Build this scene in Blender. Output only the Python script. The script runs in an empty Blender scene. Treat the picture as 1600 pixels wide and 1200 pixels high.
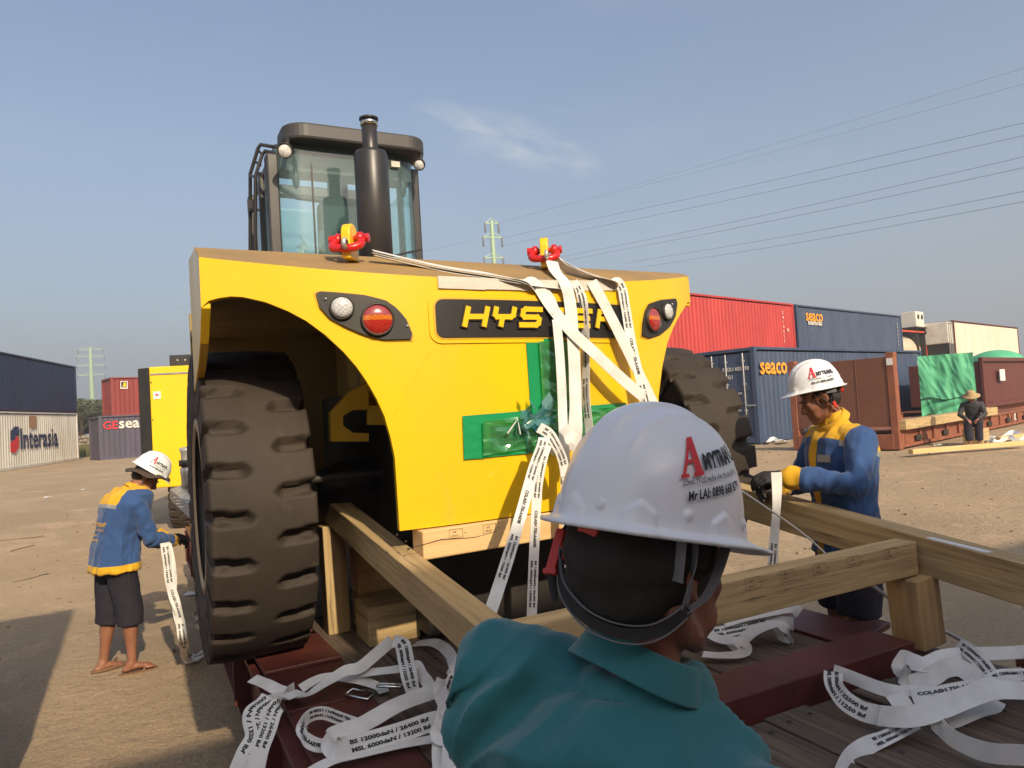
import bpy, bmesh, math, random
from math import sin, cos, tan, pi, radians, sqrt, atan2, exp, floor
from mathutils import Vector, Matrix, noise
V = Vector
random.seed(7)
SC = bpy.context.scene
COL = SC.collection

# ---------------------------------------------------------------- camera, sky, sun, exposure
FPX = 1130.0; CAM_H = 1.78; PITCH = radians(2.02); ROLL = radians(3.5)
cd = bpy.data.cameras.new('camera'); cam = bpy.data.objects.new('camera', cd); COL.objects.link(cam)
cd.sensor_width = 36.0; cd.lens = 36.0 * FPX / 1600.0; cd.clip_start = 0.05; cd.clip_end = 6000
cam.matrix_world = Matrix.Translation((0, 0, CAM_H)) @ Matrix.Rotation(pi / 2 + PITCH, 4, 'X') @ Matrix.Rotation(-ROLL, 4, 'Z')
SC.camera = cam

SUN_EL = radians(32); SUN_DIR = V((0.46, -0.888, 0)).normalized()      # horizontal direction towards the sun
toSun = V((SUN_DIR.x * cos(SUN_EL), SUN_DIR.y * cos(SUN_EL), sin(SUN_EL)))
sl = bpy.data.lights.new('sun', 'SUN'); sun = bpy.data.objects.new('sun', sl); COL.objects.link(sun)
sl.energy = 3.7; sl.angle = radians(0.9); sl.color = (1.0, 0.83, 0.60)
sun.rotation_euler = toSun.to_track_quat('Z', 'Y').to_euler()

W = bpy.data.worlds.new('World'); SC.world = W; W.use_nodes = True
nt = W.node_tree; nt.nodes.clear()
def N(t, typ, **kw):
    n = t.nodes.new(typ)
    for k, v in kw.items(): setattr(n, k, v)
    return n
wo = N(nt, 'ShaderNodeOutputWorld'); bg = N(nt, 'ShaderNodeBackground'); sky = N(nt, 'ShaderNodeTexSky')
sky.sky_type = 'NISHITA'; sky.sun_disc = False; sky.sun_elevation = SUN_EL
sky.sun_rotation = atan2(toSun.x, toSun.y); sky.air_density = 1.1; sky.dust_density = 4.0; sky.ozone_density = 2.0
bg.inputs[1].default_value = 0.125
# one thin wisp of high cloud, and the greyish haze layer low over the horizon
geo = N(nt, 'ShaderNodeTexCoord'); sep = N(nt, 'ShaderNodeSeparateXYZ'); nt.links.new(geo.outputs['Generated'], sep.inputs[0])
def mth(t, op, a, b=None, c=None, clamp=False):
    n = N(t, 'ShaderNodeMath', operation=op, use_clamp=clamp)
    for i, x in enumerate((a, b, c)):
        if x is None: continue
        if isinstance(x, (int, float)): n.inputs[i].default_value = x
        else: t.links.new(x, n.inputs[i])
    return n.outputs[0]
az = mth(nt, 'ARCTAN2', sep.outputs[0], sep.outputs[1]); el = mth(nt, 'ARCSINE', sep.outputs[2])
# local cloud axes (tilted streak)
da = mth(nt, 'SUBTRACT', az, 0.02); de = mth(nt, 'SUBTRACT', el, 0.358)
ca, sa = cos(-0.32), sin(-0.32)
cu = mth(nt, 'ADD', mth(nt, 'MULTIPLY', da, ca), mth(nt, 'MULTIPLY', de, sa))
cv = mth(nt, 'SUBTRACT', mth(nt, 'MULTIPLY', de, ca), mth(nt, 'MULTIPLY', da, sa))
cx = N(nt, 'ShaderNodeCombineXYZ'); nt.links.new(mth(nt, 'MULTIPLY', cu, 9.0), cx.inputs[0]); nt.links.new(mth(nt, 'MULTIPLY', cv, 30.0), cx.inputs[1])
cn = N(nt, 'ShaderNodeTexNoise'); cn.inputs['Scale'].default_value = 1.6; cn.inputs['Detail'].default_value = 7; cn.inputs['Roughness'].default_value = .56
cn.inputs['Distortion'].default_value = .5
nt.links.new(cx.outputs[0], cn.inputs['Vector'])
r2 = mth(nt, 'ADD', mth(nt, 'POWER', mth(nt, 'DIVIDE', cu, 0.15), 2.0), mth(nt, 'POWER', mth(nt, 'DIVIDE', cv, 0.038), 2.0))
mask = mth(nt, 'SUBTRACT', 1.0, r2, clamp=True)
cl = mth(nt, 'MULTIPLY', mth(nt, 'MULTIPLY', mth(nt, 'SUBTRACT', cn.outputs[0], 0.36, clamp=True), 1.7), mask, clamp=True)
# broad, faint cirrus
cn2 = N(nt, 'ShaderNodeTexNoise'); cn2.inputs['Scale'].default_value = 2.2; cn2.inputs['Detail'].default_value = 5
mp = N(nt, 'ShaderNodeMapping'); mp.inputs['Scale'].default_value = (1, 1, 3.5); nt.links.new(geo.outputs['Generated'], mp.inputs[0]); nt.links.new(mp.outputs[0], cn2.inputs['Vector'])
cl2 = mth(nt, 'MULTIPLY', mth(nt, 'SUBTRACT', cn2.outputs[0], 0.5, clamp=True), 0.45)
cm = mth(nt, 'ADD', cl, cl2, clamp=True)
mx = N(nt, 'ShaderNodeMix', data_type='RGBA'); nt.links.new(cm, mx.inputs[0]); 
hz = N(nt, 'ShaderNodeMix', data_type='RGBA')
hf = mth(nt, 'MULTIPLY', mth(nt, 'POWER', 2.718, mth(nt, 'MULTIPLY', mth(nt, 'MAXIMUM', el, 0.0), -2.9)), 0.80)
nt.links.new(hf, hz.inputs[0]); nt.links.new(sky.outputs[0], hz.inputs[6]); hz.inputs[7].default_value = (2.42, 2.62, 2.90, 1)
nt.links.new(hz.outputs[2], mx.inputs[6]); mx.inputs[7].default_value = (4.2, 4.3, 4.4, 1)
nt.links.new(mx.outputs[2], bg.inputs[0]); nt.links.new(bg.outputs[0], wo.inputs[0])
SC.view_settings.view_transform = 'Standard'; SC.view_settings.look = 'None'; SC.view_settings.exposure = 0.50; SC.view_settings.gamma = 1.0
SC.cycles.max_bounces = 6; SC.cycles.use_denoising = True; SC.cycles.volume_bounces = 0

# ---------------------------------------------------------------- measuring helpers (photo pixel -> point on a real plane)
_fw = V((0, cos(PITCH), sin(PITCH))); _up = V((0, -sin(PITCH), cos(PITCH))); _rt = V((1, 0, 0))
_r2 = cos(ROLL) * _rt - sin(ROLL) * _up; _u2 = sin(ROLL) * _rt + cos(ROLL) * _up
O = V((0, 0, CAM_H))
def ray(px, py): return _fw * FPX + _r2 * (px - 800) - _u2 * (py - 600)
def PY(px, py, Y): r = ray(px, py); return O + r * (Y / r.y)
def PZ(px, py, z): r = ray(px, py); return O + r * ((z - CAM_H) / r.z)
def PN(px, py, p0, n): r = ray(px, py); return O + r * ((p0 - O).dot(n) / r.dot(n))
def frame(origin, deg):
    return Matrix.Translation(origin) @ Matrix.Rotation(radians(deg), 4, 'Z')
TR = frame(V((-1.214, 2.73, 0)), 27.2)        # trailer / machine frame: x across to the right, y away, z up
TRI = TR.inverted(); TX = (TR.to_3x3() @ V((1, 0, 0))); TY = (TR.to_3x3() @ V((0, 1, 0)))
DECK = 0.68
def tp(u, v, z): return TR @ V((u, v, z))

# ---------------------------------------------------------------- materials
def pm(name, c1, c2=None, scale=3.0, rough=.6, metal=0.0, bump=0.0, bscale=40.0, stretch=(1, 1, 1), uv=False, c3=None, c3amt=.5, c3scale=1.5, coat=0.0, spec=.5, detail=5, lo=.35, hi=.65, rvar=0.0, sheen=0.0, bdist=0.01, sss=0.0, backf=False):
    m = bpy.data.materials.new(name); m.use_nodes = True; t = m.node_tree; b = t.nodes['Principled BSDF']
    b.inputs['Roughness'].default_value = rough; b.inputs['Metallic'].default_value = metal
    b.inputs['Coat Weight'].default_value = coat; b.inputs['Specular IOR Level'].default_value = spec
    if sheen: b.inputs['Sheen Weight'].default_value = sheen
    tc = N(t, 'ShaderNodeTexCoord'); mpn = N(t, 'ShaderNodeMapping'); t.links.new(tc.outputs['UV' if uv else 'Object'], mpn.inputs[0]); mpn.inputs['Scale'].default_value = stretch
    out = None
    def noi(sc, d=detail, r=.55):
        n = N(t, 'ShaderNodeTexNoise'); n.inputs['Scale'].default_value = sc; n.inputs['Detail'].default_value = d; n.inputs['Roughness'].default_value = r
        t.links.new(mpn.outputs[0], n.inputs['Vector']); return n.outputs[0]
    def rng(x, a, bb):
        n = N(t, 'ShaderNodeMapRange'); t.links.new(x, n.inputs[0]); n.inputs[1].default_value = a; n.inputs[2].default_value = bb; return n.outputs[0]
    if c2 is None: b.inputs['Base Color'].default_value = (*c1, 1)
    else:
        nn = noi(scale); f = rng(nn, lo, hi)
        x = N(t, 'ShaderNodeMix', data_type='RGBA'); t.links.new(f, x.inputs[0]); x.inputs[6].default_value = (*c1, 1); x.inputs[7].default_value = (*c2, 1); out = x.outputs[2]
        if c3 is not None:
            n3 = noi(c3scale, 8, .7); f3 = rng(n3, c3amt, c3amt + .12)
            y = N(t, 'ShaderNodeMix', data_type='RGBA'); t.links.new(f3, y.inputs[0]); t.links.new(out, y.inputs[6]); y.inputs[7].default_value = (*c3, 1); out = y.outputs[2]
        t.links.new(out, b.inputs['Base Color'])
        if rvar:
            q = N(t, 'ShaderNodeMapRange'); t.links.new(nn, q.inputs[0]); q.inputs[1].default_value = .3; q.inputs[2].default_value = .7
            q.inputs[3].default_value = rough - rvar; q.inputs[4].default_value = rough + rvar; t.links.new(q.outputs[0], b.inputs['Roughness'])
    if bump:
        bn = N(t, 'ShaderNodeBump'); bn.inputs['Strength'].default_value = bump; bn.inputs['Distance'].default_value = bdist
        t.links.new(noi(bscale, 6, .6), bn.inputs['Height']); t.links.new(bn.outputs[0], b.inputs['Normal'])
    return m

M = {}
M['yellow'] = pm('yellow_paint', (.84, .525, .006), (.79, .475, .006), 2.2, .36, bump=.05, bscale=45, c3=(.66, .42, .045), c3amt=.615, c3scale=3.2, stretch=(1, 1, .45), rvar=.08, coat=.2)
M['dusty_top'] = pm('dusty_yellow_paint', (.36, .22, .07), (.27, .175, .075), 3, .75, bump=.15, bscale=25, c3=(.20, .14, .07), c3amt=.62)
M['yellow_in'] = pm('yellow_primer', (.70, .42, .02), (.60, .36, .03), 4, .6)
M['blackpaint'] = pm('black_paint', (.018, .017, .016), (.032, .028, .024), 5, .45, bump=.03)
M['chassis'] = pm('dark_chassis', (.02, .018, .015), (.045, .036, .025), 6, .6, bump=.1)
M['rubber'] = pm('tyre_rubber', (.026, .018, .012), (.038, .027, .018), 3.5, .75, bump=.2, bscale=70, c3=(.060, .045, .031), c3amt=.60, c3scale=5)
M['plate'] = pm('badge_black', (.016, .014, .013), None, rough=.42)
M['badge_yellow'] = pm('badge_yellow', (.85, .50, .01), None, rough=.35)
M['chrome'] = pm('chrome', (.62, .62, .60), (.45, .45, .43), 8, .22, metal=1.0)
M['steel'] = pm('galvanised_steel', (.50, .49, .46), (.38, .37, .35), 14, .42, metal=.45, bump=.1)
M['cab'] = pm('cab_charcoal', (.022, .020, .020), (.034, .030, .028), 4, .38)
M['cab_trim'] = pm('cab_roof_grey', (.032, .030, .030), (.05, .045, .042), 3, .5)
M['inside'] = pm('cab_interior', (.02, .022, .024), None, rough=.8)
M['seat'] = pm('seat_cloth', (.045, .06, .065), None, rough=.85)
M['redpaint'] = pm('shackle_red', (.62, .012, .012), (.45, .01, .01), 12, .32, coat=.3)
M['trailer'] = pm('oxide_red_steel', (.105, .026, .020), (.075, .020, .017), 6, .5, bump=.25, bscale=30, c3=(.20, .12, .08), c3amt=.68, c3scale=9)
M['deck'] = pm('weathered_deck_board', (.074, .051, .036), (.165, .122, .085), 1.0, .85, bump=.7, bscale=1.4, stretch=(2.2, 42, 42), uv=True, c3=(.018, .014, .011), c3amt=.64, c3scale=.7, bdist=.012)
M['timber'] = pm('sawn_timber', (.38, .245, .11), (.54, .37, .175), 1.0, .8, bump=.45, bscale=1.6, stretch=(1.8, 26, 26), uv=True, c3=(.17, .10, .045), c3amt=.64, c3scale=.8)
M['timber_old'] = pm('stained_timber', (.36, .25, .118), (.54, .39, .19), 1.0, .82, bump=.55, bscale=1.6, stretch=(1.8, 24, 24), uv=True, c3=(.13, .09, .042), c3amt=.57, c3scale=.8)
M['timber_new'] = pm('fresh_timber', (.62, .39, .16), (.72, .49, .23), 1.0, .75, bump=.3, bscale=1.6, stretch=(1.8, 26, 26), uv=True, c3=(.38, .21, .08), c3amt=.66, c3scale=.7)
M['ink'] = pm('black_print', (.02, .02, .022), None, rough=.7)
M['stamp'] = pm('timber_stamp_ink', (.13, .085, .05), None, rough=.85)
M['redink'] = pm('red_print', (.60, .025, .03), None, rough=.6)
M['glove'] = pm('black_glove', (.022, .022, .024), (.035, .034, .034), 20, .75, bump=.4, bscale=90)
M['skin'] = pm('skin', (.30, .135, .078), (.24, .10, .058), 9, .5, bump=.12, bscale=120)
M['skin_dark'] = pm('tanned_skin', (.29, .120, .072), (.225, .088, .054), 8, .48, bump=.25, bscale=90)
M['hair'] = pm('black_hair', (.010, .009, .008), (.022, .018, .015), 30, .6, bump=.6, bscale=160)
M['bluecloth'] = pm('blue_work_cloth', (.030, .088, .25), (.024, .068, .195), 5, .85, bump=.3, bscale=220, sheen=.2, bdist=.003)
M['yelcloth'] = pm('yellow_work_cloth', (.74, .42, .015), (.62, .34, .012), 5, .85, bump=.25, bscale=220, sheen=.1, bdist=.003)
M['darkcloth'] = pm('navy_shorts', (.014, .013, .024), (.022, .020, .032), 6, .9, bump=.3, bscale=160, bdist=.003)
M['orangecloth'] = pm('orange_cloth', (.78, .20, .05), None, rough=.85)
M['reflect'] = pm('reflective_tape', (.36, .37, .36), None, rough=.45, metal=.3)
M['teal'] = pm('teal_polo_cloth', (.026, .175, .185), (.020, .142, .152), 3, .88, bump=.35, bscale=420, sheen=.25, bdist=.002)
M['helmet'] = pm('white_helmet_plastic', (.80, .82, .84), (.75, .77, .80), 3, .28, bump=.015, bscale=30, c3=(.62, .64, .67), c3amt=.70, c3scale=10, coat=.15)
M['sandal'] = pm('brown_sandal', (.20, .11, .06), None, rough=.7)
M['greycloth'] = pm('grey_webbing', (.17, .17, .175), None, rough=.8)
M['blackcloth'] = pm('black_band', (.014, .013, .012), (.022, .02, .018), 30, .8, bump=.3, bscale=120)
M['redclip'] = pm('red_plastic', (.62, .045, .025), None, rough=.4)
M['card'] = pm('white_cardboard', (.60, .56, .48), (.50, .46, .39), 8, .8, bump=.1)
M['bark'] = pm('bark', (.10, .07, .045), (.06, .045, .03), 6, .9, bump=.5)
M['leaf'] = pm('dusty_leaf', (.075, .085, .035), (.045, .055, .022), 1.5, .7)
M['palmleaf'] = pm('palm_leaf', (.085, .080, .035), (.05, .055, .022), 1.0, .7)
M['pylon'] = pm('green_white_pylon_steel', (.30, .42, .27), None, rough=.6)
M['insul'] = pm('insulator', (.12, .13, .13), None, rough=.4)
M['wire'] = pm('aluminium_cable', (.30, .32, .35), None, rough=.5)
M['tarp'] = pm('green_tarpaulin', (.10, .44, .24), (.08, .38, .20), 3, .7, bump=.25, bscale=25, c3=(.12, .42, .25), c3amt=.62)
M['rackrust'] = pm('rusty_rack_orange', (.27, .095, .048), (.20, .065, .036), 3, .75, bump=.3, c3=(.12, .05, .03), c3amt=.6, c3scale=3)
M['rackbrown'] = pm('rack_brown', (.175, .070, .040), (.145, .056, .033), 1.5, .6, bump=.2, c3=(.22, .11, .07), c3amt=.70, c3scale=5)
M['maroon'] = pm('maroon_steel', (.125, .032, .024), (.10, .027, .02), 2, .55, c3=(.17, .07, .05), c3amt=.7)
M['white'] = pm('white_paint', (.66, .64, .58), (.56, .53, .46), 2, .55)
M['cream'] = pm('cream_tank', (.60, .54, .40), (.52, .46, .33), 2, .5)
M['orangered'] = pm('tank_frame_red', (.62, .075, .03), None, rough=.5)
M['sticker'] = pm('white_sticker', (.70, .70, .68), None, rough=.5)
M['grass'] = pm('dry_grass', (.10, .11, .035), (.16, .14, .06), 2, .9)
M['stone'] = pm('rubble_stone', (.30, .25, .19), (.20, .17, .13), 2, .9, bump=.6, bscale=6)
M['paper'] = pm('litter_white', (.62, .62, .60), None, rough=.7)

def glassmat(name, col, rough=.03, alpha_mix=.5, gloss=.12):
    m = bpy.data.materials.new(name); m.use_nodes = True; t = m.node_tree; t.nodes.clear()
    o = N(t, 'ShaderNodeOutputMaterial'); tr = N(t, 'ShaderNodeBsdfTransparent'); gl = N(t, 'ShaderNodeBsdfGlossy'); df = N(t, 'ShaderNodeBsdfDiffuse')
    tr.inputs[0].default_value = (*col, 1); gl.inputs['Roughness'].default_value = rough; df.inputs[0].default_value = (col[0] * .6, col[1] * .75, col[2] * .75, 1)
    lw = N(t, 'ShaderNodeLayerWeight'); lw.inputs[0].default_value = .5; frv = mth(t, 'MULTIPLY', mth(t, 'POWER', lw.outputs['Facing'], 4.0), .8)
    a = N(t, 'ShaderNodeMixShader'); b = N(t, 'ShaderNodeMixShader'); a.inputs[0].default_value = alpha_mix
    t.links.new(tr.outputs[0], a.inputs[1]); t.links.new(df.outputs[0], a.inputs[2])
    t.links.new(mth(t, 'ADD', frv, gloss, clamp=True), b.inputs[0]); t.links.new(a.outputs[0], b.inputs[1]); t.links.new(gl.outputs[0], b.inputs[2]); t.links.new(b.outputs[0], o.inputs[0])
    return m
M['glass'] = glassmat('tinted_cab_glass', (.72, .90, .88), alpha_mix=.13, gloss=.07)
M['film'] = glassmat('green_tape_film', (.16, .62, .24), rough=.10, alpha_mix=.34, gloss=.10)
M['film_blue'] = glassmat('blue_plastic_film', (.30, .62, .66), rough=.12, alpha_mix=.45, gloss=.22)
M['film_clear'] = glassmat('clear_plastic_film', (.82, .85, .80), rough=.15, alpha_mix=.35, gloss=.18)

def webmat(name, c, c2):
    m = bpy.data.materials.new(name); m.use_nodes = True; t = m.node_tree; b = t.nodes['Principled BSDF']; b.inputs['Roughness'].default_value = .75
    tc = N(t, 'ShaderNodeTexCoord'); no = N(t, 'ShaderNodeTexNoise'); no.inputs['Scale'].default_value = 9; no.inputs['Detail'].default_value = 6; t.links.new(tc.outputs['Object'], no.inputs['Vector'])
    x = N(t, 'ShaderNodeMix', data_type='RGBA'); r = N(t, 'ShaderNodeMapRange'); t.links.new(no.outputs[0], r.inputs[0]); r.inputs[1].default_value = .38; r.inputs[2].default_value = .7
    t.links.new(r.outputs[0], x.inputs[0]); x.inputs[6].default_value = (*c, 1); x.inputs[7].default_value = (*c2, 1); t.links.new(x.outputs[2], b.inputs['Base Color'])
    w = N(t, 'ShaderNodeTexWave'); w.inputs['Scale'].default_value = 75; w.bands_direction = 'X'; t.links.new(tc.outputs['UV'], w.inputs['Vector'])
    bn = N(t, 'ShaderNodeBump'); bn.inputs['Strength'].default_value = .35; bn.inputs['Distance'].default_value = .002; t.links.new(w.outputs[0], bn.inputs['Height']); t.links.new(bn.outputs[0], b.inputs['Normal'])
    return m
M['web'] = webmat('white_polyester_webbing', (.78, .77, .73), (.62, .60, .56))

def lensmat(name, c1, c2, split=False):
    m = bpy.data.materials.new(name); m.use_nodes = True; t = m.node_tree; b = t.nodes['Principled BSDF']; b.inputs['Roughness'].default_value = .15
    tc = N(t, 'ShaderNodeTexCoord'); v = N(t, 'ShaderNodeTexChecker'); v.inputs['Scale'].default_value = 120; t.links.new(tc.outputs['Object'], v.inputs[0])
    v.inputs[1].default_value = (*c1, 1); v.inputs[2].default_value = (*c2, 1); t.links.new(v.outputs[0], b.inputs['Base Color']); b.inputs['Coat Weight'].default_value = .5
    return m
M['lens_clear'] = lensmat('clear_lamp_lens', (.62, .62, .60), (.42, .42, .42))
M['lens_red'] = lensmat('red_lamp_lens', (.42, .03, .02), (.30, .02, .014))
M['lens_amber'] = lensmat('amber_lamp_lens', (.62, .17, .02), (.46, .12, .015))

# ---------------------------------------------------------------- object helpers
ROOT = {}
def tag(o, label=None, cat=None, group=None, kind=None):
    if label: o['label'] = label
    if cat: o['category'] = cat
    if group: o['group'] = group
    if kind: o['kind'] = kind
    return o
def thing(name, label, cat, loc=(0, 0, 0), group=None):
    o = bpy.data.objects.new(name, None); COL.objects.link(o); o.location = loc; o.empty_display_size = .2
    ROOT[o.name] = V(loc); return tag(o, label, cat, group)
def wloc(p): return ROOT.get(p.name, V((0, 0, 0))) if p is not None else V((0, 0, 0))

class MB:
    def __init__(s, mats=None, xf=None):
        s.v = []; s.f = []; s.m = []; s.uv = []; s.mi = 0; s.xf = xf or Matrix.Identity(4); s.smooth = []
        s.sm = False
    def add(s, vs, fs, uvs=None, mi=None, xf=None, sm=None):
        b = len(s.v); X = s.xf @ xf if xf is not None else s.xf
        s.v += [X @ V(p) for p in vs]
        for i, f in enumerate(fs):
            s.f.append([b + k for k in f]); s.m.append(s.mi if mi is None else (mi[i] if isinstance(mi, list) else mi))
            s.uv.append(uvs[i] if uvs else [(vs[k][0], vs[k][1] + vs[k][2]) for k in f]); s.smooth.append(s.sm if sm is None else sm)
        return s
    def box(s, c, size, rot=None, mi=None, xf=None):
        """box with UVs: u runs along the longest side, in metres"""
        sx, sy, sz = [a / 2 for a in size]; ax = max(range(3), key=lambda i: size[i]); o1, o2 = random.random() * 9, random.random() * 9
        vs = [V((x, y, z)) for x in (-sx, sx) for y in (-sy, sy) for z in (-sz, sz)]
        fs = [(0, 1, 3, 2), (4, 6, 7, 5), (0, 4, 5, 1), (2, 3, 7, 6), (0, 2, 6, 4), (1, 5, 7, 3)]
        nax = [0, 0, 1, 1, 2, 2]; uvs = []
        for f, n in zip(fs, nax):
            oth = [i for i in range(3) if i != n]
            if ax in oth: a1 = ax; a2 = [i for i in oth if i != ax][0]
            else: a1, a2 = oth
            k = .04 if n == ax else 1.0
            uvs.append([(vs[q][a1] * k + o1, vs[q][a2] + o2 + n * .37) for q in f])
        R = rot.to_4x4() if rot is not None else Matrix.Identity(4)
        X = Matrix.Translation(c) @ R
        return s.add([X @ p for p in vs], fs, uvs, mi, xf)
    def beam(s, a, b, w, h, mi=None, up=V((0, 0, 1)), xf=None):
        a, b = V(a), V(b); d = (b - a); L = d.length; x = d.normalized(); y = up.cross(x).normalized(); z = x.cross(y)
        R = Matrix((x, y, z)).transposed(); return s.box((a + b) / 2, (L, w, h), R, mi, xf)
    def prism(s, poly, h0, h1, axis='Z', mi=None, xf=None):
        n = len(poly)
        def P(p, h):
            return (p[0], p[1], h) if axis == 'Z' else ((p[0], h, p[1]) if axis == 'Y' else (h, p[0], p[1]))
        vs = [P(p, h0) for p in poly] + [P(p, h1) for p in poly]
        fs = [list(range(n))[::-1], list(range(n, 2 * n))] + [[i, (i + 1) % n, n + (i + 1) % n, n + i] for i in range(n)]
        return s.add(vs, fs, None, mi, xf)
    def tube(s, pts, rad, n=12, cap=True, mi=None, xf=None, sm=True, flat=1.0):
        pts = [V(p) for p in pts]; k = len(pts)
        if isinstance(rad, (int, float)): rad = [rad] * k
        vs = []; ref = None
        if cap:    # rounded ends
            d0 = (pts[0] - pts[1]).normalized(); d1 = (pts[-1] - pts[-2]).normalized()
            pts = [pts[0] + d0 * rad[0] * .95, pts[0] + d0 * rad[0] * .6] + pts + [pts[-1] + d1 * rad[-1] * .6, pts[-1] + d1 * rad[-1] * .95]
            rad = [rad[0] * .25, rad[0] * .78] + list(rad) + [rad[-1] * .78, rad[-1] * .25]; k = len(pts)
        for i, p in enumerate(pts):
            d = (pts[min(i + 1, k - 1)] - pts[max(i - 1, 0)]).normalized()
            if ref is None: ref = (V((0, 0, 1)) if abs(d.z) < .9 else V((1, 0, 0)))
            a = d.cross(ref)
            if a.length < 1e-4: a = d.orthogonal()
            a.normalize(); b = d.cross(a).normalized(); ref = a.cross(d)
            for j in range(n):
                t = 2 * pi * j / n; vs.append(p + a * cos(t) * rad[i] + b * sin(t) * rad[i] * flat)
        fs = [[i * n + j, i * n + (j + 1) % n, (i + 1) * n + (j + 1) % n, (i + 1) * n + j] for i in range(k - 1) for j in range(n)]
        fs += [list(range(n))[::-1], [(k - 1) * n + j for j in range(n)]]
        return s.add(vs, fs, None, mi, xf, sm)
    def ell(s, c, r, rot=None, n=14, mi=None, xf=None):
        if isinstance(r, (int, float)): r = (r, r, r)
        vs = []; R = rot if rot is not None else Matrix.Identity(3); c = V(c); h = n // 2
        vs.append(c + R @ V((0, 0, r[2])))
        for i in range(1, h):
            t = pi * i / h
            for j in range(n):
                q = 2 * pi * j / n; vs.append(c + R @ V((r[0] * sin(t) * cos(q), r[1] * sin(t) * sin(q), r[2] * cos(t))))
        vs.append(c + R @ V((0, 0, -r[2]))); e = len(vs) - 1; fs = []
        for j in range(n): fs.append([0, 1 + j, 1 + (j + 1) % n])
        for i in range(h - 2):
            for j in range(n):
                a = 1 + i * n; fs.append([a + j, a + n + j, a + n + (j + 1) % n, a + (j + 1) % n])
        a = 1 + (h - 2) * n
        for j in range(n): fs.append([a + j, e, a + (j + 1) % n])
        return s.add(vs, fs, None, mi, xf, True)
    def lathe(s, prof, n=32, axis='Z', c=(0, 0, 0), mi=None, xf=None, sm=True, closed=False):
        vs = []; c = V(c)
        for (r, h) in prof:
            for j in range(n):
                t = 2 * pi * j / n; x, y = r * cos(t), r * sin(t)
                p = (x, y, h) if axis == 'Z' else ((h, x, y) if axis == 'X' else (x, h, y)); vs.append(c + V(p))
        k = len(prof); fs = [[i * n + j, i * n + (j + 1) % n, (i + 1) * n + (j + 1) % n, (i + 1) * n + j] for i in range(k - 1) for j in range(n)]
        if closed: fs += [list(range(n))[::-1], [(k - 1) * n + j for j in range(n)]]
        return s.add(vs, fs, None, mi, xf, sm)
    def loft(s, rings, cap=True, mi=None, sm=True, xf=None):
        n = len(rings[0]); k = len(rings); vs = [p for r in rings for p in r]
        fs = [[i * n + j, i * n + (j + 1) % n, (i + 1) * n + (j + 1) % n, (i + 1) * n + j] for i in range(k - 1) for j in range(n)]
        if cap: fs += [list(range(n))[::-1], [(k - 1) * n + j for j in range(n)]]
        return s.add(vs, fs, None, mi, xf, sm)
    def mesh(s, name, org=V((0, 0, 0))):
        me = bpy.data.meshes.new(name); me.from_pydata([tuple(p - org) for p in s.v], [], s.f)
        for p, m, q in zip(me.polygons, s.m, s.smooth): p.material_index = m; p.use_smooth = q
        uvl = me.uv_layers.new(name='UVMap'); i = 0
        for u in s.uv:
            for q in u: uvl.data[i].uv = q; i += 1
        return me
    def build(s, name, mats, parent=None, bevel=0.0, fixn=True, label=None):
        org = wloc(parent)
        if parent is None:
            xs = [p.x for p in s.v]; ys = [p.y for p in s.v]; zs = [p.z for p in s.v]; org = V(((min(xs) + max(xs)) / 2, (min(ys) + max(ys)) / 2, min(zs)))
        me = s.mesh(name, org)
        if fixn:
            bm = bmesh.new(); bm.from_mesh(me); bmesh.ops.recalc_face_normals(bm, faces=bm.faces); bm.to_mesh(me); bm.free()
        return link(name, me, mats, parent, org, bevel, label)
def link(name, me, mats, parent, org, bevel=0.0, label=None):
    o = bpy.data.objects.new(name, me); COL.objects.link(o)
    for m in (mats if isinstance(mats, (list, tuple)) else [mats]): me.materials.append(M[m] if isinstance(m, str) else m)
    if parent is not None: o.parent = parent
    else: o.location = org
    ROOT[o.name] = org.copy()
    if bevel:
        b = o.modifiers.new('bevel', 'BEVEL'); b.width = bevel; b.segments = 2; b.limit_method = 'ANGLE'; b.angle_limit = radians(40); b.harden_normals = False
    if label: o['label'] = label
    return o

def evalmesh(o):
    dg = bpy.context.evaluated_depsgraph_get(); dg.update()
    me = bpy.data.meshes.new_from_object(o.evaluated_get(dg)); return me
def remesh(mb, voxel, iters=3, smooth=.5):
    me = mb.mesh('tmp'); o = bpy.data.objects.new('tmp', me); COL.objects.link(o)
    r = o.modifiers.new('r', 'REMESH'); r.mode = 'VOXEL'; r.voxel_size = voxel; r.use_smooth_shade = True
    if iters: q = o.modifiers.new('s', 'SMOOTH'); q.factor = smooth; q.iterations = iters
    out = evalmesh(o); bpy.data.objects.remove(o); bpy.data.meshes.remove(me); return out
def place_mesh(name, me, mats, parent, disp=None, cuts=(), matfn=None):
    """me in world coordinates -> child object of parent, optional displacement and clean colour boundaries"""
    org = wloc(parent); bm = bmesh.new(); bm.from_mesh(me)
    if disp:
        bm.normal_update(); mv = [(v, v.normal * disp(v.co, v.normal)) for v in bm.verts]
        for v, d in mv: v.co += d
    for co, no in cuts: bmesh.ops.bisect_plane(bm, geom=bm.verts[:] + bm.edges[:] + bm.faces[:], plane_co=co, plane_no=no, dist=.0004)
    for f in bm.faces:
        f.smooth = True
        if matfn: f.material_index = matfn(f.calc_center_median())
    for v in bm.verts: v.co -= org
    me2 = bpy.data.meshes.new(name); bm.to_mesh(me2); bm.free(); bpy.data.meshes.remove(me)
    return link(name, me2, mats, parent, org)

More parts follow.
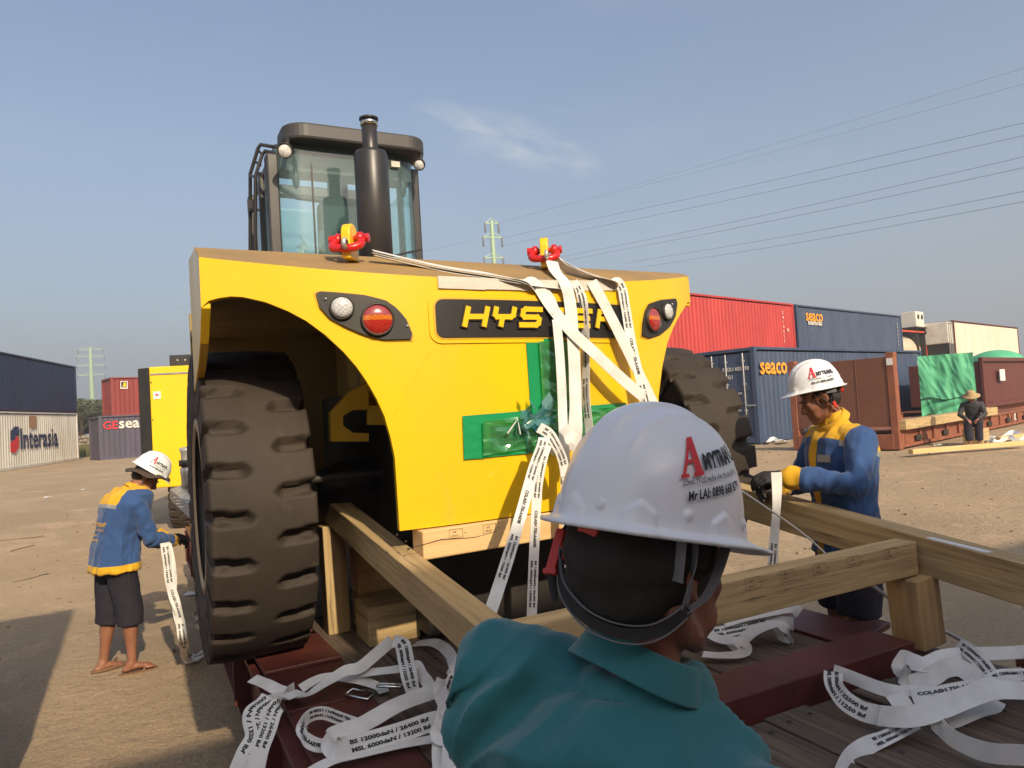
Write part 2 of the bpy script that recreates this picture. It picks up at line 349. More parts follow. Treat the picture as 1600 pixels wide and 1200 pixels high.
# ---------------------------------------------------------------- lettering
_tc = {}
def textflat(s, bold=0.0, cell=0.0):
    k = (s, bold, cell)
    if k in _tc: return _tc[k]
    c = bpy.data.curves.new('t', 'FONT'); c.body = s; c.size = 1.0; c.offset = bold; c.resolution_u = 2
    o = bpy.data.objects.new('t', c); COL.objects.link(o); me = evalmesh(o); bpy.data.objects.remove(o)
    bm = bmesh.new(); bm.from_mesh(me); bpy.data.meshes.remove(me)
    if cell and len(bm.verts):
        xs = [v.co.x for v in bm.verts]; x = min(xs) + cell
        while x < max(xs):
            bmesh.ops.bisect_plane(bm, geom=bm.verts[:] + bm.edges[:] + bm.faces[:], plane_co=(x, 0, 0), plane_no=(1, 0, 0)); x += cell
    if not len(bm.verts): bm.free(); return ([(0, 0)], [], .3)
    vs = [(v.co.x, v.co.y) for v in bm.verts]; bm.verts.index_update(); fs = [[v.index for v in f.verts] for f in bm.faces]; bm.free()
    x0 = min(v[0] for v in vs); x1 = max(v[0] for v in vs); vs = [(v[0] - x0, v[1]) for v in vs]
    _tc[k] = (vs, fs, x1 - x0); return _tc[k]
def textmap(mb, s, fn, size=1.0, width=None, bold=0.0, shear=0.0, mi=None, x0=0.0, y0=0.0, cell=0.0, flipx=False, align='L'):
    """adds text to mb; fn(x,y)->world point; width squeezes the text to that length"""
    vs, fs, w = textflat(s, bold, cell); kx = size if width is None else width / w
    W_ = w * kx; sh = {'L': 0, 'C': -W_ / 2, 'R': -W_}[align]
    P = []
    for (x, y) in vs:
        X = x * kx + sh + shear * y * size; Y = y * size
        P.append(fn(x0 + (W_ - X if flipx else X), y0 + Y))
    mb.add(P, fs, [[(0, 0)] * len(f) for f in fs], mi, sm=False); return W_
def planefn(o, x, y): return lambda a, b: V(o) + V(x) * a + V(y) * b
def rectmap(mb, fn, x0, y0, x1, y1, nx=1, ny=1, mi=None):
    P = [fn(x0 + (x1 - x0) * i / nx, y0 + (y1 - y0) * j / ny) for j in range(ny + 1) for i in range(nx + 1)]
    mb.add(P, [[j * (nx + 1) + i, j * (nx + 1) + i + 1, (j + 1) * (nx + 1) + i + 1, (j + 1) * (nx + 1) + i] for j in range(ny) for i in range(nx)], [[(0, 0)] * 4] * (nx * ny), mi)

def catmull(pts, n=8):
    out = []; k = len(pts)
    for i in range(k - 1):
        p0, p1, p2, p3 = pts[max(i - 1, 0)], pts[i], pts[i + 1], pts[min(i + 2, k - 1)]
        for j in range(n):
            t = j / n; out.append(.5 * ((2 * p1) + (p2 - p0) * t + (2 * p0 - 5 * p1 + 4 * p2 - p3) * t * t + (3 * p1 - p0 - 3 * p2 + p3) * t ** 3))
    out.append(pts[-1]); return out

STRAP_TXT = ['COLASH 750-AAR9R', 'BS 12000daN / 26400 lbf', 'MSL 6000daN / 13200 lbf']
def ribbon(name, pts, width=.06, parent=None, wdir=None, ang=None, text=False, side=1, label=None, cat=None, group=None, thick=.0022, n=8, flip=False, texts=None, tstart=.03):
    """lashing strap: pts world points; width direction from wdir (one or per point) or lying at angle ang (0 flat .. 90 on edge)"""
    P = catmull([V(p) for p in pts], n); k = len(P); m = len(pts)
    T = [(P[min(i + 1, k - 1)] - P[max(i - 1, 0)]).normalized() for i in range(k)]
    Wd = []
    for i in range(k):
        q = i / n; a = int(min(q, m - 1)); b = min(a + 1, m - 1); fr = q - a
        if wdir is not None:
            if isinstance(wdir, list): w = wdir[a].lerp(wdir[b], fr)
            else: w = V(wdir)
        else:
            A = (ang[a] * (1 - fr) + ang[b] * fr) if isinstance(ang, list) else (ang or 0)
            sd = T[i].cross(V((0, 0, 1)))
            if sd.length < .05: sd = Wd[-1] if Wd else TX
            sd.normalize(); lastsd = sd if i == 0 or sd.dot(lastsd) >= 0 else -sd; sd = lastsd; aw = V((P[i].x, P[i].y, 0)).normalized(); kk = max(-1, min(1, sd.dot(aw) * 3.5)); w = sd * cos(radians(A)) + V((0, 0, 1)) * (sin(radians(A)) * kk)
        w = w - T[i] * w.dot(T[i])
        if w.length < 1e-4: w = Wd[-1].copy() if Wd else TX.copy()
        w.normalize()
        Wd.append(w)
    # a little smoothing of the width direction
    for _ in range(2): Wd = [(Wd[max(i - 1, 0)] + Wd[i] * 2 + Wd[min(i + 1, k - 1)]).normalized() for i in range(k)]
    S = [0]; 
    for i in range(1, k): S.append(S[-1] + (P[i] - P[i - 1]).length)
    mb = MB(); vs = []; nrm = []
    for i in range(k):
        nn = T[i].cross(Wd[i]).normalized(); nrm.append(nn); hw = width / 2 * (1 + .03 * noise.noise(P[i] * 20))
        lo = P[i] - nn * thick / 2; hi = P[i] + nn * thick / 2; cup = nn * .0006
        vs += [lo - Wd[i] * hw, lo + cup, lo + Wd[i] * hw, lo + Wd[i] * hw, hi + Wd[i] * hw, hi + Wd[i] * hw, hi + cup, hi - Wd[i] * hw, hi - Wd[i] * hw, lo - Wd[i] * hw]
    fs = []; uv = []
    for i in range(k - 1):
        for (j, j2, a_, b_) in ((0, 1, 0, .5), (1, 2, .5, 1), (3, 4, 0, .1), (5, 6, 1, .5), (6, 7, .5, 0), (8, 9, 0, .1)):
            fs.append([i * 10 + j, i * 10 + j2, (i + 1) * 10 + j2, (i + 1) * 10 + j]); uv.append([(S[i], a_ * width), (S[i], b_ * width), (S[i + 1], b_ * width), (S[i + 1], a_ * width)])
    fs += [[9, 7, 2, 0], [(k - 1) * 10 + q for q in (0, 2, 5, 7)]]; uv += [[(0, 0)] * 4] * 2
    mb.add(vs, fs, uv, sm=True)
    o = mb.build(name, 'web', parent, fixn=False)
    if label: tag(o, label, cat, group)
    if text:
        tb = MB(); side = 1 if sum(nrm[i].dot(O - P[i]) for i in range(k // 4, k)) > 0 else -1
        def fn(s, t):
            s = max(0, min(S[-1] - 1e-4, s)); lo, hi = 0, k - 1
            while hi - lo > 1:
                md = (lo + hi) // 2
                if S[md] <= s: lo = md
                else: hi = md
            f = (s - S[lo]) / max(1e-6, S[hi] - S[lo]); return P[lo].lerp(P[hi], f) + Wd[lo].lerp(Wd[hi], f).normalized() * (t * side * (-1 if flip else 1)) + nrm[lo].lerp(nrm[hi], f).normalized() * (side * (thick / 2 + .0016))
        s = tstart; q = 0
        while s < S[-1] - .10:
            a = (texts or STRAP_TXT)
            if q % 2 == 0:
                w = textmap(tb, a[1 % len(a)], lambda x, y: fn(S[-1] - s - x if flip else s + x, y), size=width * .27, width=min(width * 4.0, S[-1] - s - .02), bold=.045, y0=.08 * width, cell=.35)
                textmap(tb, a[2 % len(a)], lambda x, y: fn(S[-1] - s - x if flip else s + x, y), size=width * .27, width=w, bold=.045, y0=-.30 * width, cell=.35)
            else:
                w = textmap(tb, a[0], lambda x, y: fn(S[-1] - s - x if flip else s + x, y), size=width * .40, width=min(width * 3.3, S[-1] - s - .02), bold=.05, y0=-.14 * width, cell=.35)
            s += w + .05; q += 1
        if tb.v: tb.build('printing', 'ink', o, fixn=False)
    return o

# ================================================================ SETTING
def sstep(a, b, x): t = max(0, min(1, (x - a) / (b - a))); return t * t * (3 - 2 * t)
def zg(x, y):
    d = sqrt(x * x + y * y); z = .30 * sstep(7, 20, d)
    if d < 45:
        f = 1 - sstep(25, 45, d)
        z += f * (.035 * noise.noise(V((x * .35, y * .35, 0))) + .018 * noise.noise(V((x * 1.3, y * 1.3, 4))) + .006 * noise.noise(V((x * 5, y * 5, 9))))
        # wheel ruts
        for off, w, dp in ((0, .22, .03), (1.9, .22, .03), (4.3, .3, .025)):
            q = (x * .93 - y * .36) + 6.2 - off + .4 * sin(y * .22); z -= f * dp * exp(-(q / w) ** 2)
            q = (x * .55 - y * .83) + 7.5 - off * .9 + .5 * sin(x * .25); z -= f * dp * exp(-(q / w) ** 2)
    return z
def build_ground():
    n = 330; vs = []; K = 2.6
    def w(t): return (abs(t) ** K) * (1 if t > 0 else -1) * 3000 + t * 22
    for j in range(n + 1):
        for i in range(n + 1):
            x = w(-1 + 2 * i / n); y = w(-1 + 2 * j / n) + 6; vs.append((x, y, zg(x, y)))
    fs = [[j * (n + 1) + i, j * (n + 1) + i + 1, (j + 1) * (n + 1) + i + 1, (j + 1) * (n + 1) + i] for j in range(n) for i in range(n)]
    mb = MB(); mb.add(vs, fs, sm=True)
    m = pm('dry_sandy_ground', (.43, .315, .192), (.345, .252, .152), .45, .95, bump=.9, bscale=9, c3=(.49, .345, .215), c3amt=.52, c3scale=1.1, detail=9, bdist=.035)
    t = m.node_tree; b = t.nodes['Principled BSDF']; tc = [x for x in t.nodes if x.type == 'TEX_COORD'][0]
    # fine gravel on top of the broad clods
    vo = N(t, 'ShaderNodeTexNoise'); vo.inputs['Scale'].default_value = 55; vo.inputs['Detail'].default_value = 4; vo.inputs['Roughness'].default_value = .7; t.links.new(tc.outputs['Object'], vo.inputs['Vector'])
    bn = N(t, 'ShaderNodeBump'); bn.inputs['Strength'].default_value = .8; bn.inputs['Distance'].default_value = .012
    old = b.inputs['Normal'].links[0].from_socket; t.links.new(old, bn.inputs['Normal']); t.links.new(vo.outputs[0], bn.inputs['Height']); t.links.new(bn.outputs[0], b.inputs['Normal'])
    src = b.inputs['Base Color'].links[0].from_socket; mxx = N(t, 'ShaderNodeMix', data_type='RGBA', blend_type='MULTIPLY'); r = N(t, 'ShaderNodeMapRange'); t.links.new(vo.outputs[0], r.inputs[0])
    r.inputs[1].default_value = .3; r.inputs[2].default_value = .65; r.inputs[3].default_value = .66; r.inputs[4].default_value = 1.12
    mxx.inputs[0].default_value = 1; t.links.new(src, mxx.inputs[6]); t.links.new(r.outputs[0], mxx.inputs[7]); t.links.new(mxx.outputs[2], b.inputs['Base Color'])
    o = mb.build('ground', m, None, fixn=False); tag(o, kind='structure'); return o
build_ground()

def litter():
    # clods and stones lying on the sand: nobody could count them
    mb = MB(); rnd = random.Random(3)
    for i in range(750):
        if i % 2: x, y = rnd.uniform(-9, -2.2), rnd.uniform(3.5, 22)
        else: x, y = rnd.uniform(2.2, 16), rnd.uniform(4.2, 20)
        r = rnd.uniform(.005, .018) * (1 + .04 * y); mb.ell((x, y, zg(x, y) + r * .2), (r * rnd.uniform(.8, 1.5), r, r * .6), Matrix.Rotation(rnd.random() * 3, 3, 'Z'), n=6)
    tag(mb.build('pebbles', pm('pebble', (.26, .19, .12), (.19, .14, .09), 3, .95)), kind='stuff')
litter()

# ---------------------------------------------------------------- containers
ctex = {}
def cmat(key, c1, c2, c3=None, a=.66):
    a -= .035
    if key not in ctex: ctex[key] = pm(key + '_container_paint', c1, c2, 1.2, .5, bump=.05, c3=c3, c3amt=a, c3scale=2.2, stretch=(1, 1, .35))
    return ctex[key]
def corr(mb, L, H, y, flip, z0, x0, axis='x', depth=.036, pitch=.278):
    """corrugated sheet along x at plane y, ribs recessed inwards"""
    n = max(1, int(L / pitch)); p = L / n; pts = []; s = 1 if not flip else -1
    for i in range(n):
        b = x0 + i * p; pts += [(b, 0), (b + p * .26, 0), (b + p * .50, depth), (b + p * .76, depth)]
    pts.append((x0 + L, 0)); vs = []
    for (a, d) in pts:
        for z in (z0, z0 + H):
            vs.append((a, y + s * d, z) if axis == 'x' else (y + s * d, a, z))
    mb.add(vs, [[2 * i, 2 * i + 2, 2 * i + 3, 2 * i + 1] for i in range(len(pts) - 1)], sm=False)
def container(name, label, corner, deg, L, H, mat, group=None, doors=False, cat='container', framemat=None, smooth=False, Wd=2.44):
    X = frame(V(corner), deg); r = thing(name, label, cat, corner, group)
    mb = MB(xf=X); b = .15
    if smooth: mb.box(V((L / 2, .08, H / 2)), (L - .3, .04, H - .3)); mb.box(V((L / 2, Wd - .08, H / 2)), (L - .3, .04, H - .3))
    else: corr(mb, L - 2 * b, H - .30, .035, False, .16, b); corr(mb, L - 2 * b, H - .30, Wd - .035, True, .16, b)
    corr(mb, Wd - .3, H - .30, L - .05, True, .16, .15, 'y')
    if not doors: corr(mb, Wd - .3, H - .30, .05, False, .16, .15, 'y')
    mb.box(V((L / 2, Wd / 2, H - .05)), (L - .2, Wd - .2, .04)); mb.box(V((L / 2, Wd / 2, .12)), (L - .2, Wd - .2, .06))
    mb.build('wall_panels', mat, r, fixn=False)
    mb = MB(xf=X)
    for y in (.035, Wd - .035):
        mb.box(V((L / 2, y, H - .05)), (L - .34, .07, .085)); mb.box(V((L / 2, y, .09)), (L - .34, .07, .15))
    for x in (.035, L - .035):
        mb.box(V((x, Wd / 2, H - .06)), (.07, Wd - .34, .10)); mb.box(V((x, Wd / 2, .09)), (.07, Wd - .34, .15))
        for y in (.075, Wd - .075): mb.box(V((x + (.04 if x < 1 else -.04), y, H / 2)), (.15, .15, H - .24))
    mb.build('frame', framemat or mat, r, bevel=.01)
    for x in (.09, L - .09):
        for y in (.08, Wd - .08):
            for z in (.06, H - .06):
                c = MB(xf=X); c.box(V((x, y, z)), (.18, .165, .122)); c.build('corner_casting', framemat or mat, r, bevel=.012)
    if doors:
        for k, (y0, y1) in enumerate(((.16, Wd / 2 - .01), (Wd / 2 + .01, Wd - .16))):
            d = MB(xf=X); d.box(V((.07, (y0 + y1) / 2, H / 2)), (.05, y1 - y0, H - .32))
            for z in (.5, 1.1, 1.7, 2.3):
                if z < H - .3: d.box(V((.04, (y0 + y1) / 2, z)), (.03, y1 - y0 - .12, .22))
            dd = d.build('door', mat, r, bevel=.01)
            for q in (.22, .78):
                y = y0 + (y1 - y0) * q; lr = MB(xf=X); lr.tube([(-.005, y, .2), (-.005, y, H - .18)], .022, 8)
                for z in (.35, 1.0, 1.8, H - .4): lr.box(V((.01, y, z)), (.05, .09, .05))
                lr.box(V((-.02, y - .16, 1.15)), (.02, .34, .035)); lr.build('lock_rod', 'steel', dd)
    return r, X
def facetext(mb, X, s, px0, px1, pyb, bold=.03, hk=None, shear=0, off=.006, mi=None):
    """letters on the long side of a container: baseline pixel pyb at px0, ending at px1"""
    p0 = X @ V((0, 0, 0)); n = X.to_3x3() @ V((0, -1, 0)); xd = X.to_3x3() @ V((1, 0, 0))
    a = PN(px0, pyb, p0, n); b = PN(px1, pyb - 0.06 * (px1 - px0), p0, n); w = (b - a).dot(xd)
    vs, fs, tw = textflat(s, bold); size = hk if hk else w / tw
    textmap(mb, s, planefn(a + n * off, xd, V((0, 0, 1))), size=size, width=w, bold=bold, shear=shear, mi=mi, cell=0)
RD = 42.0
rx_, ry_ = cos(radians(RD)), sin(radians(RD))
navy = cmat('navy', (.050, .075, .135), (.036, .056, .105), (.10, .085, .08), .70)
navyd = cmat('deep_navy', (.010, .022, .060), (.008, .017, .045))
redc = cmat('red', (.46, .040, .035), (.37, .030, .028), (.26, .05, .04), .68)
redd = cmat('dark_red', (.26, .040, .030), (.20, .030, .024), (.16, .07, .05), .66)
whitec = cmat('white', (.62, .60, .53), (.50, .47, .40), (.38, .28, .19), .66)
purp = cmat('purple_grey', (.085, .075, .11), (.065, .058, .085), (.14, .09, .07), .62)
reef = cmat('reefer_white', (.66, .61, .50), (.58, .52, .41), (.45, .38, .28), .62)

G1 = 'shipping containers in the row on the right'
c1, X1 = container('shipping_container', 'navy container on the ground, doors beside the right tyre, large orange lettering', (7.25, 21.5, .32), RD, 13.7, 2.9, navy, G1, doors=True)
mb = MB(); facetext(mb, X1, 'seaco', 1188.5, 1230, 584, bold=.02); mb.build('lettering', pm('orange_lettering', (.85, .33, .02), None, rough=.6), c1, fixn=False)
mb = MB()
R3 = X1.to_3x3()
for k, (y, z, s, h) in enumerate(((1.10, 2.22, 'SEGU 605293', .16), (1.10, 1.98, '45G1', .16), (1.05, 1.5, 'MAX.G. 32.500', .09), (1.05, 1.36, 'TARE 3.820', .09), (1.05, 1.22, 'NET 28.680', .09), (1.05, .98, 'CU.CAP. 76.3', .09))):
    textmap(mb, s, planefn(X1 @ V((-.004, y, z)), R3 @ V((0, -1, 0)), V((0, 0, 1))), size=h, bold=.02)
for z in (2.3, 2.05, 1.8, 1.55, 1.3): textmap(mb, 'SEGU'[int((2.3 - z) / .25) % 4], planefn(X1 @ V((13.1, -.004, z)), R3 @ V((1, 0, 0)), V((0, 0, 1))), size=.2, bold=.02)
for z in (2.0, 1.7, 1.4, 1.1): textmap(mb, '6052'[int((2.0 - z) / .3) % 4], planefn(X1 @ V((12.7, -.004, z)), R3 @ V((1, 0, 0)), V((0, 0, 1))), size=.2, bold=.02)
mb.build('marking', 'white', c1, fixn=False)
c2, X2 = container('shipping_container', 'bright red container on the upper level of the right-hand row', (14.2 - 13.72 * rx_, 35.8 - 13.72 * ry_, 3.27), RD, 13.7, 2.9, redc, G1)
mb = MB(); R3 = X2.to_3x3()
for i, z in enumerate((2.35, 2.12, 1.89, 1.66, 1.43, 1.2, .97)): textmap(mb, 'CAIU822'[i], planefn(X2 @ V((12.5, -.004, z)), R3 @ V((1, 0, 0)), V((0, 0, 1))), size=.19, bold=.02)
textmap(mb, '45', planefn(X2 @ V((12.85, -.004, 1.5)), R3 @ V((1, 0, 0)), V((0, 0, 1))), size=.22, bold=.02)
mb.build('marking', 'white', c2, fixn=False)
mb = MB(); mb.prism([(12.6, .22), (13.1, .22), (13.1, .5), (12.95, .62), (12.85, .5), (12.6, .55)], -.012, -.002, 'Y', xf=X2); mb.build('marking', pm('orange_sticker', (.80, .36, .03), None), c2)
c3_, X3 = container('shipping_container', 'navy blue container on the upper level with small orange lettering at its left end', (14.4, 36.0, 3.27), RD, 13.7, 2.9, navy, G1)
mb = MB(); facetext(mb, X3, 'seaco', 1259.5, 1285.5, 500.5, bold=.02); mb.build('lettering', ctex.setdefault('ol', pm('orange_lettering_b', (.85, .33, .02), None, rough=.6)), c3_, fixn=False)
mb = MB(); facetext(mb, X3, 'intermodal', 1263, 1284, 507, bold=.03)
R3 = X3.to_3x3()
for i, z in enumerate((2.3, 2.08, 1.86, 1.64, 1.42, 1.2, .98)): textmap(mb, 'SEGU634'[i], planefn(X3 @ V((12.9, -.004, z)), R3 @ V((1, 0, 0)), V((0, 0, 1))), size=.18, bold=.02)
mb.build('marking', 'white', c3_, fixn=False)
container('shipping_container', 'plain navy container under the bright red one, hidden behind the front container', (14.2 - 13.72 * rx_, 35.8 - 13.72 * ry_, .34), RD, 13.7, 2.9, navyd, G1)
container('shipping_container', 'plain navy container under the upper navy one, hidden behind the front container', (14.4, 36.0, .34), RD, 13.7, 2.9, navyd, G1)

G2 = 'shipping containers on the left side of the yard'
fx, fy = -27.0, 44.8; dx, dy = .23, -.97
lx, ly = fx + 13.7 * dx, fy + 13.7 * dy; LD = math.degrees(atan2(-dy, -dx))
cw, XW = container('shipping_container', 'white corrugated container on the ground at the left with navy lettering', (lx, ly, .30), LD, 13.7, 2.9, whitec, G2)
cb, XB = container('shipping_container', 'dark navy container stacked on top of the white one at the left', (lx, ly, 3.21), LD, 13.7, 2.9, navyd, G2)
mb = MB(mats=2)
facetext(mb, XW, 'Interasia', 32.5, 91, 701, bold=.02, mi=0)
p0 = XW @ V((0, 0, 0)); nW = XW.to_3x3() @ V((0, -1, 0)); xW = XW.to_3x3() @ V((1, 0, 0))
def wpt(px, py, off=.008): return PN(px, py, p0, nW) + nW * off
for mi, poly in ((0, [(16, 674), (23, 666), (29.5, 667), (29.5, 680), (24, 684), (16, 690)]), (1, [(16, 691), (24, 686), (24, 681), (29.5, 683), (29.5, 697), (24, 708), (16, 706)])):
    mb.add([wpt(*q, off=.008 + .002 * mi) for q in poly], [list(range(len(poly)))], [[(0, 0)] * len(poly)], mi)
mb.build('lettering', [pm('navy_lettering', (.02, .03, .09), None), 'redink'], cw, fixn=False)
mb = MB(); mb.add([wpt(46, 650, .01), wpt(57, 650, .01), wpt(57, 668, .01), wpt(46, 669, .01)], [[0, 1, 2, 3]]); mb.build('rust_patch', pm('rust_patch', (.36, .20, .10), None), cw, fixn=False)
cg, XG = container('shipping_container', 'purple grey container on the ground beyond the yellow machine with red and white lettering', (-24.0, 41.8, .27), RD, 13.7, 2.59, purp, G2)
cr, XR = container('shipping_container', 'dark red container on top of the far stack behind the purple grey one', (-26.2, 47.2, 2.90), RD, 13.7, 2.59, redd, G2)
container('shipping_container', 'dark red container at the bottom of the far stack, hidden by the purple grey one', (-26.2, 47.2, .29), RD, 13.7, 2.59, redd, G2)
mb = MB(); facetext(mb, XG, 'GE', 161, 184.5, 671, bold=.02, mi=0); facetext(mb, XG, 'seaco', 186, 242, 669, bold=.02, mi=1); mb.build('lettering', ['redink', 'white'], cg, fixn=False)
mb = MB(); p0 = XR @ V((0, 0, 0)); nR = XR.to_3x3() @ V((0, -1, 0))
for mi, (a, b, c, d) in enumerate(((188, 595.5, 199.5, 607.5), (189.2, 596.5, 198.3, 605.5))):
    mb.add([PN(x, y, p0, nR) + nR * (.01 + .004 * mi) for x, y in ((a, d), (c, d), (c, b), (a, b))], [[0, 1, 2, 3]], mi=mi)
mb.add([PN(x, y, p0, nR) + nR * .02 for x, y in ((191, 604.5), (197.5, 604), (196.5, 597.5), (193, 598), (192.5, 601))], [[0, 1, 2, 3, 4]], mi=2)
mb.build('sticker', ['sticker', 'ink', 'badge_yellow'], cr, fixn=False)

# ---------------------------------------------------------------- shade givers beside and behind the camera
X = frame(V((-2.56 - 2.44 * .889, 3.52 - 2.44 * .457, 0)), 27.2); r = thing('flat_rack', 'dark red flat rack end wall just outside the left edge, a sliver of it showing', 'flat rack', tuple(X @ V((0, 0, 0))))
M['rack_dark'] = pm('dark_red_rack', (.12, .022, .018), (.09, .018, .015), 2, .6, c3=(.16, .07, .05), c3amt=.62)
mb = MB(xf=X); mb.box(V((1.22, -.12, 1.55)), (2.14, .10, 2.3)); mb.box(V((1.22, -.10, 2.72)), (2.14, .16, .14)); mb.build('end_wall', 'rack_dark', r, bevel=.01)
for x in (.09, 2.35): mb = MB(xf=X); mb.box(V((x, -.12, 1.45)), (.18, .24, 2.72)); mb.build('corner_post', 'rack_dark', r, bevel=.015)
mb = MB(xf=X)
for x in (.07, 2.37): mb.box(V((x, -3.1, .27)), (.14, 5.7, .42))
mb.box(V((1.22, -3.1, .44)), (2.2, 5.8, .06)); mb.box(V((1.22, -5.95, .27)), (2.1, .14, .42)); mb.build('base_frame', 'rack_dark', r, bevel=.01)

def behind(off, z, label):
    # unseen stack added across, behind the trailer, so its shadow covers the near deck
    p = tp(-3.6 + off, -9.15, z); container('shipping_container', label, tuple(p), 27.2, 12.2, 2.59, redd, 'unseen containers added to shade the deck')
behind(0, 0, 'lower red container, unseen, added behind the camera to shade the deck')
behind(0, 2.61, 'upper red container, unseen, added behind the camera to shade the deck')

# ---------------------------------------------------------------- tank, reefer, small unit on the far right upper level
X = frame(V((24.7, 46.6, 2.88)), RD); r = thing('tank_container', 'cream tank in an orange red frame on the upper level beyond the navy containers', 'tank container', (24.7, 46.6, 2.88))
mb = MB(xf=X); Lk = 2.9
mb.lathe([(.02, .12), (.6, .18), (.95, .32), (1.08, .55), (1.10, .8), (1.10, 5.2), (.95, 5.6), (.02, 5.8)], 32, 'X', (0, 1.22, 1.25)); mb.build('tank_shell', 'cream', r)
mb = MB(xf=X)
for x in (.06, 6.0):
    for y in (.06, 2.38): mb.box(V((x, y, 1.3)), (.13, .13, 2.6))
    for z in (.06, 2.54): mb.box(V((x, 1.22, z)), (.12, 2.3, .12))
for y in (.06, 2.38):
    for z in (.06, 2.54): mb.box(V((3.03, y, z)), (5.8, .1, .1))
mb.build('frame', 'orangered', r, bevel=.01)
mb = MB(); textmap(mb, '99', planefn(X @ V((1.4, .10, .9)), X.to_3x3() @ V((1, 0, 0)), V((0, 0, 1))), size=.5, bold=.03); mb.build('lettering', 'redink', r, fixn=False)
X = frame(V((27.95, 49.4, 5.75)), RD); r = thing('cooling_unit', 'small white cooling unit with two vents standing above the tank frame', 'cooling unit', (27.95, 49.4, 5.75))
mb = MB(xf=X); mb.box(V((.9, .6, .55)), (1.5, 1.0, 1.1)); mb.build('housing', 'white', r, bevel=.04)
for x in (.55, 1.25):
    q = MB(xf=X); q.lathe([(.02, -.02), (.16, -.02), (.18, .0)], 16, 'Y', (x, .09, .72)); q.build('vent', 'blackpaint', r)
q = MB(xf=X); q.box(V((.9, .6, -.03)), (2.3, 1.3, .08)); q.build('base_plate', 'chassis', r)
q = MB(xf=X); q.box(V((.3, .6, -1.2)), (.12, 1.0, 2.3)); q.box(V((1.6, .6, -1.2)), (.12, 1.0, 2.3)); q.build('support_frame', 'chassis', r)

p = (30.8, 50.0, 3.20); c4, X4 = container('refrigerated_container', 'off white refrigerated container on the upper level at the far right', p, RD, 16.2, 2.9, reef, framemat=M['maroon'])
X = X4
mb = MB(xf=X); mb.box(V((-.45, 1.22, 2.05)), (.9, 2.2, 1.5)); hs = mb.build('cooling_housing', 'white', c4, bevel=.05)
mb = MB(xf=X); mb.box(V((-.40, 1.22, .75)), (.75, 2.1, 1.1)); mb.build('compressor_bay', 'blackpaint', c4, bevel=.03)
mb = MB(xf=X)
for x in (-.8, -.42, -.05): mb.box(V((x, .09, 1.45)), (.05, .05, 2.6))
for z in (.2, 1.28, 2.7): mb.box(V((-.42, .09, z)), (.8, .05, .05))
mb.build('guard_rail', 'steel', c4)
mb = MB(xf=X); mb.lathe([(.02, -.02), (.22, -.02), (.25, 0)], 20, 'X', (-.9, 1.7, 2.2)); mb.build('vent', 'blackpaint', c4)
container('refrigerated_container', 'off white container beneath the far right refrigerated one, hidden by the green tarpaulin', (30.8, 50.0, .28), RD, 16.2, 2.9, reef)
container('shipping_container', 'plain navy container under the cream tank', (24.7, 46.6, .3), RD, 6.06, 2.57, navyd, G1)

# ---------------------------------------------------------------- flat racks, tarpaulin, seated man's surroundings (right middle distance)
FR = frame(V((8.75, 16.6, .30)), RD)     # near right-hand foot of the big end wall; x along the rack, y across (away to the left)
r = thing('flat_rack', 'rusty orange flat rack with a tall brown end wall, beside the navy container', 'flat rack', tuple(FR @ V((0, 0, 0))))
mb = MB(xf=FR)
mb.box(V((.06, 1.25, 1.36)), (.10, 2.2, 1.62)); mb.box(V((.004, .85, 1.36)), (.012, .02, 1.60)); mb.box(V((.004, 1.65, 1.36)), (.012, .02, 1.60))
mb.build('end_wall', 'rackbrown', r, bevel=.008)
for y in (.06, 2.44):
    q = MB(xf=FR); q.box(V((.10, y, 1.10)), (.22, .17, 2.15)); q.box(V((.10, y, 2.22)), (.2, .19, .10)); q.box(V((.28, y, .45)), (.2, .12, .7)); q.build('corner_post', 'rackrust', r, bevel=.015)
q = MB(xf=FR); q.box(V((-.012, .06, 2.05)), (.02, .13, .16)); q.build('reflector', 'sticker', r)
mb = MB(xf=FR)
for y in (.08, 2.42):
    mb.box(V((6.2, y, .43)), (12.0, .12, .06)); mb.box(V((6.2, y, .08)), (12.0, .14, .08)); mb.box(V((6.2, y + .01, .26)), (12.0, .05, .30))
    for k in range(13): mb.box(V((.5 + k * .95, y - .045, .26)), (.10, .05, .28))
mb.box(V((6.2, 1.25, .42)), (11.9, 2.2, .06)); mb.box(V((0.05, 1.25, .2)), (.14, 2.3, .35))
mb.build('base_frame', 'rackrust', r, bevel=.01)
mb = MB(xf=FR)
for k in range(6): mb.box(V((1.3 + k * 1.9, .012, .22)), (.34, .02, .13))
mb.build('fork_pocket', 'blackpaint', r)
mb = MB(); textmap(mb, 'SEAU 801 672', planefn(FR @ V((4.7, -.03, .20)), FR.to_3x3() @ V((1, 0, 0)), V((0, 0, 1))), size=.2, bold=.02); textmap(mb, 'K', planefn(FR @ V((9.4, -.03, .18)), FR.to_3x3() @ V((1, 0, 0)), V((0, 0, 1))), size=.3, bold=.04); mb.build('marking', 'sticker', r, fixn=False)
mb = MB(xf=FR); mb.box(V((-.03, 1.9, .25)), (.02, .3, .3)); mb.build('sticker', 'sticker', r)
# loose timber baulk on the rack
tag(MB(xf=FR).box(V((3.6, -.02, .58)), (7.1, .3, .22)).build('timber_baulk', 'timber_old', None, bevel=.01), 'long brown timber baulk lying along the front edge of the flat rack', 'timber')
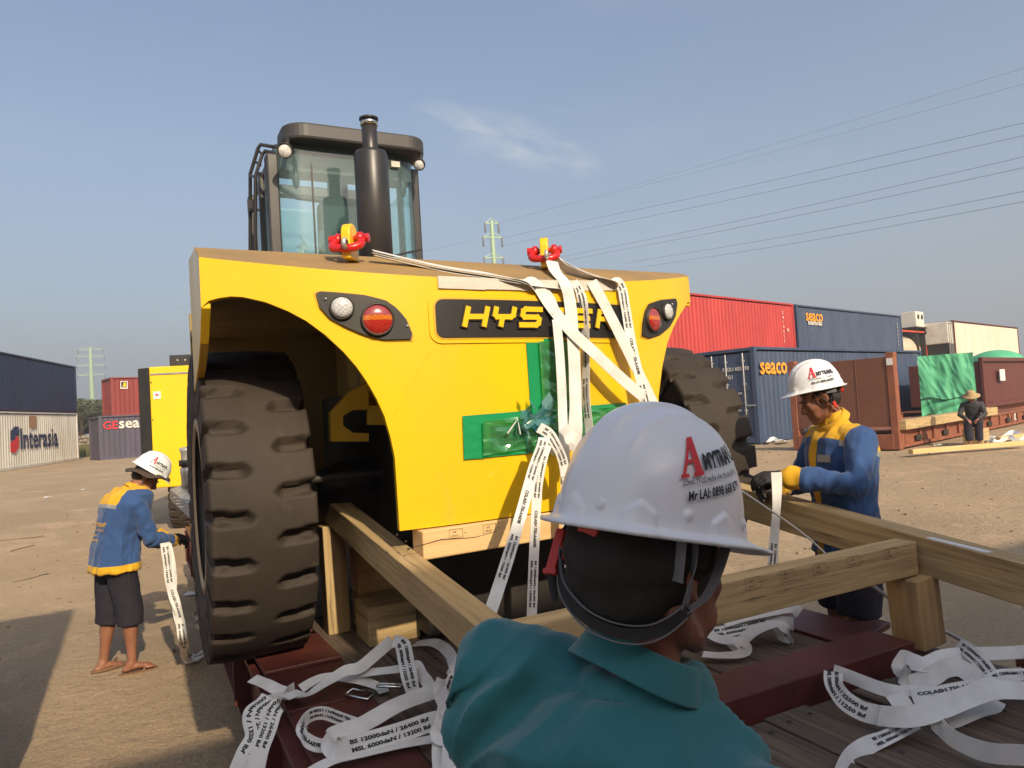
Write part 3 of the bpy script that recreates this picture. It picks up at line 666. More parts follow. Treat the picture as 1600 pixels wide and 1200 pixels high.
# maroon folded rack body on the far right
X = frame(V((16.35, 25.2, .85)), RD); r = thing('steel_bin', 'maroon steel body with white notice standing on the racks at the right edge', 'steel body', tuple(X @ V((0, 0, 0))))
mb = MB(xf=X); mb.box(V((3.5, 1.2, .86)), (7.0, 2.3, 1.52)); mb.build('body', 'maroon', r, bevel=.01)
mb = MB(xf=X)
for z in (.06, 1.68): mb.box(V((3.5, .0, z)), (7.1, .14, .14))
for x in (.0, 6.9): mb.box(V((x, -.03, .86)), (.14, .08, 1.6))
mb.build('frame', 'maroon', r, bevel=.01)
mb = MB(xf=X); mb.box(V((2.15, -.08, 1.1)), (.62, .02, .42)); mb.build('notice', 'sticker', r)
X = frame(V((16.2, 25.4, .33)), RD); r = thing('flat_rack', 'low rusty flat rack stacked under the maroon body at the right edge', 'flat rack', tuple(X @ V((0, 0, 0))))
mb = MB(xf=X)
for y in (.0, 2.4): mb.box(V((4.5, y, .42)), (9.6, .12, .1)); mb.box(V((4.5, y, .08)), (9.6, .12, .1)); mb.box(V((4.5, y + .01, .25)), (9.6, .05, .3))
mb.box(V((4.5, 1.2, .45)), (9.5, 2.3, .06)); mb.build('base_frame', 'rackrust', r, bevel=.01)

def tarp():
    # sheet hanging over crated cargo: a draped surface with folds and a sagging lower layer
    X = frame(V((12.95, 23.0, .76)), -30); r = thing('covered_cargo', 'cargo under a bright green tarpaulin between the navy container and the maroon body', 'covered cargo', tuple(X @ V((0, 0, 0))))
    c = MB(xf=X); c.box(V((.74, .52, .93)), (1.3, .55, 1.8)); c.build('crate', 'timber_old', r)
    for name, z0, z1, off, sd in (('tarpaulin', .55, 1.92, .10, 1.0), ('lower_sheet', .0, .85, .03, 5.0)):
        nx, nz = 90, 44; vs = []
        for j in range(nz + 1):
            tz = j / nz
            for i in range(nx + 1):
                x = 1.5 * i / nx; bottom = z0 + .10 * noise.noise(V((x * 2.1, sd, 0))); z = z1 + (bottom - z1) * tz
                f = .06 * noise.noise(V((x * 3.5 + sd, z * .9, sd))) + .015 * (1 - 2.5 * abs(noise.noise(V((x * 5 + z * 2.2, z * 1.6 - x, sd + 3))))) + .05 * noise.noise(V((x * 1.2, z * .9 + x * .8, sd * 2)))
                if sd > 2:
                    sag = abs(sin((z * 9 + 3.2 * (x - 1.5) ** 2 * .6))) ; f += .06 * sag
                else: f += .025 * abs(sin(x * 2.6 + z * 1.2 + 2 * noise.noise(V((x, z, 3)))))
                f += .05 * tz * (1 if sd < 2 else .4)
                vs.append((x - .02, .22 - off - f * 1.4, z))
        fs = [[j * (nx + 1) + i, j * (nx + 1) + i + 1, (j + 1) * (nx + 1) + i + 1, (j + 1) * (nx + 1) + i] for j in range(nz) for i in range(nx)]
        m = MB(xf=X); m.add(vs, fs, sm=True)
        if sd < 2: m.add([(-.02, .12, 1.92), (1.48, .12, 1.92), (1.48, .84, 1.94), (-.02, .84, 1.94)], [[0, 1, 2, 3]]); m.add([(-.02, .1, 1.92), (-.02, .84, 1.94), (-.02, .84, .1), (-.02, .1, .1)], [[0, 1, 2, 3]]); m.add([(1.48, .1, 1.92), (1.48, .84, 1.94), (1.48, .84, .1), (1.48, .1, .1)], [[0, 1, 2, 3]])
        m.build(name, 'tarp', r, fixn=False)
tarp()
# far green net hump
mb = MB(); mb.ell((21.1, 31.5, 2.4), (1.15, 1.1, .68), n=24); o = mb.build('green_net', 'tarp'); tag(o, 'rounded green net cover showing above the maroon body at the far right', 'net cover')

# loose planks, straps and paper on the yard in front of the racks
G3 = 'loose planks on the ground before the flat rack'
for i, (a, b, w, lab) in enumerate((((1423, 708), (1600, 694), .14, 'long pale plank lying along the ground in front of the flat rack'), ((1560, 688), (1640, 676), .12, 'pale plank lying at a slant behind the long one at the right edge'), ((1390, 690), (1500, 676), .10, 'thin pale plank poking out from under the flat rack'))):
    A, B = PZ(*a, .36), PZ(*b, .36); m = MB(); m.beam(A + V((0, 0, .03)), B + V((0, 0, .03)), w, .10); o = m.build('loose_plank', 'timber_new', None, bevel=.006); tag(o, lab, 'plank', G3)
for i, (pts, lab) in enumerate((([(1540, 688), (1552, 692), (1565, 690), (1575, 686), (1590, 690), (1606, 686)], 'white strap tangled on the ground beside the seated man'), ([(1545, 682), (1556, 688), (1570, 683), (1584, 680), (1600, 683)], 'white strap looped behind the other one near the right edge'), ([(1200, 692), (1208, 689), (1216, 690), (1222, 692), (1228, 689), (1236, 691)], 'white strap lying on the ground below the navy container'))):
    ribbon('loose_strap', [PZ(x, y, .36) + V((0, 0, .02 + .05 * (k % 2))) for k, (x, y) in enumerate(pts)], .13, ang=[0, 50, 10, 60, 0, 30][:len(pts)], label=lab, cat='strap', group='straps dropped on the ground in the yard')
rl = random.Random(5)
for k, (x, y, lab) in enumerate(((75, 777, 'larger white paper scrap on the sand at the left'), (130, 764, 'tiny white paper scrap on the sand near the purple grey container'), (302, 915, 'pale scrap on the shaded sand beside the big left tyre'), (308, 882, 'small pale scrap on the shaded sand above the other one'), (1465, 695, 'white scrap standing on the ground before the flat rack'))):
    p = PZ(x, y, .12 if y > 800 else .33); p.z = zg(p.x, p.y); s = .10 if k != 1 else .06; m = MB()
    m.add([p + V((-s, -s * .3, .02)), p + V((s * .8, -s * .5, .03)), p + V((s, s * .5, .05)), p + V((0, s * .7, .03)), p + V((-s * .8, s * .4, .045))], [[0, 1, 2], [0, 2, 3], [0, 3, 4]]); m.add([q + V((0, 0, -.004)) for q in m.v[:5]], [[2, 1, 0], [3, 2, 0], [4, 3, 0]])
    o = m.build('paper_scrap', 'paper', None, fixn=False); tag(o, lab, 'litter', 'paper scraps on the sand')
def twig(px0, py0, px1, py1, lab):
    A, B = PZ(px0, py0, .1), PZ(px1, py1, .1); pts = []
    for i in range(7):
        q = A.lerp(B, i / 6); q.z = zg(q.x, q.y) + .012; q += V((.05 * noise.noise(V((i * .9, px0, 0))), .08 * noise.noise(V((px0, i * .9, 5))), 0)); pts.append(q)
    m = MB(); m.tube(pts, [.006] * 7, 6); o = m.build('twig', 'bark'); tag(o, lab, 'twig', 'dry twigs on the sand')
twig(20, 905, 75, 893, 'long dry twig on the sand left of the man in sandals'); twig(16, 866, 52, 858, 'short thick dry twig on the sand at the left'); twig(0, 853, 66, 846, 'thin dry twig reaching the left edge of the sand')
twig(1380, 834, 1440, 828, 'dry twig on the sand to the right of the man in blue')

# ---------------------------------------------------------------- trees, bank, pylons, cables
def leafcloud(mb, c, r, n, size, rnd, dark=0):
    for i in range(n):
        while 1:
            d = V((rnd.uniform(-1, 1), rnd.uniform(-1, 1), rnd.uniform(-1, 1)))
            if .35 < d.length < 1: break
        p = V(c) + V((d.x * r[0], d.y * r[1], d.z * r[2])) * (.8 + .35 * noise.noise(d * 2 + V(c))); a = V((rnd.gauss(0, 1), rnd.gauss(0, 1), rnd.gauss(0, 1))).normalized(); b = a.orthogonal().normalized(); s = size * rnd.uniform(.5, 1.3)
        mb.add([p - a * s, p + b * s * .45, p + a * s, p - b * s * .45], [[0, 1, 2, 3]])
def tree(x, y, h, rw, lab, seed):
    rnd = random.Random(seed); r = thing('broadleaf_tree', lab, 'tree', (x, y, .3), 'trees beyond the containers'); m = MB(); z0 = .3
    m.tube([(x, y, z0), (x + .1, y, z0 + h * .4), (x, y, z0 + h * .7)], [.25, .18, .1], 8)
    tips = []
    for k in range(9):
        a = rnd.uniform(0, 6.28); q = V((x + cos(a) * rw * .6, y + sin(a) * rw * .6, z0 + h * rnd.uniform(.35, .85))); m.tube([(x, y, z0 + h * .35), q], [.09, .04], 6); tips.append(q)
    m.build('trunk', 'bark', r); m = MB()
    for q in tips: leafcloud(m, q, (rw * .45, rw * .45, h * .17), 330, .26, rnd)
    leafcloud(m, (x, y, z0 + h * .8), (rw * .6, rw * .6, h * .2), 500, .26, rnd); m.build('crown', 'leaf', r, fixn=False)
def palm(x, y, h, lab, seed):
    rnd = random.Random(seed); r = thing('palm_tree', lab, 'palm tree', (x, y, .3), 'trees beyond the containers'); m = MB(); m.tube([(x, y, .3), (x + .2, y, .3 + h * .5), (x + .1, y, .3 + h)], [.22, .17, .15], 10); m.build('trunk', 'bark', r)
    m = MB(); top = V((x + .1, y, .3 + h))
    for k in range(20):
        a = rnd.uniform(0, 6.28); e = rnd.uniform(-.3, 1.1); L = rnd.uniform(2.2, 3.0); P = []
        for i in range(9):
            t = i / 8; P.append(top + V((cos(a) * L * t * cos(e * (1 - t * .3)), sin(a) * L * t * cos(e * (1 - t * .3)), L * t * sin(e) * (1 - .3 * t) - 1.5 * t * t)))
        for i in range(8):
            d = (P[i + 1] - P[i]).normalized(); sd = d.cross(V((0, 0, 1))).normalized()
            for q in range(3):
                b = P[i].lerp(P[i + 1], q / 3)
                for s in (-1, 1):
                    w = .75 * sin(pi * min(1, (i + 1) / 8.5)) + .15; t2 = b + sd * s * w + V((0, 0, -.35 * w)) + d * .35; m.add([b, b + d * .07, t2], [[0, 1, 2]])
    m.build('crown', 'palmleaf', r, fixn=False)
tree(-44.5, 74, 5.6, 3.2, 'dusty green tree left of the dark red far container', 3)
tree(-40.5, 78, 6.3, 2.8, 'taller dusty tree just behind the left end of the far container', 4)
palm(-39.8, 70, 3.4, 'low palm with drooping fronds in the gap between the container stacks', 5)
palm(-42.6, 71, 4.0, 'palm with drooping fronds half hidden by the navy container at the left', 6)
tree(-50, 80, 5.5, 4, 'broad tree mostly hidden behind the stacked containers at the left', 8)
def bank():
    rnd = random.Random(12); m = MB()
    for i in range(5000):
        x = rnd.uniform(-36, -27); y = rnd.uniform(50, 60); z = .3 + .35 * sstep(50, 58, y); h = rnd.uniform(.15, .6); a = rnd.uniform(0, 6.28); w = .06
        m.add([(x - w * cos(a), y - w * sin(a), z), (x + w * cos(a), y + w * sin(a), z), (x + rnd.uniform(-.15, .15), y, z + h)], [[0, 1, 2]])
    tag(m.build('grass', 'grass', None, fixn=False), kind='stuff')
bank()
m = MB(); rw = random.Random(2)
for j in range(5):
    for i in range(34): m.ell((-38 + i * .42 + (j % 2) * .2, 61 + rw.uniform(-.1, .1), .45 + j * .30), (.25, .2, .19), n=8)
o = m.build('rubble_wall', 'stone'); tag(o, 'low rubble stone wall behind the green bank in the gap at the left', 'wall')

def pylon(px, pytop, D, arms, lab, wtop=.35, kind=0):
    top = PY(px, pytop, D); x, y, h = top.x, top.y, top.z; r = thing('electricity_pylon', lab, 'pylon', (x, y, 0)); m = MB()
    m.tube([(x, y, 0), (x, y, h)], [wtop * 2.2, wtop], 8)
    if True:
        pass
    m.build('mast', 'pylon', r); tips = []
    for (pya, half) in arms:
        z = PY(px, pya, D).z; a = MB(); a.beam((x - half, y - half * .35, z), (x + half, y + half * .35, z), .22, .22); a.beam((x - half, y - half * .35, z), (x, y, z + 1.0), .12, .12); a.beam((x + half, y + half * .35, z), (x, y, z + 1.0), .12, .12); a.build('cross_arm', 'pylon', r)
        for s in (-1, 1):
            q = V((x + s * half, y + s * half * .35, z)); i = MB(); i.tube([q, q - V((0, 0, 1.6))], [.17, .17], 8); i.build('insulator', 'insul', r); tips.append(q - V((0, 0, 1.7)))
    return tips
t1 = pylon(768, 347, 130, ((349, 1.2), (371, 1.7), (403, 1.7)), 'slim pale green power pylon rising above the machine')
t2 = pylon(141, 545, 290, ((546, 4.2), (557, 4.6), (571, 4.6), (586, 4.6)), 'distant pale green power pylon with four arms at the left', wtop=.6)
def cable(px0, py0, px1, py1, lab, D0=128, D1=26, sag=1.6, rad=.02, mid=None):
    A, B = PY(px0, py0, D0), PY(px1, py1, D1); B = A + (B - A) * 1.25; pts = []
    for i in range(41):
        t = i / 40; p = A.lerp(B, t); p.z -= sag * 4 * t * (1 - t) * (t * .8) ; pts.append(p)
    m = MB(); m.tube(pts, [rad * (.20 + .80 * (pts[i].y / D0)) * 1.1 + .002 for i in range(41)], 5, cap=False); o = m.build('power_cable', 'wire'); tag(o, lab, 'cable', 'overhead cables crossing the sky')
for k, (a, b, c, d, ds) in enumerate(((784, 372, 1600, 176, 'topmost of the six stronger'), (786, 384, 1600, 196, 'second from the top of the six stronger'), (868, 404, 1600, 229, 'third from the top of the six stronger'), (876, 409, 1600, 246, 'fourth from the top of the six stronger'), (975, 412, 1600, 283, 'fifth from the top of the six stronger'), (1010, 417, 1600, 299, 'lowest of the six stronger'))):
    cable(a, b, c, d, ds + ' overhead cables running to the right edge', sag=.9)
cable(772, 352, 1600, 92, 'faint thin cable highest in the sky at the right', rad=.009, sag=.8); cable(770, 350, 1600, 117, 'faint thin cable just under the highest one', rad=.009, sag=.8)
cable(754, 372, 330, 470, 'faint cable leaving the slim pylon towards the left behind the cab', D1=240, rad=.02, sag=1.0)

# ================================================================ THE MACHINE
CWC, CWH, CWB = 1.325, 1.275, .28
def cv0(u): x = min(1.0, abs((u - CWC) / CWH)); return -CWB * (1 - x ** 2.2)
def cvv(u): return cv0(u) + .058 * u
def ztop(u): return 2.437 + .39 * cv0(u) + .012 * u
def S(u, z, off=0.0):
    e = .01; d = (cvv(u + e) - cvv(u - e)) / (2 * e); n = V((d, -1, 0)).normalized(); return TR @ (V((u, cvv(u), z)) + n * off)
def SN(u):
    e = .01; d = (cvv(u + e) - cvv(u - e)) / (2 * e); return (TR.to_3x3() @ V((d, -1, 0))).normalized()
def surf(px, py, off=0.0):
    v = -.2
    for _ in range(60):
        p = TRI @ PN(px, py, TR @ V((0, v, 0)), TY); v = .5 * v + .5 * (cvv(min(2.6, max(0, p.x))) - off)
    return p.x, p.z
def SP(px, py, off=0.0): u, z = surf(px, py, off); return S(u, z, off)

machine = thing('heavy_forklift', 'huge yellow forklift with black cab and curved rear counterweight, tied down on the low trailer', 'forklift', tuple(tp(1.3, .9, DECK)))
UL, UR = .05, CWC + CWH
la = [surf(*p) for p in ((315, 480), (326, 470), (340, 466), (360, 463), (380, 464), (415, 472), (450, 486), (478, 501), (508, 523), (537, 550), (557, 573), (573, 596), (588, 622), (601, 651), (610, 682), (617, 715), (620, 760))]
ra = [surf(*p) for p in ((1075, 472), (1061, 494), (1052, 512), (1043, 535), (1035, 572), (1029, 620))]
la = sorted(la); ra = sorted([(u, z) for u, z in ra]); UV0 = la[-1][0]; UV1 = ra[0][0] - .02
ZB = 1.325
def lerp_list(L, x):
    if x <= L[0][0]: return L[0][1]
    for a, b in zip(L, L[1:]):
        if x <= b[0]: return a[1] + (b[1] - a[1]) * (x - a[0]) / max(1e-6, b[0] - a[0])
    return L[-1][1]
def zbot(u):
    if u <= UV0: return lerp_list(la, u)
    if u >= UV1: return lerp_list([(UV1, 1.50)] + ra, u)
    return ZB
holes = [(surf(846, 540)[0], surf(846, 540)[0] + .13, 1.80, 2.055), (surf(765, 660)[0], surf(765, 660)[0] + .50, 1.615, 1.715)]
us = sorted(set([round(UL + (UR - UL) * i / 90, 4) for i in range(91)] + [round(UV0, 4), round(UV0 + .002, 4), round(UV1, 4), round(UV1 - .002, 4)] + [round(u, 4) for u, z in la + ra if UL < u < UR] + [round(h[i], 4) for h in holes for i in (0, 1)]))
lv = sorted(set([ZB + (2.6 - ZB) * i / 40 for i in range(41)] + [h[i] for h in holes for i in (2, 3)]))
def face_sheet(off, mb, flip):
    vs = []; idx = {}
    for i, u in enumerate(us):
        a, b = zbot(u), ztop(u)
        for j, z in enumerate(lv):
            zz = min(max(z, a), b); idx[i, j] = len(vs); vs.append(S(u, zz, off))
    fs = []
    for i in range(len(us) - 1):
        um = (us[i] + us[i + 1]) / 2
        for j in range(len(lv) - 1):
            zm = (lv[j] + lv[j + 1]) / 2
            if zm < min(zbot(us[i]), zbot(us[i + 1])) - .02 and lv[j + 1] < min(zbot(us[i]), zbot(us[i + 1])): continue
            if lv[j] > max(ztop(us[i]), ztop(us[i + 1])): continue
            if any(h[0] < um < h[1] and h[2] < zm < h[3] for h in holes): continue
            fs.append([idx[i, j], idx[i + 1, j], idx[i + 1, j + 1], idx[i, j + 1]])
    mb.add(vs, fs, sm=True)
TH = .045
mb = MB(); face_sheet(0, mb, False); face_sheet(-TH, mb, True)
for i in range(len(us) - 1):   # lower and upper rims
    a, b = us[i], us[i + 1]; mb.add([S(a, zbot(a), 0), S(b, zbot(b), 0), S(b, zbot(b), -TH), S(a, zbot(a), -TH)], [[0, 1, 2, 3]])
for u in (UL, UR): mb.add([S(u, zbot(u), 0), S(u, ztop(u), 0), S(u, ztop(u), -TH), S(u, zbot(u), -TH)], [[0, 1, 2, 3]])
for h in holes:
    c = [(h[0], h[2]), (h[1], h[2]), (h[1], h[3]), (h[0], h[3])]
    for k in range(4): a, b = c[k], c[(k + 1) % 4]; mb.add([S(*a, 0), S(*b, 0), S(*b, -.2), S(*a, -.2)], [[0, 1, 2, 3]])
    mb.add([S(*q, -.2) for q in c], [[0, 1, 2, 3]])
me = mb.mesh('counterweight', wloc(machine)); bm = bmesh.new(); bm.from_mesh(me); bmesh.ops.remove_doubles(bm, verts=bm.verts, dist=.0003); bmesh.ops.dissolve_degenerate(bm, edges=bm.edges, dist=.0002); bmesh.ops.recalc_face_normals(bm, faces=bm.faces); bm.to_mesh(me); bm.free()
cw = link('counterweight', me, 'yellow', machine, wloc(machine))
es = cw.modifiers.new('e', 'EDGE_SPLIT'); es.split_angle = radians(35)
# sloping dusty top, then the flat deck in front of it
mb = MB(); vs = []; nu = 60; rows = [0, .12, .3, .55, .8, 1.0]
for i in range(nu + 1):
    u = UL + (UR - UL) * i / nu; v0 = cvv(u)
    for t in rows: v = v0 + (.24 - v0) * t; vs.append(tp(u, v, ztop(u) + .39 * (v - v0) * 1.0 + .004 * sin(t * pi)))
    uu = CWC + (u - CWC) * .80; vs.append(tp(uu, 1.0, 2.56)); vs.append(tp(uu, 2.2, 2.56))
    if False: pass
nr = len(rows) + 2
mb.add(vs, [[i * nr + j, (i + 1) * nr + j, (i + 1) * nr + j + 1, i * nr + j + 1] for i in range(nu) for j in range(nr - 1)], sm=False)
top = mb.build('top_deck', 'dusty_top', cw, fixn=False)
# side skirts of the mudguards and the lining over the wheels
for sx, u0 in ((1, UL), (-1, UR)):
    b_ = cvv(u0); prof = [(b_ + .002, ztop(u0) - .006), (.24, ztop(u0) + .39 * (.24 - b_) - .004), (.62, 2.56), (.62, 1.95), (.3, 2.05), (.16, 2.12), (b_ + .002, 2.24 if sx > 0 else 2.3)]
    if sx < 0: prof = [(b_ + .002, ztop(u0) - .006), (b_ + .03, ztop(u0)), (b_ + .03, 2.3), (b_ + .002, 2.3)]
    k = MB(xf=TR); k.prism(prof, u0 + .001 * sx, u0 + .035 * sx, 'X'); k.build('side_skirt', 'yellow', cw, bevel=.004)
    k = MB(xf=TR); k.box(V((u0 + .42 * sx, 1.05, 2.36)), (.70, 1.75, .04)); k.box(V((u0 + .62 * sx, 1.93, 1.75)), (1.1, .04, 1.5)); k.box(V((u0 + .98 * sx, 1.15, 1.75)), (.03, 1.5, 1.4)); k.build('mudguard_lining', pm('dusty_lining', (.36, .24, .065), (.28, .18, .05), 3, .8), cw)
# badge with raised italic letters
pu0 = surf(680, 500)[0]; pu1 = surf(680, 500)[0] + 1.03; pz0, pz1 = surf(685, 528)[1], surf(680, 468)[1]
def rrect(u0, u1, z0, z1, r, n=6):
    P = []
    for cx, cz, a0 in ((u1 - r, z1 - r, 0), (u0 + r, z1 - r, 90), (u0 + r, z0 + r, 180), (u1 - r, z0 + r, 270)):
        for i in range(n + 1): a = radians(a0 + 90 * i / n); P.append((cx + r * cos(a), cz + r * sin(a)))
    return P
def raised(mb, poly, o0, o1, n=10, mi=None):
    """plate following the curved face: vertical strips cut from a polygon given in (u,z)"""
    u0 = min(p[0] for p in poly); u1 = max(p[0] for p in poly); prev = None
    def span(u):
        zs = []
        for (a, b) in zip(poly, poly[1:] + poly[:1]):
            if (a[0] - u) * (b[0] - u) <= 0 and abs(a[0] - b[0]) > 1e-9: zs.append(a[1] + (b[1] - a[1]) * (u - a[0]) / (b[0] - a[0]))
        return (min(zs), max(zs)) if zs else None
    cols = []
    for i in range(n + 1):
        u = u0 + 1e-4 + (u1 - u0 - 2e-4) * (.5 - .5 * cos(pi * i / n)); s_ = span(u)
        if s_: cols.append((u, *s_))
    vs = []
    for (u, a, b) in cols: vs += [S(u, a, o0), S(u, a, o1), S(u, b, o1), S(u, b, o0)]
    fs = []
    for i in range(len(cols) - 1):
        for j in range(3): fs.append([i * 4 + j, (i + 1) * 4 + j, (i + 1) * 4 + j + 1, i * 4 + j + 1])
    k = (len(cols) - 1) * 4; fs += [[0, 1, 2, 3], [k, k + 3, k + 2, k + 1]]
    mb.add(vs, fs, mi=mi)
mb = MB(); raised(mb, rrect(pu0 - .028, pu1 + .028, pz0 - .024, pz1 + .026, .05), -.003, .006, 40); rim = mb.build('badge_frame', 'yellow', cw)
mb = MB(); raised(mb, rrect(pu0 - .008, pu1 + .008, pz0 - .007, pz1 + .008, .038), .0, .0085, 40); mb.build('badge_plate', 'yellow_in', cw)
mb = MB(); raised(mb, rrect(pu0, pu1, pz0, pz1, .032), .0, .013, 40); badge = mb.build('badge_plate', 'plate', cw)
LET = {'H': [[(0, 0), (0, 1)], [(1, 0), (1, 1)], [(0, .5), (1, .5)]], 'Y': [[(0, 1), (0, .62), (.12, .5), (.88, .5), (1, .62), (1, 1)], [(.42, .5), (.42, 0)]],
       'S': [[(1, 1), (.12, 1), (0, .88), (0, .62), (.12, .5), (.88, .5), (1, .38), (1, .12), (.88, 0), (0, 0)]], 'T': [[(0, 1), (1, 1)], [(.5, 1), (.5, 0)]],
       'E': [[(1, 1), (.12, 1), (0, .88), (0, .12), (.12, 0), (1, 0)], [(0, .5), (.9, .5)]], 'R': [[(0, 0), (0, 1), (.88, 1), (1, .88), (1, .62), (.88, .5), (0, .5)], [(.55, .5), (.95, 0)]]}
h0 = surf(728, 513)[1]; h1 = surf(735, 474)[1]; Hh = h1 - h0; base_u = 0; pitch_u = (surf(902, 515)[0] + .0 - base_u) / 2 * .80
posu = [surf(x, 512)[0] for x in (719, 763, 806, 849, 888, 925)]; st_ = (posu[5] - posu[0]) / 5
for li, ch in enumerate('HYSTER'):
    wL = st_ * .64; lb = MB()
    for mi, (half, o1) in enumerate(((.0170, .021), (.0112, .026))):
        for pl in LET[ch]:
            q = [(posu[li] + .012 + x * wL + (z * Hh * .18), h0 + .012 + z * (Hh * .86 - .022)) for x, z in pl]
            for a, b in zip(q, q[1:]):
                d = V((b[0] - a[0], b[1] - a[1], 0)); L_ = d.length; d.normalize(); e = V((-d.y, d.x, 0)) * half; a2 = V((a[0], a[1], 0)) - d * half * .8; b2 = V((b[0], b[1], 0)) + d * half * .8
                P4 = [a2 - e, b2 - e, b2 + e, a2 + e]; vs = [S(p.x, p.y, .008) for p in P4] + [S(p.x, p.y, o1 + .0002 * li) for p in P4]
                lb.add(vs, [[4, 5, 6, 7], [0, 1, 5, 4], [1, 2, 6, 5], [2, 3, 7, 6], [3, 0, 4, 7]], mi=[mi] * 5)
    lb.build('letter', ['chrome' if False else 'plate', 'badge_yellow'], badge, bevel=.0)
# tail lamp housings
def lampset(poly, clear, red, rc, rr, cb_right):
    rr *= .92
    mb = MB(); pl = [surf(*p) for p in poly]; k = len(pl); cx = sum(p[0] for p in pl) / k; cz = sum(p[1] for p in pl) / k
    big = [(cx + (u - cx) * 1.05, cz + (z - cz) * 1.07) for u, z in pl]; raised(mb, big, 0, .004, 24); mb.build('lamp_recess_rim', 'yellow_in', cw)
    mb = MB(); raised(mb, pl, 0, .014, 26); hsg = mb.build('lamp_housing', 'blackpaint', cw)
    for nm, (px, py), r_, mats in (('clear_lamp', clear, rc, 'lens_clear'), ('red_lamp', red, rr, 'lens_red')):
        u, z = surf(px, py); n = SN(u); p = S(u, z, .014); R = n.to_track_quat('Z', 'Y').to_matrix().to_4x4(); X = Matrix.Translation(p) @ R
        b = MB(xf=X); b.lathe([(r_ * 1.13, -.01), (r_ * 1.13, .012), (r_ * 1.02, .018), (r_ * .98, .01)], 32); rg = b.build('lamp_bezel', 'blackpaint', hsg)
        if nm == 'clear_lamp': b = MB(xf=X); b.lathe([(r_, .008), (r_ * .9, .022), (r_ * .5, .028), (.001, .03)], 32); b.build(nm, mats, hsg)
        else:
            b = MB(xf=X); nseg = 36; vs = [(0, 0, .026)]; fs = []; mi = []
            zdir = R.to_3x3().inverted() @ V((0, 0, 1)); ex = V((zdir.y, -zdir.x, 0)).normalized(); ey = V((zdir.x, zdir.y, 0)).normalized()
            g = 18; grid = {}
            for a in range(-g, g + 1):
                for c in range(-g, g + 1):
                    q = V((a / g, c / g, 0)); 
                    if q.length > 1: q = q.normalized()
                    w = ex * q.x * r_ + ey * q.y * r_; grid[a, c] = len(vs); vs.append((w.x, w.y, .024 - .014 * q.length ** 3))
            for a in range(-g, g):
                for c in range(-g, g):
                    if V((a + .5, c + .5, 0)).length / g > 1.12: continue
                    fs.append([grid[a, c], grid[a + 1, c], grid[a + 1, c + 1], grid[a, c + 1]]); y = (c + .5) / g; mi.append(1 if -.08 < y < .30 else (0 if y < 0 else 2))
            b.add(vs, fs, mi=mi, sm=True); b.build(nm, ['lens_red', 'lens_amber', pm('dull_red_lens', (.30, .05, .06), None, rough=.2)], hsg, fixn=False)
    for (px, py) in cb_right:
        u, z = surf(px, py); b = MB(); b.ell(S(u, z, .016), .006, n=8); b.build('screw', 'steel', hsg)
lampset([(494, 459), (500, 456), (530, 458), (570, 462), (602, 470), (620, 483), (634, 500), (643, 522), (642, 530), (600, 531), (570, 524), (540, 511), (516, 498), (500, 480)], (534, 482), (589, 500), .0425, .064, [(509, 468), (635, 510)])
lampset([(1053, 467), (1030, 469), (1012, 475), (1006, 486), (1002, 505), (1001, 524), (1012, 528), (1030, 522), (1044, 510), (1052, 495), (1055, 475)], (1037, 488), (1016, 500), .0425, .064, [(1046, 476)])
# faint weld seams
for a, b in (((678, 540), (612, 655)), ((672, 548), (632, 610)), ((791, 720), (684, 820))):
    m_ = MB(); P = [SP(a[0] + (b[0] - a[0]) * i / 8, a[1] + (b[1] - a[1]) * i / 8, .001) for i in range(9)]; m_.tube(P, .0009, 6); m_.build('weld_seam', 'yellow', cw)
# lifting lugs with red shackles
def lug(px, py, v, sc=1.0):
    c = PN(px, py, tp(0, v, 0), TY); R = frame(c, 27.2 + 55); l = MB(xf=R); P = []
    for i in range(17): a = pi * i / 16; P.append((.050 * cos(a) * sc, .015 + .050 * sin(a) * sc))
    P += [(-.052 * sc, -.09), (.052 * sc, -.09)]; l.prism(P, -.02, .02, 'Y'); l.build('lifting_lug', 'yellow', machine, bevel=.006); return c, R
lugs = [lug(546, 374, .02), lug(851, 392, .10)]
for (c, R), lab in zip([(c, R @ Matrix.Scale(.80, 4)) for c, R in lugs], ('red bow shackle through the yellow lug in front of the exhaust stack', 'red bow shackle through the yellow lug at the middle right of the machine top')):
    sh = thing('bow_shackle', lab, 'shackle', tuple(c), 'red shackles on top of the machine'); b = MB(xf=R)
    P = [V((.02, .055, .0)), V((.045, .075, -.01)), V((.085, .085, -.03)), V((.125, .07, -.045)), V((.15, .03, -.05)), V((.155, -.01, -.052)), V((.14, -.05, -.05)), V((.10, -.08, -.035)), V((.05, -.075, -.012)), V((.02, -.055, .0))]
    P = [V((-p.x * .62 + .012, p.y * .95, p.z * 1.25)) for p in P]; b.tube(catmull(P, 4), .0215, 12); b.build('bow', 'redpaint', sh)
    for y in (-.06, .06): b = MB(xf=R); b.ell((0, y, 0), (.036, .028, .036)); b.build('shackle_eye', 'redpaint', sh)
    b = MB(xf=R); b.tube([(0, -.09, 0), (0, .09, 0)], .016, 12); b.lathe([(.001, -.002), (.028, -.002), (.028, .026), (.001, .026)], 6, 'Y', (0, .082, 0), sm=False); b.lathe([(.001, -.02), (.024, -.02), (.024, .0), (.001, .0)], 16, 'Y', (0, -.088, 0)); b.build('pin', 'redpaint', sh, bevel=.002)
    b = MB(xf=R); b.lathe([(.02, -.012), (.03, -.006), (.03, .006), (.02, .012)], 18, 'Y', (-.125, -.02, -.05)); b.build('ring', 'steel', sh)

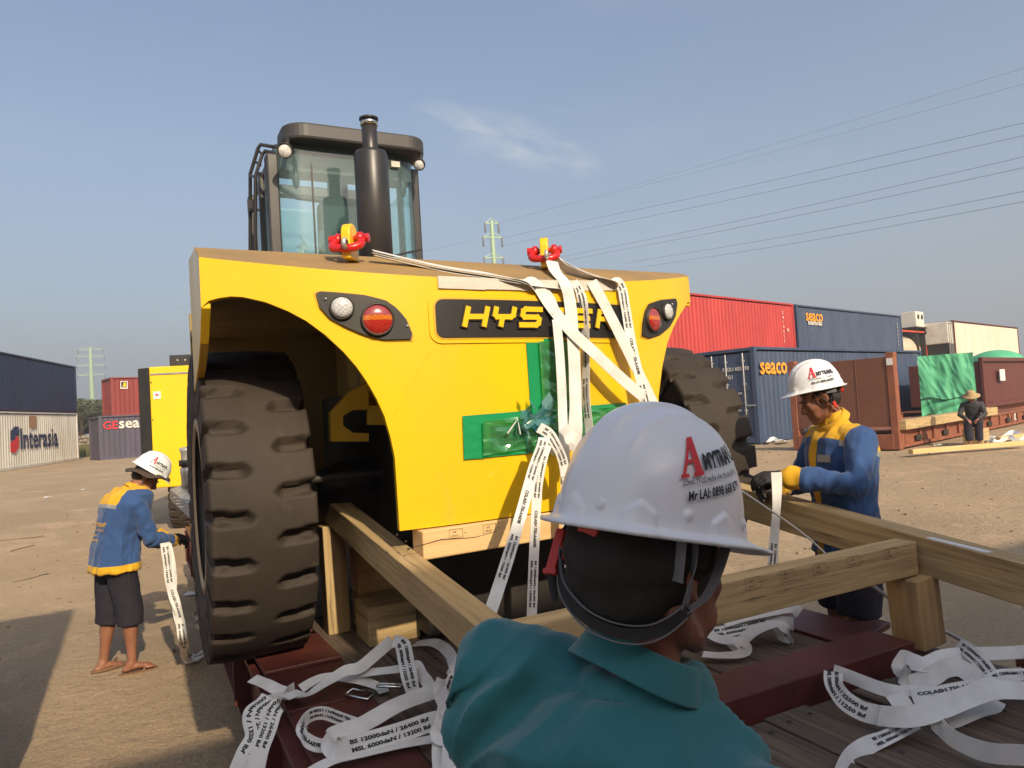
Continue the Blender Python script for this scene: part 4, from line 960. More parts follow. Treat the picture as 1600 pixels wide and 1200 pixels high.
# ---- tyres
def tyre_mesh(R, Wt, Rr, nl=24, dep=.05):
    key = 'tyre'; n = nl * 18
    prof = []      # (w, r) from outer bead over the tread to inner bead
    hw = Wt / 2
    side = [(hw * .80, Rr), (hw * .93, Rr + .04), (hw * 1.01, Rr + (R - Rr) * .35), (hw * 1.03, Rr + (R - Rr) * .6), (hw * 1.0, R - .10), (hw * 1.0, R - .06), (hw * .995, R - .03)]
    tread = [(hw * x, R - .010 * abs(x) ** 3) for x in [.975, .92, .86, .8, .74, .68, .62, .55, .48, .42, .36, .30, .24, .18, .12, .06, 0]]
    prof = side + tread; prof = prof + [(-w, r) for (w, r) in prof[:-1][::-1]]
    vs = []; k = len(prof); P = 2 * pi / nl
    for (w, r) in prof:
        x = w / hw; s = 1 if x > 0 else -1
        for i in range(n):
            t = 2 * pi * i / n; q = (t / P + (.5 if s < 0 else 0) + .10 * (abs(x) - .5)) % 1.0; q = abs(q - .5)      # 0 at notch centre
            ax = abs(x); rr = r
            if r > Rr + (R - Rr) * .55:
                inner = .22; L_ = (ax - inner) / .16       # rounded slot end at x=inner
                hwid = .150 if L_ > 1 else (.150 * sqrt(max(0, 1 - (1 - L_) ** 2)) if L_ > 0 else 0)
                if hwid > 0:
                    f = 1 - sstep(hwid - .03, hwid + .008, q); rr = r - dep * f * (1 if ax > .45 else sstep(inner - .05, .45, ax) ** .5)
                    w2 = w - s * .018 * f if ax > .96 else w
                else: w2 = w
            else: w2 = w
            rr += .0012 * noise.noise(V((w * 30, cos(t) * R * 14, sin(t) * R * 14)))
            vs.append((w2, rr * cos(t), rr * sin(t)))
    fs = [[i * n + j, i * n + (j + 1) % n, (i + 1) * n + (j + 1) % n, (i + 1) * n + j] for i in range(k - 1) for j in range(n)]
    m = MB(); m.add(vs, fs, sm=True); me = m.mesh('tyre'); bm = bmesh.new(); bm.from_mesh(me); bmesh.ops.recalc_face_normals(bm, faces=bm.faces); bm.to_mesh(me); bm.free(); me.materials.append(M['rubber']); return me
TYM = tyre_mesh(.73, .43, .40)
def wheel(u, v, zc, out, mesh=TYM, R=.73, rr=.40, parent=machine, xf=TR, turn=0):
    c = xf @ V((u, v, zc)); Q = Matrix.Translation(c) @ xf.to_3x3().to_4x4() @ Matrix.Rotation(radians(turn), 4, 'Z')
    e = bpy.data.objects.new('wheel', None); COL.objects.link(e); e.parent = parent; e.location = c - wloc(parent); ROOT[e.name] = c.copy()
    t = bpy.data.objects.new('tyre', mesh); COL.objects.link(t); t.parent = e; Q3 = Q.to_3x3(); t.rotation_euler = Q3.to_euler(); s = R / .73; t.scale = (s * .98, s, s)
    m = MB(xf=Q); o = out
    m.lathe([(rr + .02, o * .16 * s), (rr + .025, o * .185 * s), (rr - .01, o * .19 * s), (rr - .03, o * .15 * s), (rr - .05, o * .02), (.17, 0), (.16, o * .06), (.001, o * .08)], 40, 'X', sm=True)
    m.lathe([(rr + .02, -o * .16 * s), (rr - .02, -o * .19 * s), (rr - .05, -o * .02), (.001, -o * .02)], 40, 'X'); m.build('rim', 'blackpaint', e)
    m = MB(xf=Q); m.lathe([(rr + .012, o * .192 * s), (rr + .028, o * .20 * s), (rr - .012, o * .204 * s), (rr - .02, o * .192 * s)], 48, 'X'); m.build('lock_ring', pm('rim_ring_tan', (.42, .30, .17), None, rough=.6), e)
    m = MB(xf=Q)
    for k in range(12): a = 2 * pi * k / 12; m.lathe([(.001, .0), (.016, .0), (.016, .03), (.001, .03)], 6, 'X', (o * .01, .22 * cos(a), .22 * sin(a)), sm=False)
    m.build('wheel_nut', 'steel', e, label='ring of wheel nuts')
    return e
wheel(.272, .90, DECK + .724, -1, R=.752); wheel(2.84, .90, DECK + .728, 1)
mb = MB(xf=TR); mb.tube([(.45, .9, 1.41), (2.7, .9, 1.41)], .07, 16); mb.tube([(.75, .9, 1.41), (1.95, .9, 1.41)], .15, 16); mb.build('steer_axle', 'chassis', machine)
mb = MB(xf=TR); mb.tube([(.55, .62, 1.50), (1.25, .62, 1.50)], .020, 12); mb.build('steering_rod', 'chassis', machine)
mb = MB(xf=TR); mb.box(V((1.36, 2.2, 1.55)), (.9, 3.6, .75)); mb.box(V((1.75, .55, .98)), (1.5, .5, .5)); mb.box(V((1.6, 2.0, .95)), (1.3, 2.4, .45)); mb.box(V((1.36, 4.1, 1.5)), (1.7, .6, .9)); mb.build('chassis', 'chassis', machine, bevel=.01); mb = MB(xf=TR); mb.box(V((1.36, .8, 1.95)), (.75, 1.4, .7)); mb.build('frame_box', pm('dim_olive_paint', (.42, .28, .06), (.30, .20, .05), 3, .7), machine, bevel=.01)  # the two low boxes are dark fill added for the black shade underneath
# towing bracket seen through the left arch
BV = .45
def bp(px, py): p = TRI @ PN(px, py, tp(0, BV, 0), TY); return (p.x, p.z)
mb = MB(xf=TR)
for poly in ([(515, 645), (545, 612), (575, 597), (575, 640), (550, 641), (535, 650), (535, 665), (550, 676), (575, 677), (575, 690), (516, 690)], [(575, 634), (618, 634), (618, 664), (575, 664)]):
    mb.prism([bp(*q) for q in poly], BV - .02 + random.random() * .004, BV + .03, 'Y')
mb.prism([bp(*q) for q in ((575, 560), (620, 560), (620, 640), (575, 640))], BV + .10, BV + .14, 'Y'); mb.build('towing_bracket', 'yellow_in', machine, bevel=.004)
# engine hood edge, steps, filter
mb = MB(xf=TR); mb.box(V((1.40, 1.95, 2.60)), (1.75, .9, .36)); mb.build('engine_hood', 'blackpaint', machine, bevel=.02)
mb = MB(); ps = [PZ(*q, 1.30) for q in ((265, 764), (283, 758), (332, 758), (332, 815), (306, 797))]; mb.prism([(p.x, p.y) for p in ps], 1.21, 1.30); stp = mb.build('step_platform', 'steel', machine, bevel=.004)
mb = MB()
for i in range(9):
    for j in range(7): q = PZ(268 + i * 5.5 + j * 2, 762 + j * 5, 1.301); mb.ell(q, (.018, .006, .003), Matrix.Rotation(.8 if (i + j) % 2 else -.8, 3, 'Z'), n=6)
mb.build('tread_pattern', 'steel', stp)
q = PZ(295, 762, 1.30); mb = MB(); mb.lathe([(.001, 0), (.055, 0), (.055, .10), (.06, .11), (.06, .16), (.05, .17), (.05, .29), (.058, .30), (.058, .33), (.001, .34)], 24, 'Z', q); flt = mb.build('filter_canister', 'steel', machine)
mb = MB(); mb.lathe([(.062, 0), (.068, 0), (.068, .05), (.062, .05)], 24, 'Z', q + V((0, 0, .18))); mb.build('clamp', 'blackpaint', flt)

# ---- exhaust stack
mb = MB(xf=TR); c = V((1.335, 1.9, 0)); mb.lathe([(.001, 2.4), (.118, 2.4), (.118, 3.62), (.108, 3.645), (.068, 3.66), (.001, 3.66)], 36, 'Z', c); ex = mb.build('exhaust_stack', 'cab', machine)
mb = MB(xf=TR); mb.lathe([(.054, 3.65), (.054, 3.87), (.048, 3.87), (.048, 3.7)], 32, 'Z', c); mb.build('tail_pipe', 'cab', ex)
mb = MB(xf=TR); mb.lathe([(.055, 3.835), (.060, 3.835), (.060, 3.875), (.055, 3.875)], 32, 'Z', c); mb.build('clamp_band', 'chrome', ex)
mb = MB(xf=TR); mb.lathe([(.056, 3.877), (.067, 3.877), (.067, 3.891), (.050, 3.891), (.050, 3.877)], 32, 'Z', c); mb.build('rain_ring', 'cab', ex)

# ---- cab
cabE = bpy.data.objects.new('cab', None); COL.objects.link(cabE); cabE.parent = machine; cc = tp(1.38, 3.0, 2.4); cabE.location = cc - wloc(machine); ROOT['cab'] = cc
CU0, CU1, CV0, CV1, CZ0, CZ1 = .745, 1.955, 2.45, 3.75, 2.40, 3.80
def rr_plan(u0, u1, v0, v1, r, n=8, grow=0):
    P = []
    for cx, cy, a0 in ((u1 - r, v1 - r, 0), (u0 + r, v1 - r, 90), (u0 + r, v0 + r, 180), (u1 - r, v0 + r, 270)):
        for i in range(n + 1): a = radians(a0 + 90 * i / n); P.append((cx + r * cos(a), cy + r * sin(a)))
    return P
mb = MB(xf=TR)
mb.prism(rr_plan(CU0 + .09, CU1 + .0, CV0 - .12, 2.80, .17), 3.868, 3.992); mb.box(V((CU0 + .14, 3.30, 3.93)), (.10, 1.02, .10)); mb.box(V((CU1 - .05, 3.30, 3.93)), (.10, 1.02, .10)); mb.box(V((1.38, 3.84, 3.93)), (1.1, .10, .11)); rf = mb.build('roof', 'cab_trim', cabE, bevel=.02)
mb = MB(xf=TR); mb.prism(rr_plan(CU0 + .08, CU1 - .06, CV0 + .13, 2.79, .05), 3.70, 3.867); mb.build('roof_underside', 'blackpaint', cabE)
for (u, v, w) in ((CU0 + .035, CV0 + .18, .09), (CU1 - .035, CV0 + .2, .07), (CU0 + .04, CV1 - .05, .08), (CU1 - .04, CV1 - .05, .08), (CU0 + .02, 3.05, .05), (CU1 - .02, 3.05, .05)):
    mb = MB(xf=TR); mb.box(V((u, v, (CZ0 + 3.8) / 2)), (w, w * 1.3, 3.84 - CZ0)); mb.build('pillar', 'cab', cabE, bevel=.015)
mb = MB(xf=TR); mb.box(V((1.35, 3.1, 2.62)), (1.14, 1.2, .5)); mb.box(V((1.35, CV1 - .03, 2.98)), (1.0, .05, .06)); mb.build('cab_floor', 'inside', cabE)
# curved rear glazing wrapping the corners, side and front panes
P = [(CU0 + .05, CV0 + .32)] + [(CU0 + .05 + .2 - .2 * cos(a), CV0 + .22 - .2 * sin(a)) for a in [radians(x) for x in range(0, 91, 10)]]
P += [(CU1 - .25 + .2 * sin(a), CV0 + .22 - .2 * cos(a)) for a in [radians(x) for x in range(0, 91, 10)]] + [(CU1 - .05, CV0 + .32)]
mb = MB(xf=TR); vs = []
for (u, v) in P: vs += [(u, v, 2.5), (u, v, 3.865)]
mb.add(vs, [[2 * i, 2 * i + 2, 2 * i + 3, 2 * i + 1] for i in range(len(P) - 1)], sm=True); mb.build('rear_window', 'glass', cabE, fixn=False)
mb = MB(xf=TR); mb.add([(CU0 + .08, CV1 - .02, 2.9), (CU1 - .08, CV1 - .02, 2.9), (CU1 - .08, CV1 - .02, 3.74), (CU0 + .08, CV1 - .02, 3.74)], [[0, 1, 2, 3]]); mb.build('front_window', 'glass', cabE, fixn=False)
for u in (CU0 + .03, CU1 - .03):
    mb = MB(xf=TR); mb.add([(u, CV0 + .28, 2.55), (u, CV1 - .1, 2.55), (u, CV1 - .1, 3.72), (u, CV0 + .28, 3.72)], [[0, 1, 2, 3]]); mb.build('side_window', 'glass', cabE, fixn=False)
for u in (CU0 + .3,): mb = MB(xf=TR); mb.box(V((u, CV0 + .018, 3.1)), (.012, .012, 1.25)); mb.build('window_seal', 'blackpaint', cabE)
# seat with head rest, crossbar inside, wipers, hanging lamps under the roof
mb = MB(xf=TR); mb.prism([(1.17, 2.7), (1.52, 2.7), (1.51, 3.54), (1.47, 3.60), (1.22, 3.60), (1.18, 3.54)], 2.85, 2.98, 'Y'); st = mb.build('operator_seat', 'seat', cabE, bevel=.02)
mb = MB(xf=TR); mb.box(V((1.345, 2.9, 3.73)), (.16, .08, .26)); mb.build('head_rest', 'seat', st, bevel=.02)
mb = MB(xf=TR); mb.tube([(CU0 + .1, 3.2, 3.80), (1.1, 3.35, 3.73), (1.6, 3.35, 3.70), (CU1 - .1, 3.2, 3.74)], .022, 8); mb.build('inner_rail', 'blackpaint', cabE)
mb = MB(xf=TR); mb.tube([(CU1 - .06, CV0 + .05, 3.12), (1.55, CV0 + .0, 3.02)], .009, 6); mb.build('wiper', 'blackpaint', cabE)
mb = MB(xf=TR); mb.box(V((1.66, 3.1, 3.0)), (.03, .03, .9), Matrix.Rotation(.35, 3, 'Y')); mb.box(V((1.75, 3.5, 3.2)), (.02, .03, 1.0)); mb.build('control_column', 'inside', cabE)
for u in (CU0 + .20, CU1 - .16):
    mb = MB(xf=TR); mb.ell((u, CV0 + .12, 3.64), (.03, .03, .085)); mb.build('speaker_pod', 'blackpaint', cabE)
mb = MB(); 
rb = random.Random(4); c0 = tp(1.0, 2.62, 3.02)
for i in range(26):
    a = rb.uniform(0, 6.28); p = c0 + V((rb.gauss(0, .05), rb.gauss(0, .05), rb.uniform(-.18, .14))); q = p + V((rb.uniform(-.09, .09), rb.uniform(-.05, .05), rb.uniform(-.12, .12))); w = V((rb.uniform(-.06, .06), rb.uniform(-.03, .03), rb.uniform(-.03, .05)))
    mb.add([p, q, q + w, p + w], [[0, 1, 2, 3]])
mb.build('plastic_cover', 'film_clear', st, fixn=False)
# work lamps
for (px, py, rad) in ((445.5, 235, .046), (655.5, 257, .038)):
    p = PN(px, py, tp(0, CV0 - .13, 0), TY); d = (O - p).normalized(); d = (d + V((-.15, 0, .0))).normalized(); X = Matrix.Translation(p) @ d.to_track_quat('Z', 'Y').to_matrix().to_4x4()
    mb = MB(xf=X); mb.lathe([(.001, -.09), (rad * .7, -.08), (rad * 1.15, -.02), (rad * 1.25, .012), (rad * 1.1, .016), (rad * 1.0, .004)], 28); wl = mb.build('work_lamp', 'blackpaint', cabE)
    mb = MB(xf=X); mb.lathe([(rad * 1.05, .002), (rad * .7, .012), (.001, .015)], 28); mb.build('lens', pm('work_lamp_lens', (.78, .77, .72), (.5, .5, .48), 60, .15, coat=.5), wl)
    mb = MB(); mb.tube([p - d * .06, p - d * .06 + V((0, .05, .1))], .018, 8); mb.build('bracket', 'blackpaint', wl)
mb = MB(xf=TR); mb.box(V((1.70, CV0 + .0, 3.78)), (.07, .03, .045)); mb.build('roof_lamp', pm('small_lamp', (.55, .5, .42), None), cabE)
# ladder rails on the left of the cab
def cp(px, py, v): return PN(px, py, tp(0, v, 0), TY)
mb = MB(); mb.tube([cp(432, 230, 2.7), cp(407, 226, 2.8), cp(403, 232, 2.8), cp(391, 272, 2.9), cp(391, 395, 2.9)], .014, 8); mb.build('hand_rail', 'cab', cabE)
mb = MB(); mb.tube([cp(432, 240, 2.6), cp(414, 236, 2.7), cp(409, 244, 2.7), cp(399, 275, 2.75), cp(399, 395, 2.75)], .014, 8); mb.build('hand_rail', 'cab', cabE)
for a, b in (((403, 235), (411, 242)), ((398, 252), (407, 258)), ((392, 274), (400, 278)), ((390, 327), (404, 328))):
    mb = MB(); mb.tube([cp(*a, 2.85), cp(*b, 2.75)], .010, 6); mb.build('rail_rung', 'cab', cabE)
mb = MB(); mb.box(cp(394, 322, 2.85), (.06, .04, .09)); mb.build('mirror_mount', 'blackpaint', cabE)
mb = MB(xf=TR); mb.box(V((.60, 3.2, 2.42)), (.5, 1.2, .05)); mb.build('cab_walkway', 'blackpaint', cabE)

# ================================================================ SECOND YELLOW MACHINE (behind, left)
P0 = PY(240.5, 763, 11.6); QX = frame(V((P0.x, P0.y, 0)), 10); y2 = thing('parked_machine', 'second yellow machine with a black corner panel parked beyond the big left tyre', 'machine', (P0.x, P0.y, .1))
zb2, zt2 = P0.z, PY(240.5, 573, 11.6).z
mb = MB(xf=QX); mb.box(V((1.15, .5, (zb2 + zt2) / 2)), (2.3, 1.0, zt2 - zb2)); pn = mb.build('rear_panel', 'yellow', y2, bevel=.02)
mb = MB(xf=QX); mb.prism([(-.205, .12), (-.004, .0), (-.004, 1.6), (-.205, 1.6)], zb2 + .0, zt2 - .01); mb.build('corner_panel', 'blackpaint', y2, bevel=.01)
mb = MB(xf=QX); mb.box(V((1.12, -.008, zt2 - .12)), (2.2, .012, .025)); mb.build('trim_strip', 'chrome', pn)
mb = MB(xf=QX); mb.box(V((.11, -.006, zt2 - .46)), (.11, .008, .12)); stk = mb.build('sticker', 'sticker', pn)
mb = MB(xf=QX); mb.prism([(.08, zt2 - .47), (.14, zt2 - .47), (.11, zt2 - .425)], -.0145, -.0125, 'Y'); mb.build('warning_sign', 'redink', stk)
for z in (zt2 - .25, zt2 - .85, zt2 - 1.5, zb2 + .08):
    mb = MB(xf=QX); mb.ell((.03, -.005, z), .013, n=8); mb.build('bolt', 'blackpaint', pn)
mb = MB(xf=QX); mb.box(V((.55, .3, zt2 + .10)), (.55, .3, .18)); bx = mb.build('lamp_box', 'blackpaint', y2, bevel=.01)
for x in (.40, .52): mb = MB(xf=QX); mb.ell((x, .145, zt2 + .10), .018, n=10); mb.build('lamp', 'steel', bx)
mb = MB(xf=QX); mb.box(V((1.2, 1.9, .85)), (1.5, 3.4, .4)); mb.build('chassis', 'chassis', y2)
wheel(.30, .75, .62, -1, R=.56, rr=.30, parent=y2, xf=QX); wheel(2.2, .75, .62, 1, R=.56, rr=.30, parent=y2, xf=QX)
wheel(.30, 3.4, .62, -1, R=.56, rr=.30, parent=y2, xf=QX); wheel(2.2, 3.4, .62, 1, R=.56, rr=.30, parent=y2, xf=QX)

# ================================================================ TRAILER
tr = thing('low_trailer', 'dark red low trailer with weathered wooden deck carrying the yellow forklift', 'trailer', tuple(tp(1.5, 0, 0)))
def boards(u0, u1, v0, v1, w=.205, z=DECK, gap=.009, name='deck_boards'):
    m = MB(xf=TR); n = round((u1 - u0) / w); w = (u1 - u0) / n
    for i in range(n):
        dz = random.uniform(-.004, .004); dv = random.uniform(-.012, .012); m.box(V((u0 + (i + .5) * w, (v0 + v1) / 2 + dv, z - .025 + dz)), (w - gap, v1 - v0, .05), Matrix.Rotation(random.uniform(-.003, .003), 3, 'Z'))
    b = m.build(name, 'deck', tr, bevel=.005)
    s_ = MB(xf=TR)
    for i in range(n):
        for v in (v0 + .07, v1 - .07, (v0 + v1) / 2): 
            for q in (.25, .75):
                if random.random() < .8: s_.lathe([(.001, .0015), (.008, .0015), (.0085, -.004)], 8, 'Z', (u0 + (i + q) * w, v + random.uniform(-.02, .02), z + .0045))
    s_.build('board_screws', 'blackpaint', b)
boards(.60, 2.72, -1.95, -1.125); boards(.60, .96, -1.12, -.90); boards(.60, 2.48, -.89, 1.2); boards(.60, 2.48, 1.22, 6.4)
def tbox(name, c, s_, bev=.006, mat='trailer', rot=None): m = MB(xf=TR); m.box(V(c), s_, rot); return m.build(name, mat, tr, bevel=bev)
tbox('cross_beam', (1.74, -1.01, .685), (1.54, .20, .17)); tbox('cross_beam', (1.5, 1.21, .62), (2.4, .1, .1))
tbox('side_plate', (.44, -1.02, .672), (.32, 1.86, .024)); tbox('side_plate', (.44, .16, .674), (.32, .46, .022)); tbox('side_plate', (.43, .62, .690), (.34, .44, .022), rot=Matrix.Rotation(.03, 3, 'Z')); tbox('side_plate', (.44, 3.7, .674), (.32, 5.4, .022))
m = MB(xf=TR); m.prism([(2.49, -.86), (2.74, -.86), (2.74, -.76), (2.90, -.72), (2.90, -.66), (2.78, -.62), (2.78, -.28), (2.49, -.28)], .655, .684); m.build('side_plate', 'trailer', tr, bevel=.004)
tbox('side_plate', (2.62, 3.0, .672), (.27, 6.4, .024))
for u in (.31, 2.72):
    m = MB(xf=TR); m.box(V((u, 2.2, .46)), (.022, 8.2, .38)); m.box(V((u, 2.2, .27)), (.16, 8.2, .03)); m.box(V((u, 2.2, .648)), (.16, 8.2, .022))
    for k in range(9): m.box(V((u - .05 if u < 1 else u + .05, -1.7 + k * .98, .46)), (.09, .02, .35))
    m.build('side_beam', 'trailer', tr, bevel=.003)
m = MB(xf=TR)
for k in range(8): m.box(V((1.5, -1.6 + k * 1.05, .52)), (2.3, .08, .18))
for u in (1.0, 2.0): m.box(V((u, 2.2, .42)), (.14, 8.0, .26))
m.build('under_frame', 'trailer', tr)
tbox('tail_beam', (1.5, -1.975, .55), (2.46, .05, .24))
for v in (3.4, 4.5, 5.6):
    for u, o_ in ((.50, -1), (2.50, 1)): wheel(u, v, .385, o_, R=.37, rr=.20, parent=tr, xf=TR)

# ================================================================ TIMBER
def timb(name, label, a, b, w, h, mat='timber', parent=None, group=None, stamps=None, bev=.006):
    m = MB(xf=TR); m.beam(V(a), V(b), w, h); o = m.build(name, mat, parent, bevel=bev)
    if label: tag(o, label, 'timber', group)
    return o
fr = thing('nailed_timbers', 'rough timber frame of sloping rails and posts boxed round the tail of the machine', 'timber frame', tuple(tp(1.7, -.9, DECK)))
timb('rail', None, (.725, .93, 1.310), (.765, -1.02, 1.055), .105, .125, 'timber_old', fr)
timb('rail', None, (2.785, 1.6, 1.40), (2.83, -1.9, .93), .11, .165, 'timber_old', fr)
crl = timb('cross_rail', None, (.83, -.945, 1.045), (2.735, -.945, 1.047), .10, .142, 'timber_old', fr)
timb('post', None, (2.745, -.965, DECK), (2.725, -.965, .972), .145, .15, 'timber', fr)
timb('post', None, (.700, .875, DECK), (.695, .875, 1.235), .12, .115, 'timber_old', fr)
timb('post', None, (.605, .96, DECK), (.605, .96, 1.20), .055, .12, 'timber_new', fr)
timb('bearer', 'pale split bearer timber wedged along the underside of the yellow counterweight', (.80, -.185, 1.262), (2.15, -.12, 1.262), .11, .115, 'timber_new')
GB = 'timber blocks stacked behind the left post'
timb('timber_block', 'squat brown block standing on the deck in front of the stacked pale blocks', (.76, .60, .775), (1.02, .60, .775), .24, .185, 'timber_old', group=GB)
timb('timber_block', 'lower pale block of the stack under the machine behind the squat brown one', (.80, .86, .98), (1.10, .86, .98), .16, .22, 'timber_new', group=GB)
timb('timber_block', 'upper pale block of the stack under the machine, just below the sloping rail', (.81, .865, 1.16), (1.09, .865, 1.16), .15, .14, 'timber_new', group=GB)
timb('timber_block', 'hidden brown block at the foot of the stacked pale blocks', (.80, .86, .775), (1.10, .86, .775), .16, .185, 'timber_old', group=GB)
# ink stamps on the new timber
NAILS = (('nail', (640, 857)), )
def stamp(mb, px, py, p0, n, xd, s=.05):
    p = PN(px, py, p0, n) ; c = p + n * (-.0012 if n.dot(O - p0) < 0 else .0012); up_ = V((0, 0, 1)); f = planefn(c, xd, up_)
    for (a, b, c2, d) in ((0, 0, 1.7, .04), (0, .96, 1.7, 1), (0, 0, .04, 1), (1.66, 0, 1.7, 1)): rectmap(mb, f, a * s, b * s, c2 * s, d * s)
    textmap(mb, 'HT', f, size=s * .32, x0=s * .5, y0=s * .55, bold=.02); textmap(mb, 'VN-012', f, size=s * .26, x0=s * .3, y0=s * .18, bold=.02); textmap(mb, 'b', f, size=s * .4, x0=s * 1.95, y0=s * .3)
m = MB(); pf = tp(0, -.9965, 0)
for x, y in ((1165, 905), (1219, 893), (1271, 882), (1325, 870), (1382, 857)): stamp(m, x, y + 18, pf, -TY, TX, .043)
m.build('stamp', 'stamp', crl, fixn=False, label='row of boxed ink stamps')

# splits, nails and stamps on the pale timber
be = [o for o in bpy.data.objects if o.name == 'bearer'][0]
BD = (tp(2.15, -.12, 1.262) - tp(.80, -.185, 1.262)).normalized(); BN = V((BD.y, -BD.x, 0)); BP = tp(.80, -.185, 1.262) + BN * .0552
def onb(px, py): return PN(px, py, BP, BN)
m = MB(); m.tube([onb(640, 857) + BN * .0, onb(690, 843), onb(740, 840), onb(768, 833)], [.0012, .002, .0015, .0006], 6); m.build('crack', 'ink', be, fixn=False, label='dark split along the face')
for q in ((620, 836), (634, 846), (638, 858)):
    m = MB(); m.ell(onb(*q), .005, n=8); m.build('nail', 'blackpaint', be)
m = MB()
for x, y in ((702, 842), (755, 834)): stamp(m, x, y, BP, BN, BD, .036)
m.build('stamp', 'stamp', be, fixn=False, label='pair of boxed ink stamps')

# ================================================================ PEOPLE
def helmet_pt(az, z, off=0.0, a=.137, b=.113, h=.158):
    """point on the shell in helmet axes (x forward, y left, z up from the rim); returns point"""
    t = min(1, max(0, z / h)); k = (1 - t ** 2.35) ** (1 / 2.1); ca_, sa_ = cos(az), sin(az)
    x = ca_ * a * k; y = sa_ * b * k
    # raised centre band and two side ribs running front to back
    up = sstep(.035, .085, z)
    yy = abs(y); band = (1 - sstep(.020, .027, yy)) * .0055 + exp(-((yy - .052) / .006) ** 2) * .0035
    fade = 1 - sstep(.085, .118, abs(x)); lift = band * up * fade
    # house-shaped bosses near the rim and rivets
    boss = 0
    for a0 in (-83, -31, 83, 31, 180, -135, 135):
        d = atan2(sin(az - radians(a0)), cos(az - radians(a0))) * .125; top_ = .021 + .013 * (1 - min(1, abs(d) / .021))
        boss += .0055 * (1 - sstep(.018, .023, abs(d))) * (1 - sstep(top_ - .003, top_ + .002, z)) * (1 - .25 * min(1, abs(d) / .02))
    for a0 in (-57, 57, -108, 108, -158, 158):
        d = atan2(sin(az - radians(a0)), cos(az - radians(a0))) * .125; rr_ = sqrt(d * d + (z - .024) ** 2); boss += .0035 * (1 - sstep(.0045, .0065, rr_))
    n = V((ca_ / a * max(k, .02), sa_ / b * max(k, .02), t ** 1.35 * 10)).normalized()
    fl = .006 * exp(-z / .006)      # flare where the shell meets the brim
    return V((x, y, z)) + V((ca_, sa_, 0)) * fl + n * (lift + boss + off)
def helmet(parent, X, n=120, m=60, logo=True, name='hard_hat', dist=False, big=False, az0=-110):
    k = MB(xf=X); vs = []; H_ = .158; zs = [H_ * (1 - (1 - j / m) ** 1.9) for j in range(m + 1)]
    rows = []
    def brim(az, r, z):
        front = max(0, cos(az)); fr_ = front ** 2.2; p = helmet_pt(az, 0); d = V((cos(az), sin(az), 0)); ext = r * (1 + 2.5 * fr_)
        return p + d * ext + V((0, 0, z - fr_ * ext * .28))
    for spec in (('i', -.0025), ('b', .0105, -.0045), ('b', .0125, -.002), ('b', .011, .0015), ('b', .005, .0012), ('b', .001, .003)):
        row = []
        for i in range(n):
            az = 2 * pi * i / n
            if spec[0] == 'i': p = helmet_pt(az, 0, -.003) + V((0, 0, -.004))
            else: p = brim(az, spec[1], spec[2])
            row.append(p)
        rows.append(row)
    for z in zs[1:-1]: rows.append([helmet_pt(2 * pi * i / n, z + .003 * (1 - z / H_)) for i in range(n)])
    for r in rows: vs += r
    fs = [[a * n + i, a * n + (i + 1) % n, (a + 1) * n + (i + 1) % n, (a + 1) * n + i] for a in range(len(rows) - 1) for i in range(n)]
    vs.append(helmet_pt(0, H_)); e = len(vs) - 1; b0 = (len(rows) - 1) * n; fs += [[b0 + i, b0 + (i + 1) % n, e] for i in range(n)]
    # inside of the shell
    c0 = len(vs); ins = [-.004, .03, .07, .11, .14]
    for z in ins: vs += [helmet_pt(2 * pi * i / n, max(0, z), -.006) * (1 if z > 0 else 1) + V((0, 0, -.004 if z < 0 else 0)) for i in range(n)]
    fs += [[c0 + a * n + (i + 1) % n, c0 + a * n + i, c0 + (a + 1) * n + i, c0 + (a + 1) * n + (i + 1) % n] for a in range(len(ins) - 1) for i in range(n)]
    fs += [[c0 + (len(ins) - 1) * n + i for i in range(n)][::-1]]
    k.add(vs, fs, sm=True); o = k.build(name, 'helmet', parent, fixn=False)
    if logo:
        t = MB()
        for sgn in (-1, 1):
            R_ = .131 if not big else .158
            def fn(x, y, s=sgn):
                az = (radians(az0) + x / R_) if s < 0 else (radians(70) + x / R_)
                return X @ helmet_pt(az, (y - .05) * (.84 if big else 1) + .061 + (x * .20 if big else 0), (.0022 if not big else .0024) + .0024 * (1 - sstep(.05, .09, y)))
            # tall red initial with a slab foot, the name, then two small lines
            def pm4(pl):
                c = [V((*q, 0)) for q in pl]; G = [fn(*(c[0].lerp(c[1], i / 4).lerp(c[3].lerp(c[2], i / 4), j / 5))[:2]) for j in range(6) for i in range(5)]
                t.add(G, [[j * 5 + i, j * 5 + i + 1, j * 5 + i + 6, j * 5 + i + 5] for j in range(5) for i in range(4)], mi=1)
            for pl in ([(0, .058), (.005, .058), (.021, .108), (.014, .108)], [(.014, .108), (.026, .108), (.036, .058), (.023, .058)], [(-.003, .053), (.011, .053), (.010, .058), (-.003, .058)], [(.019, .053), (.038, .053), (.038, .058), (.019, .058)], [(.008, .072), (.026, .072), (.026, .077), (.009, .077)]):
                pm4(pl)
            textmap(t, 'MYTRANS', fn, size=.030, width=.100, bold=.045, x0=.041, y0=.060, cell=.14)
            textmap(t, 'CÔNG TY CỔ PHẦN VẬN TẢI VÀ XẾP DỠ', fn, size=.0085, width=.125, bold=.02, x0=0, y0=.043, cell=.6)
            textmap(t, 'Mr LAI: 0898 668 879', fn, size=.017, width=.112, bold=.035, x0=.010, y0=.0225, cell=.14)
        t.build('lettering', ['ink', 'redink'], o, fixn=False)
    return o
def basis(fwd, up=V((0, 0, 1))):
    f = fwd.normalized(); l = up.cross(f).normalized(); u = f.cross(l); return Matrix((f, l, u)).transposed()
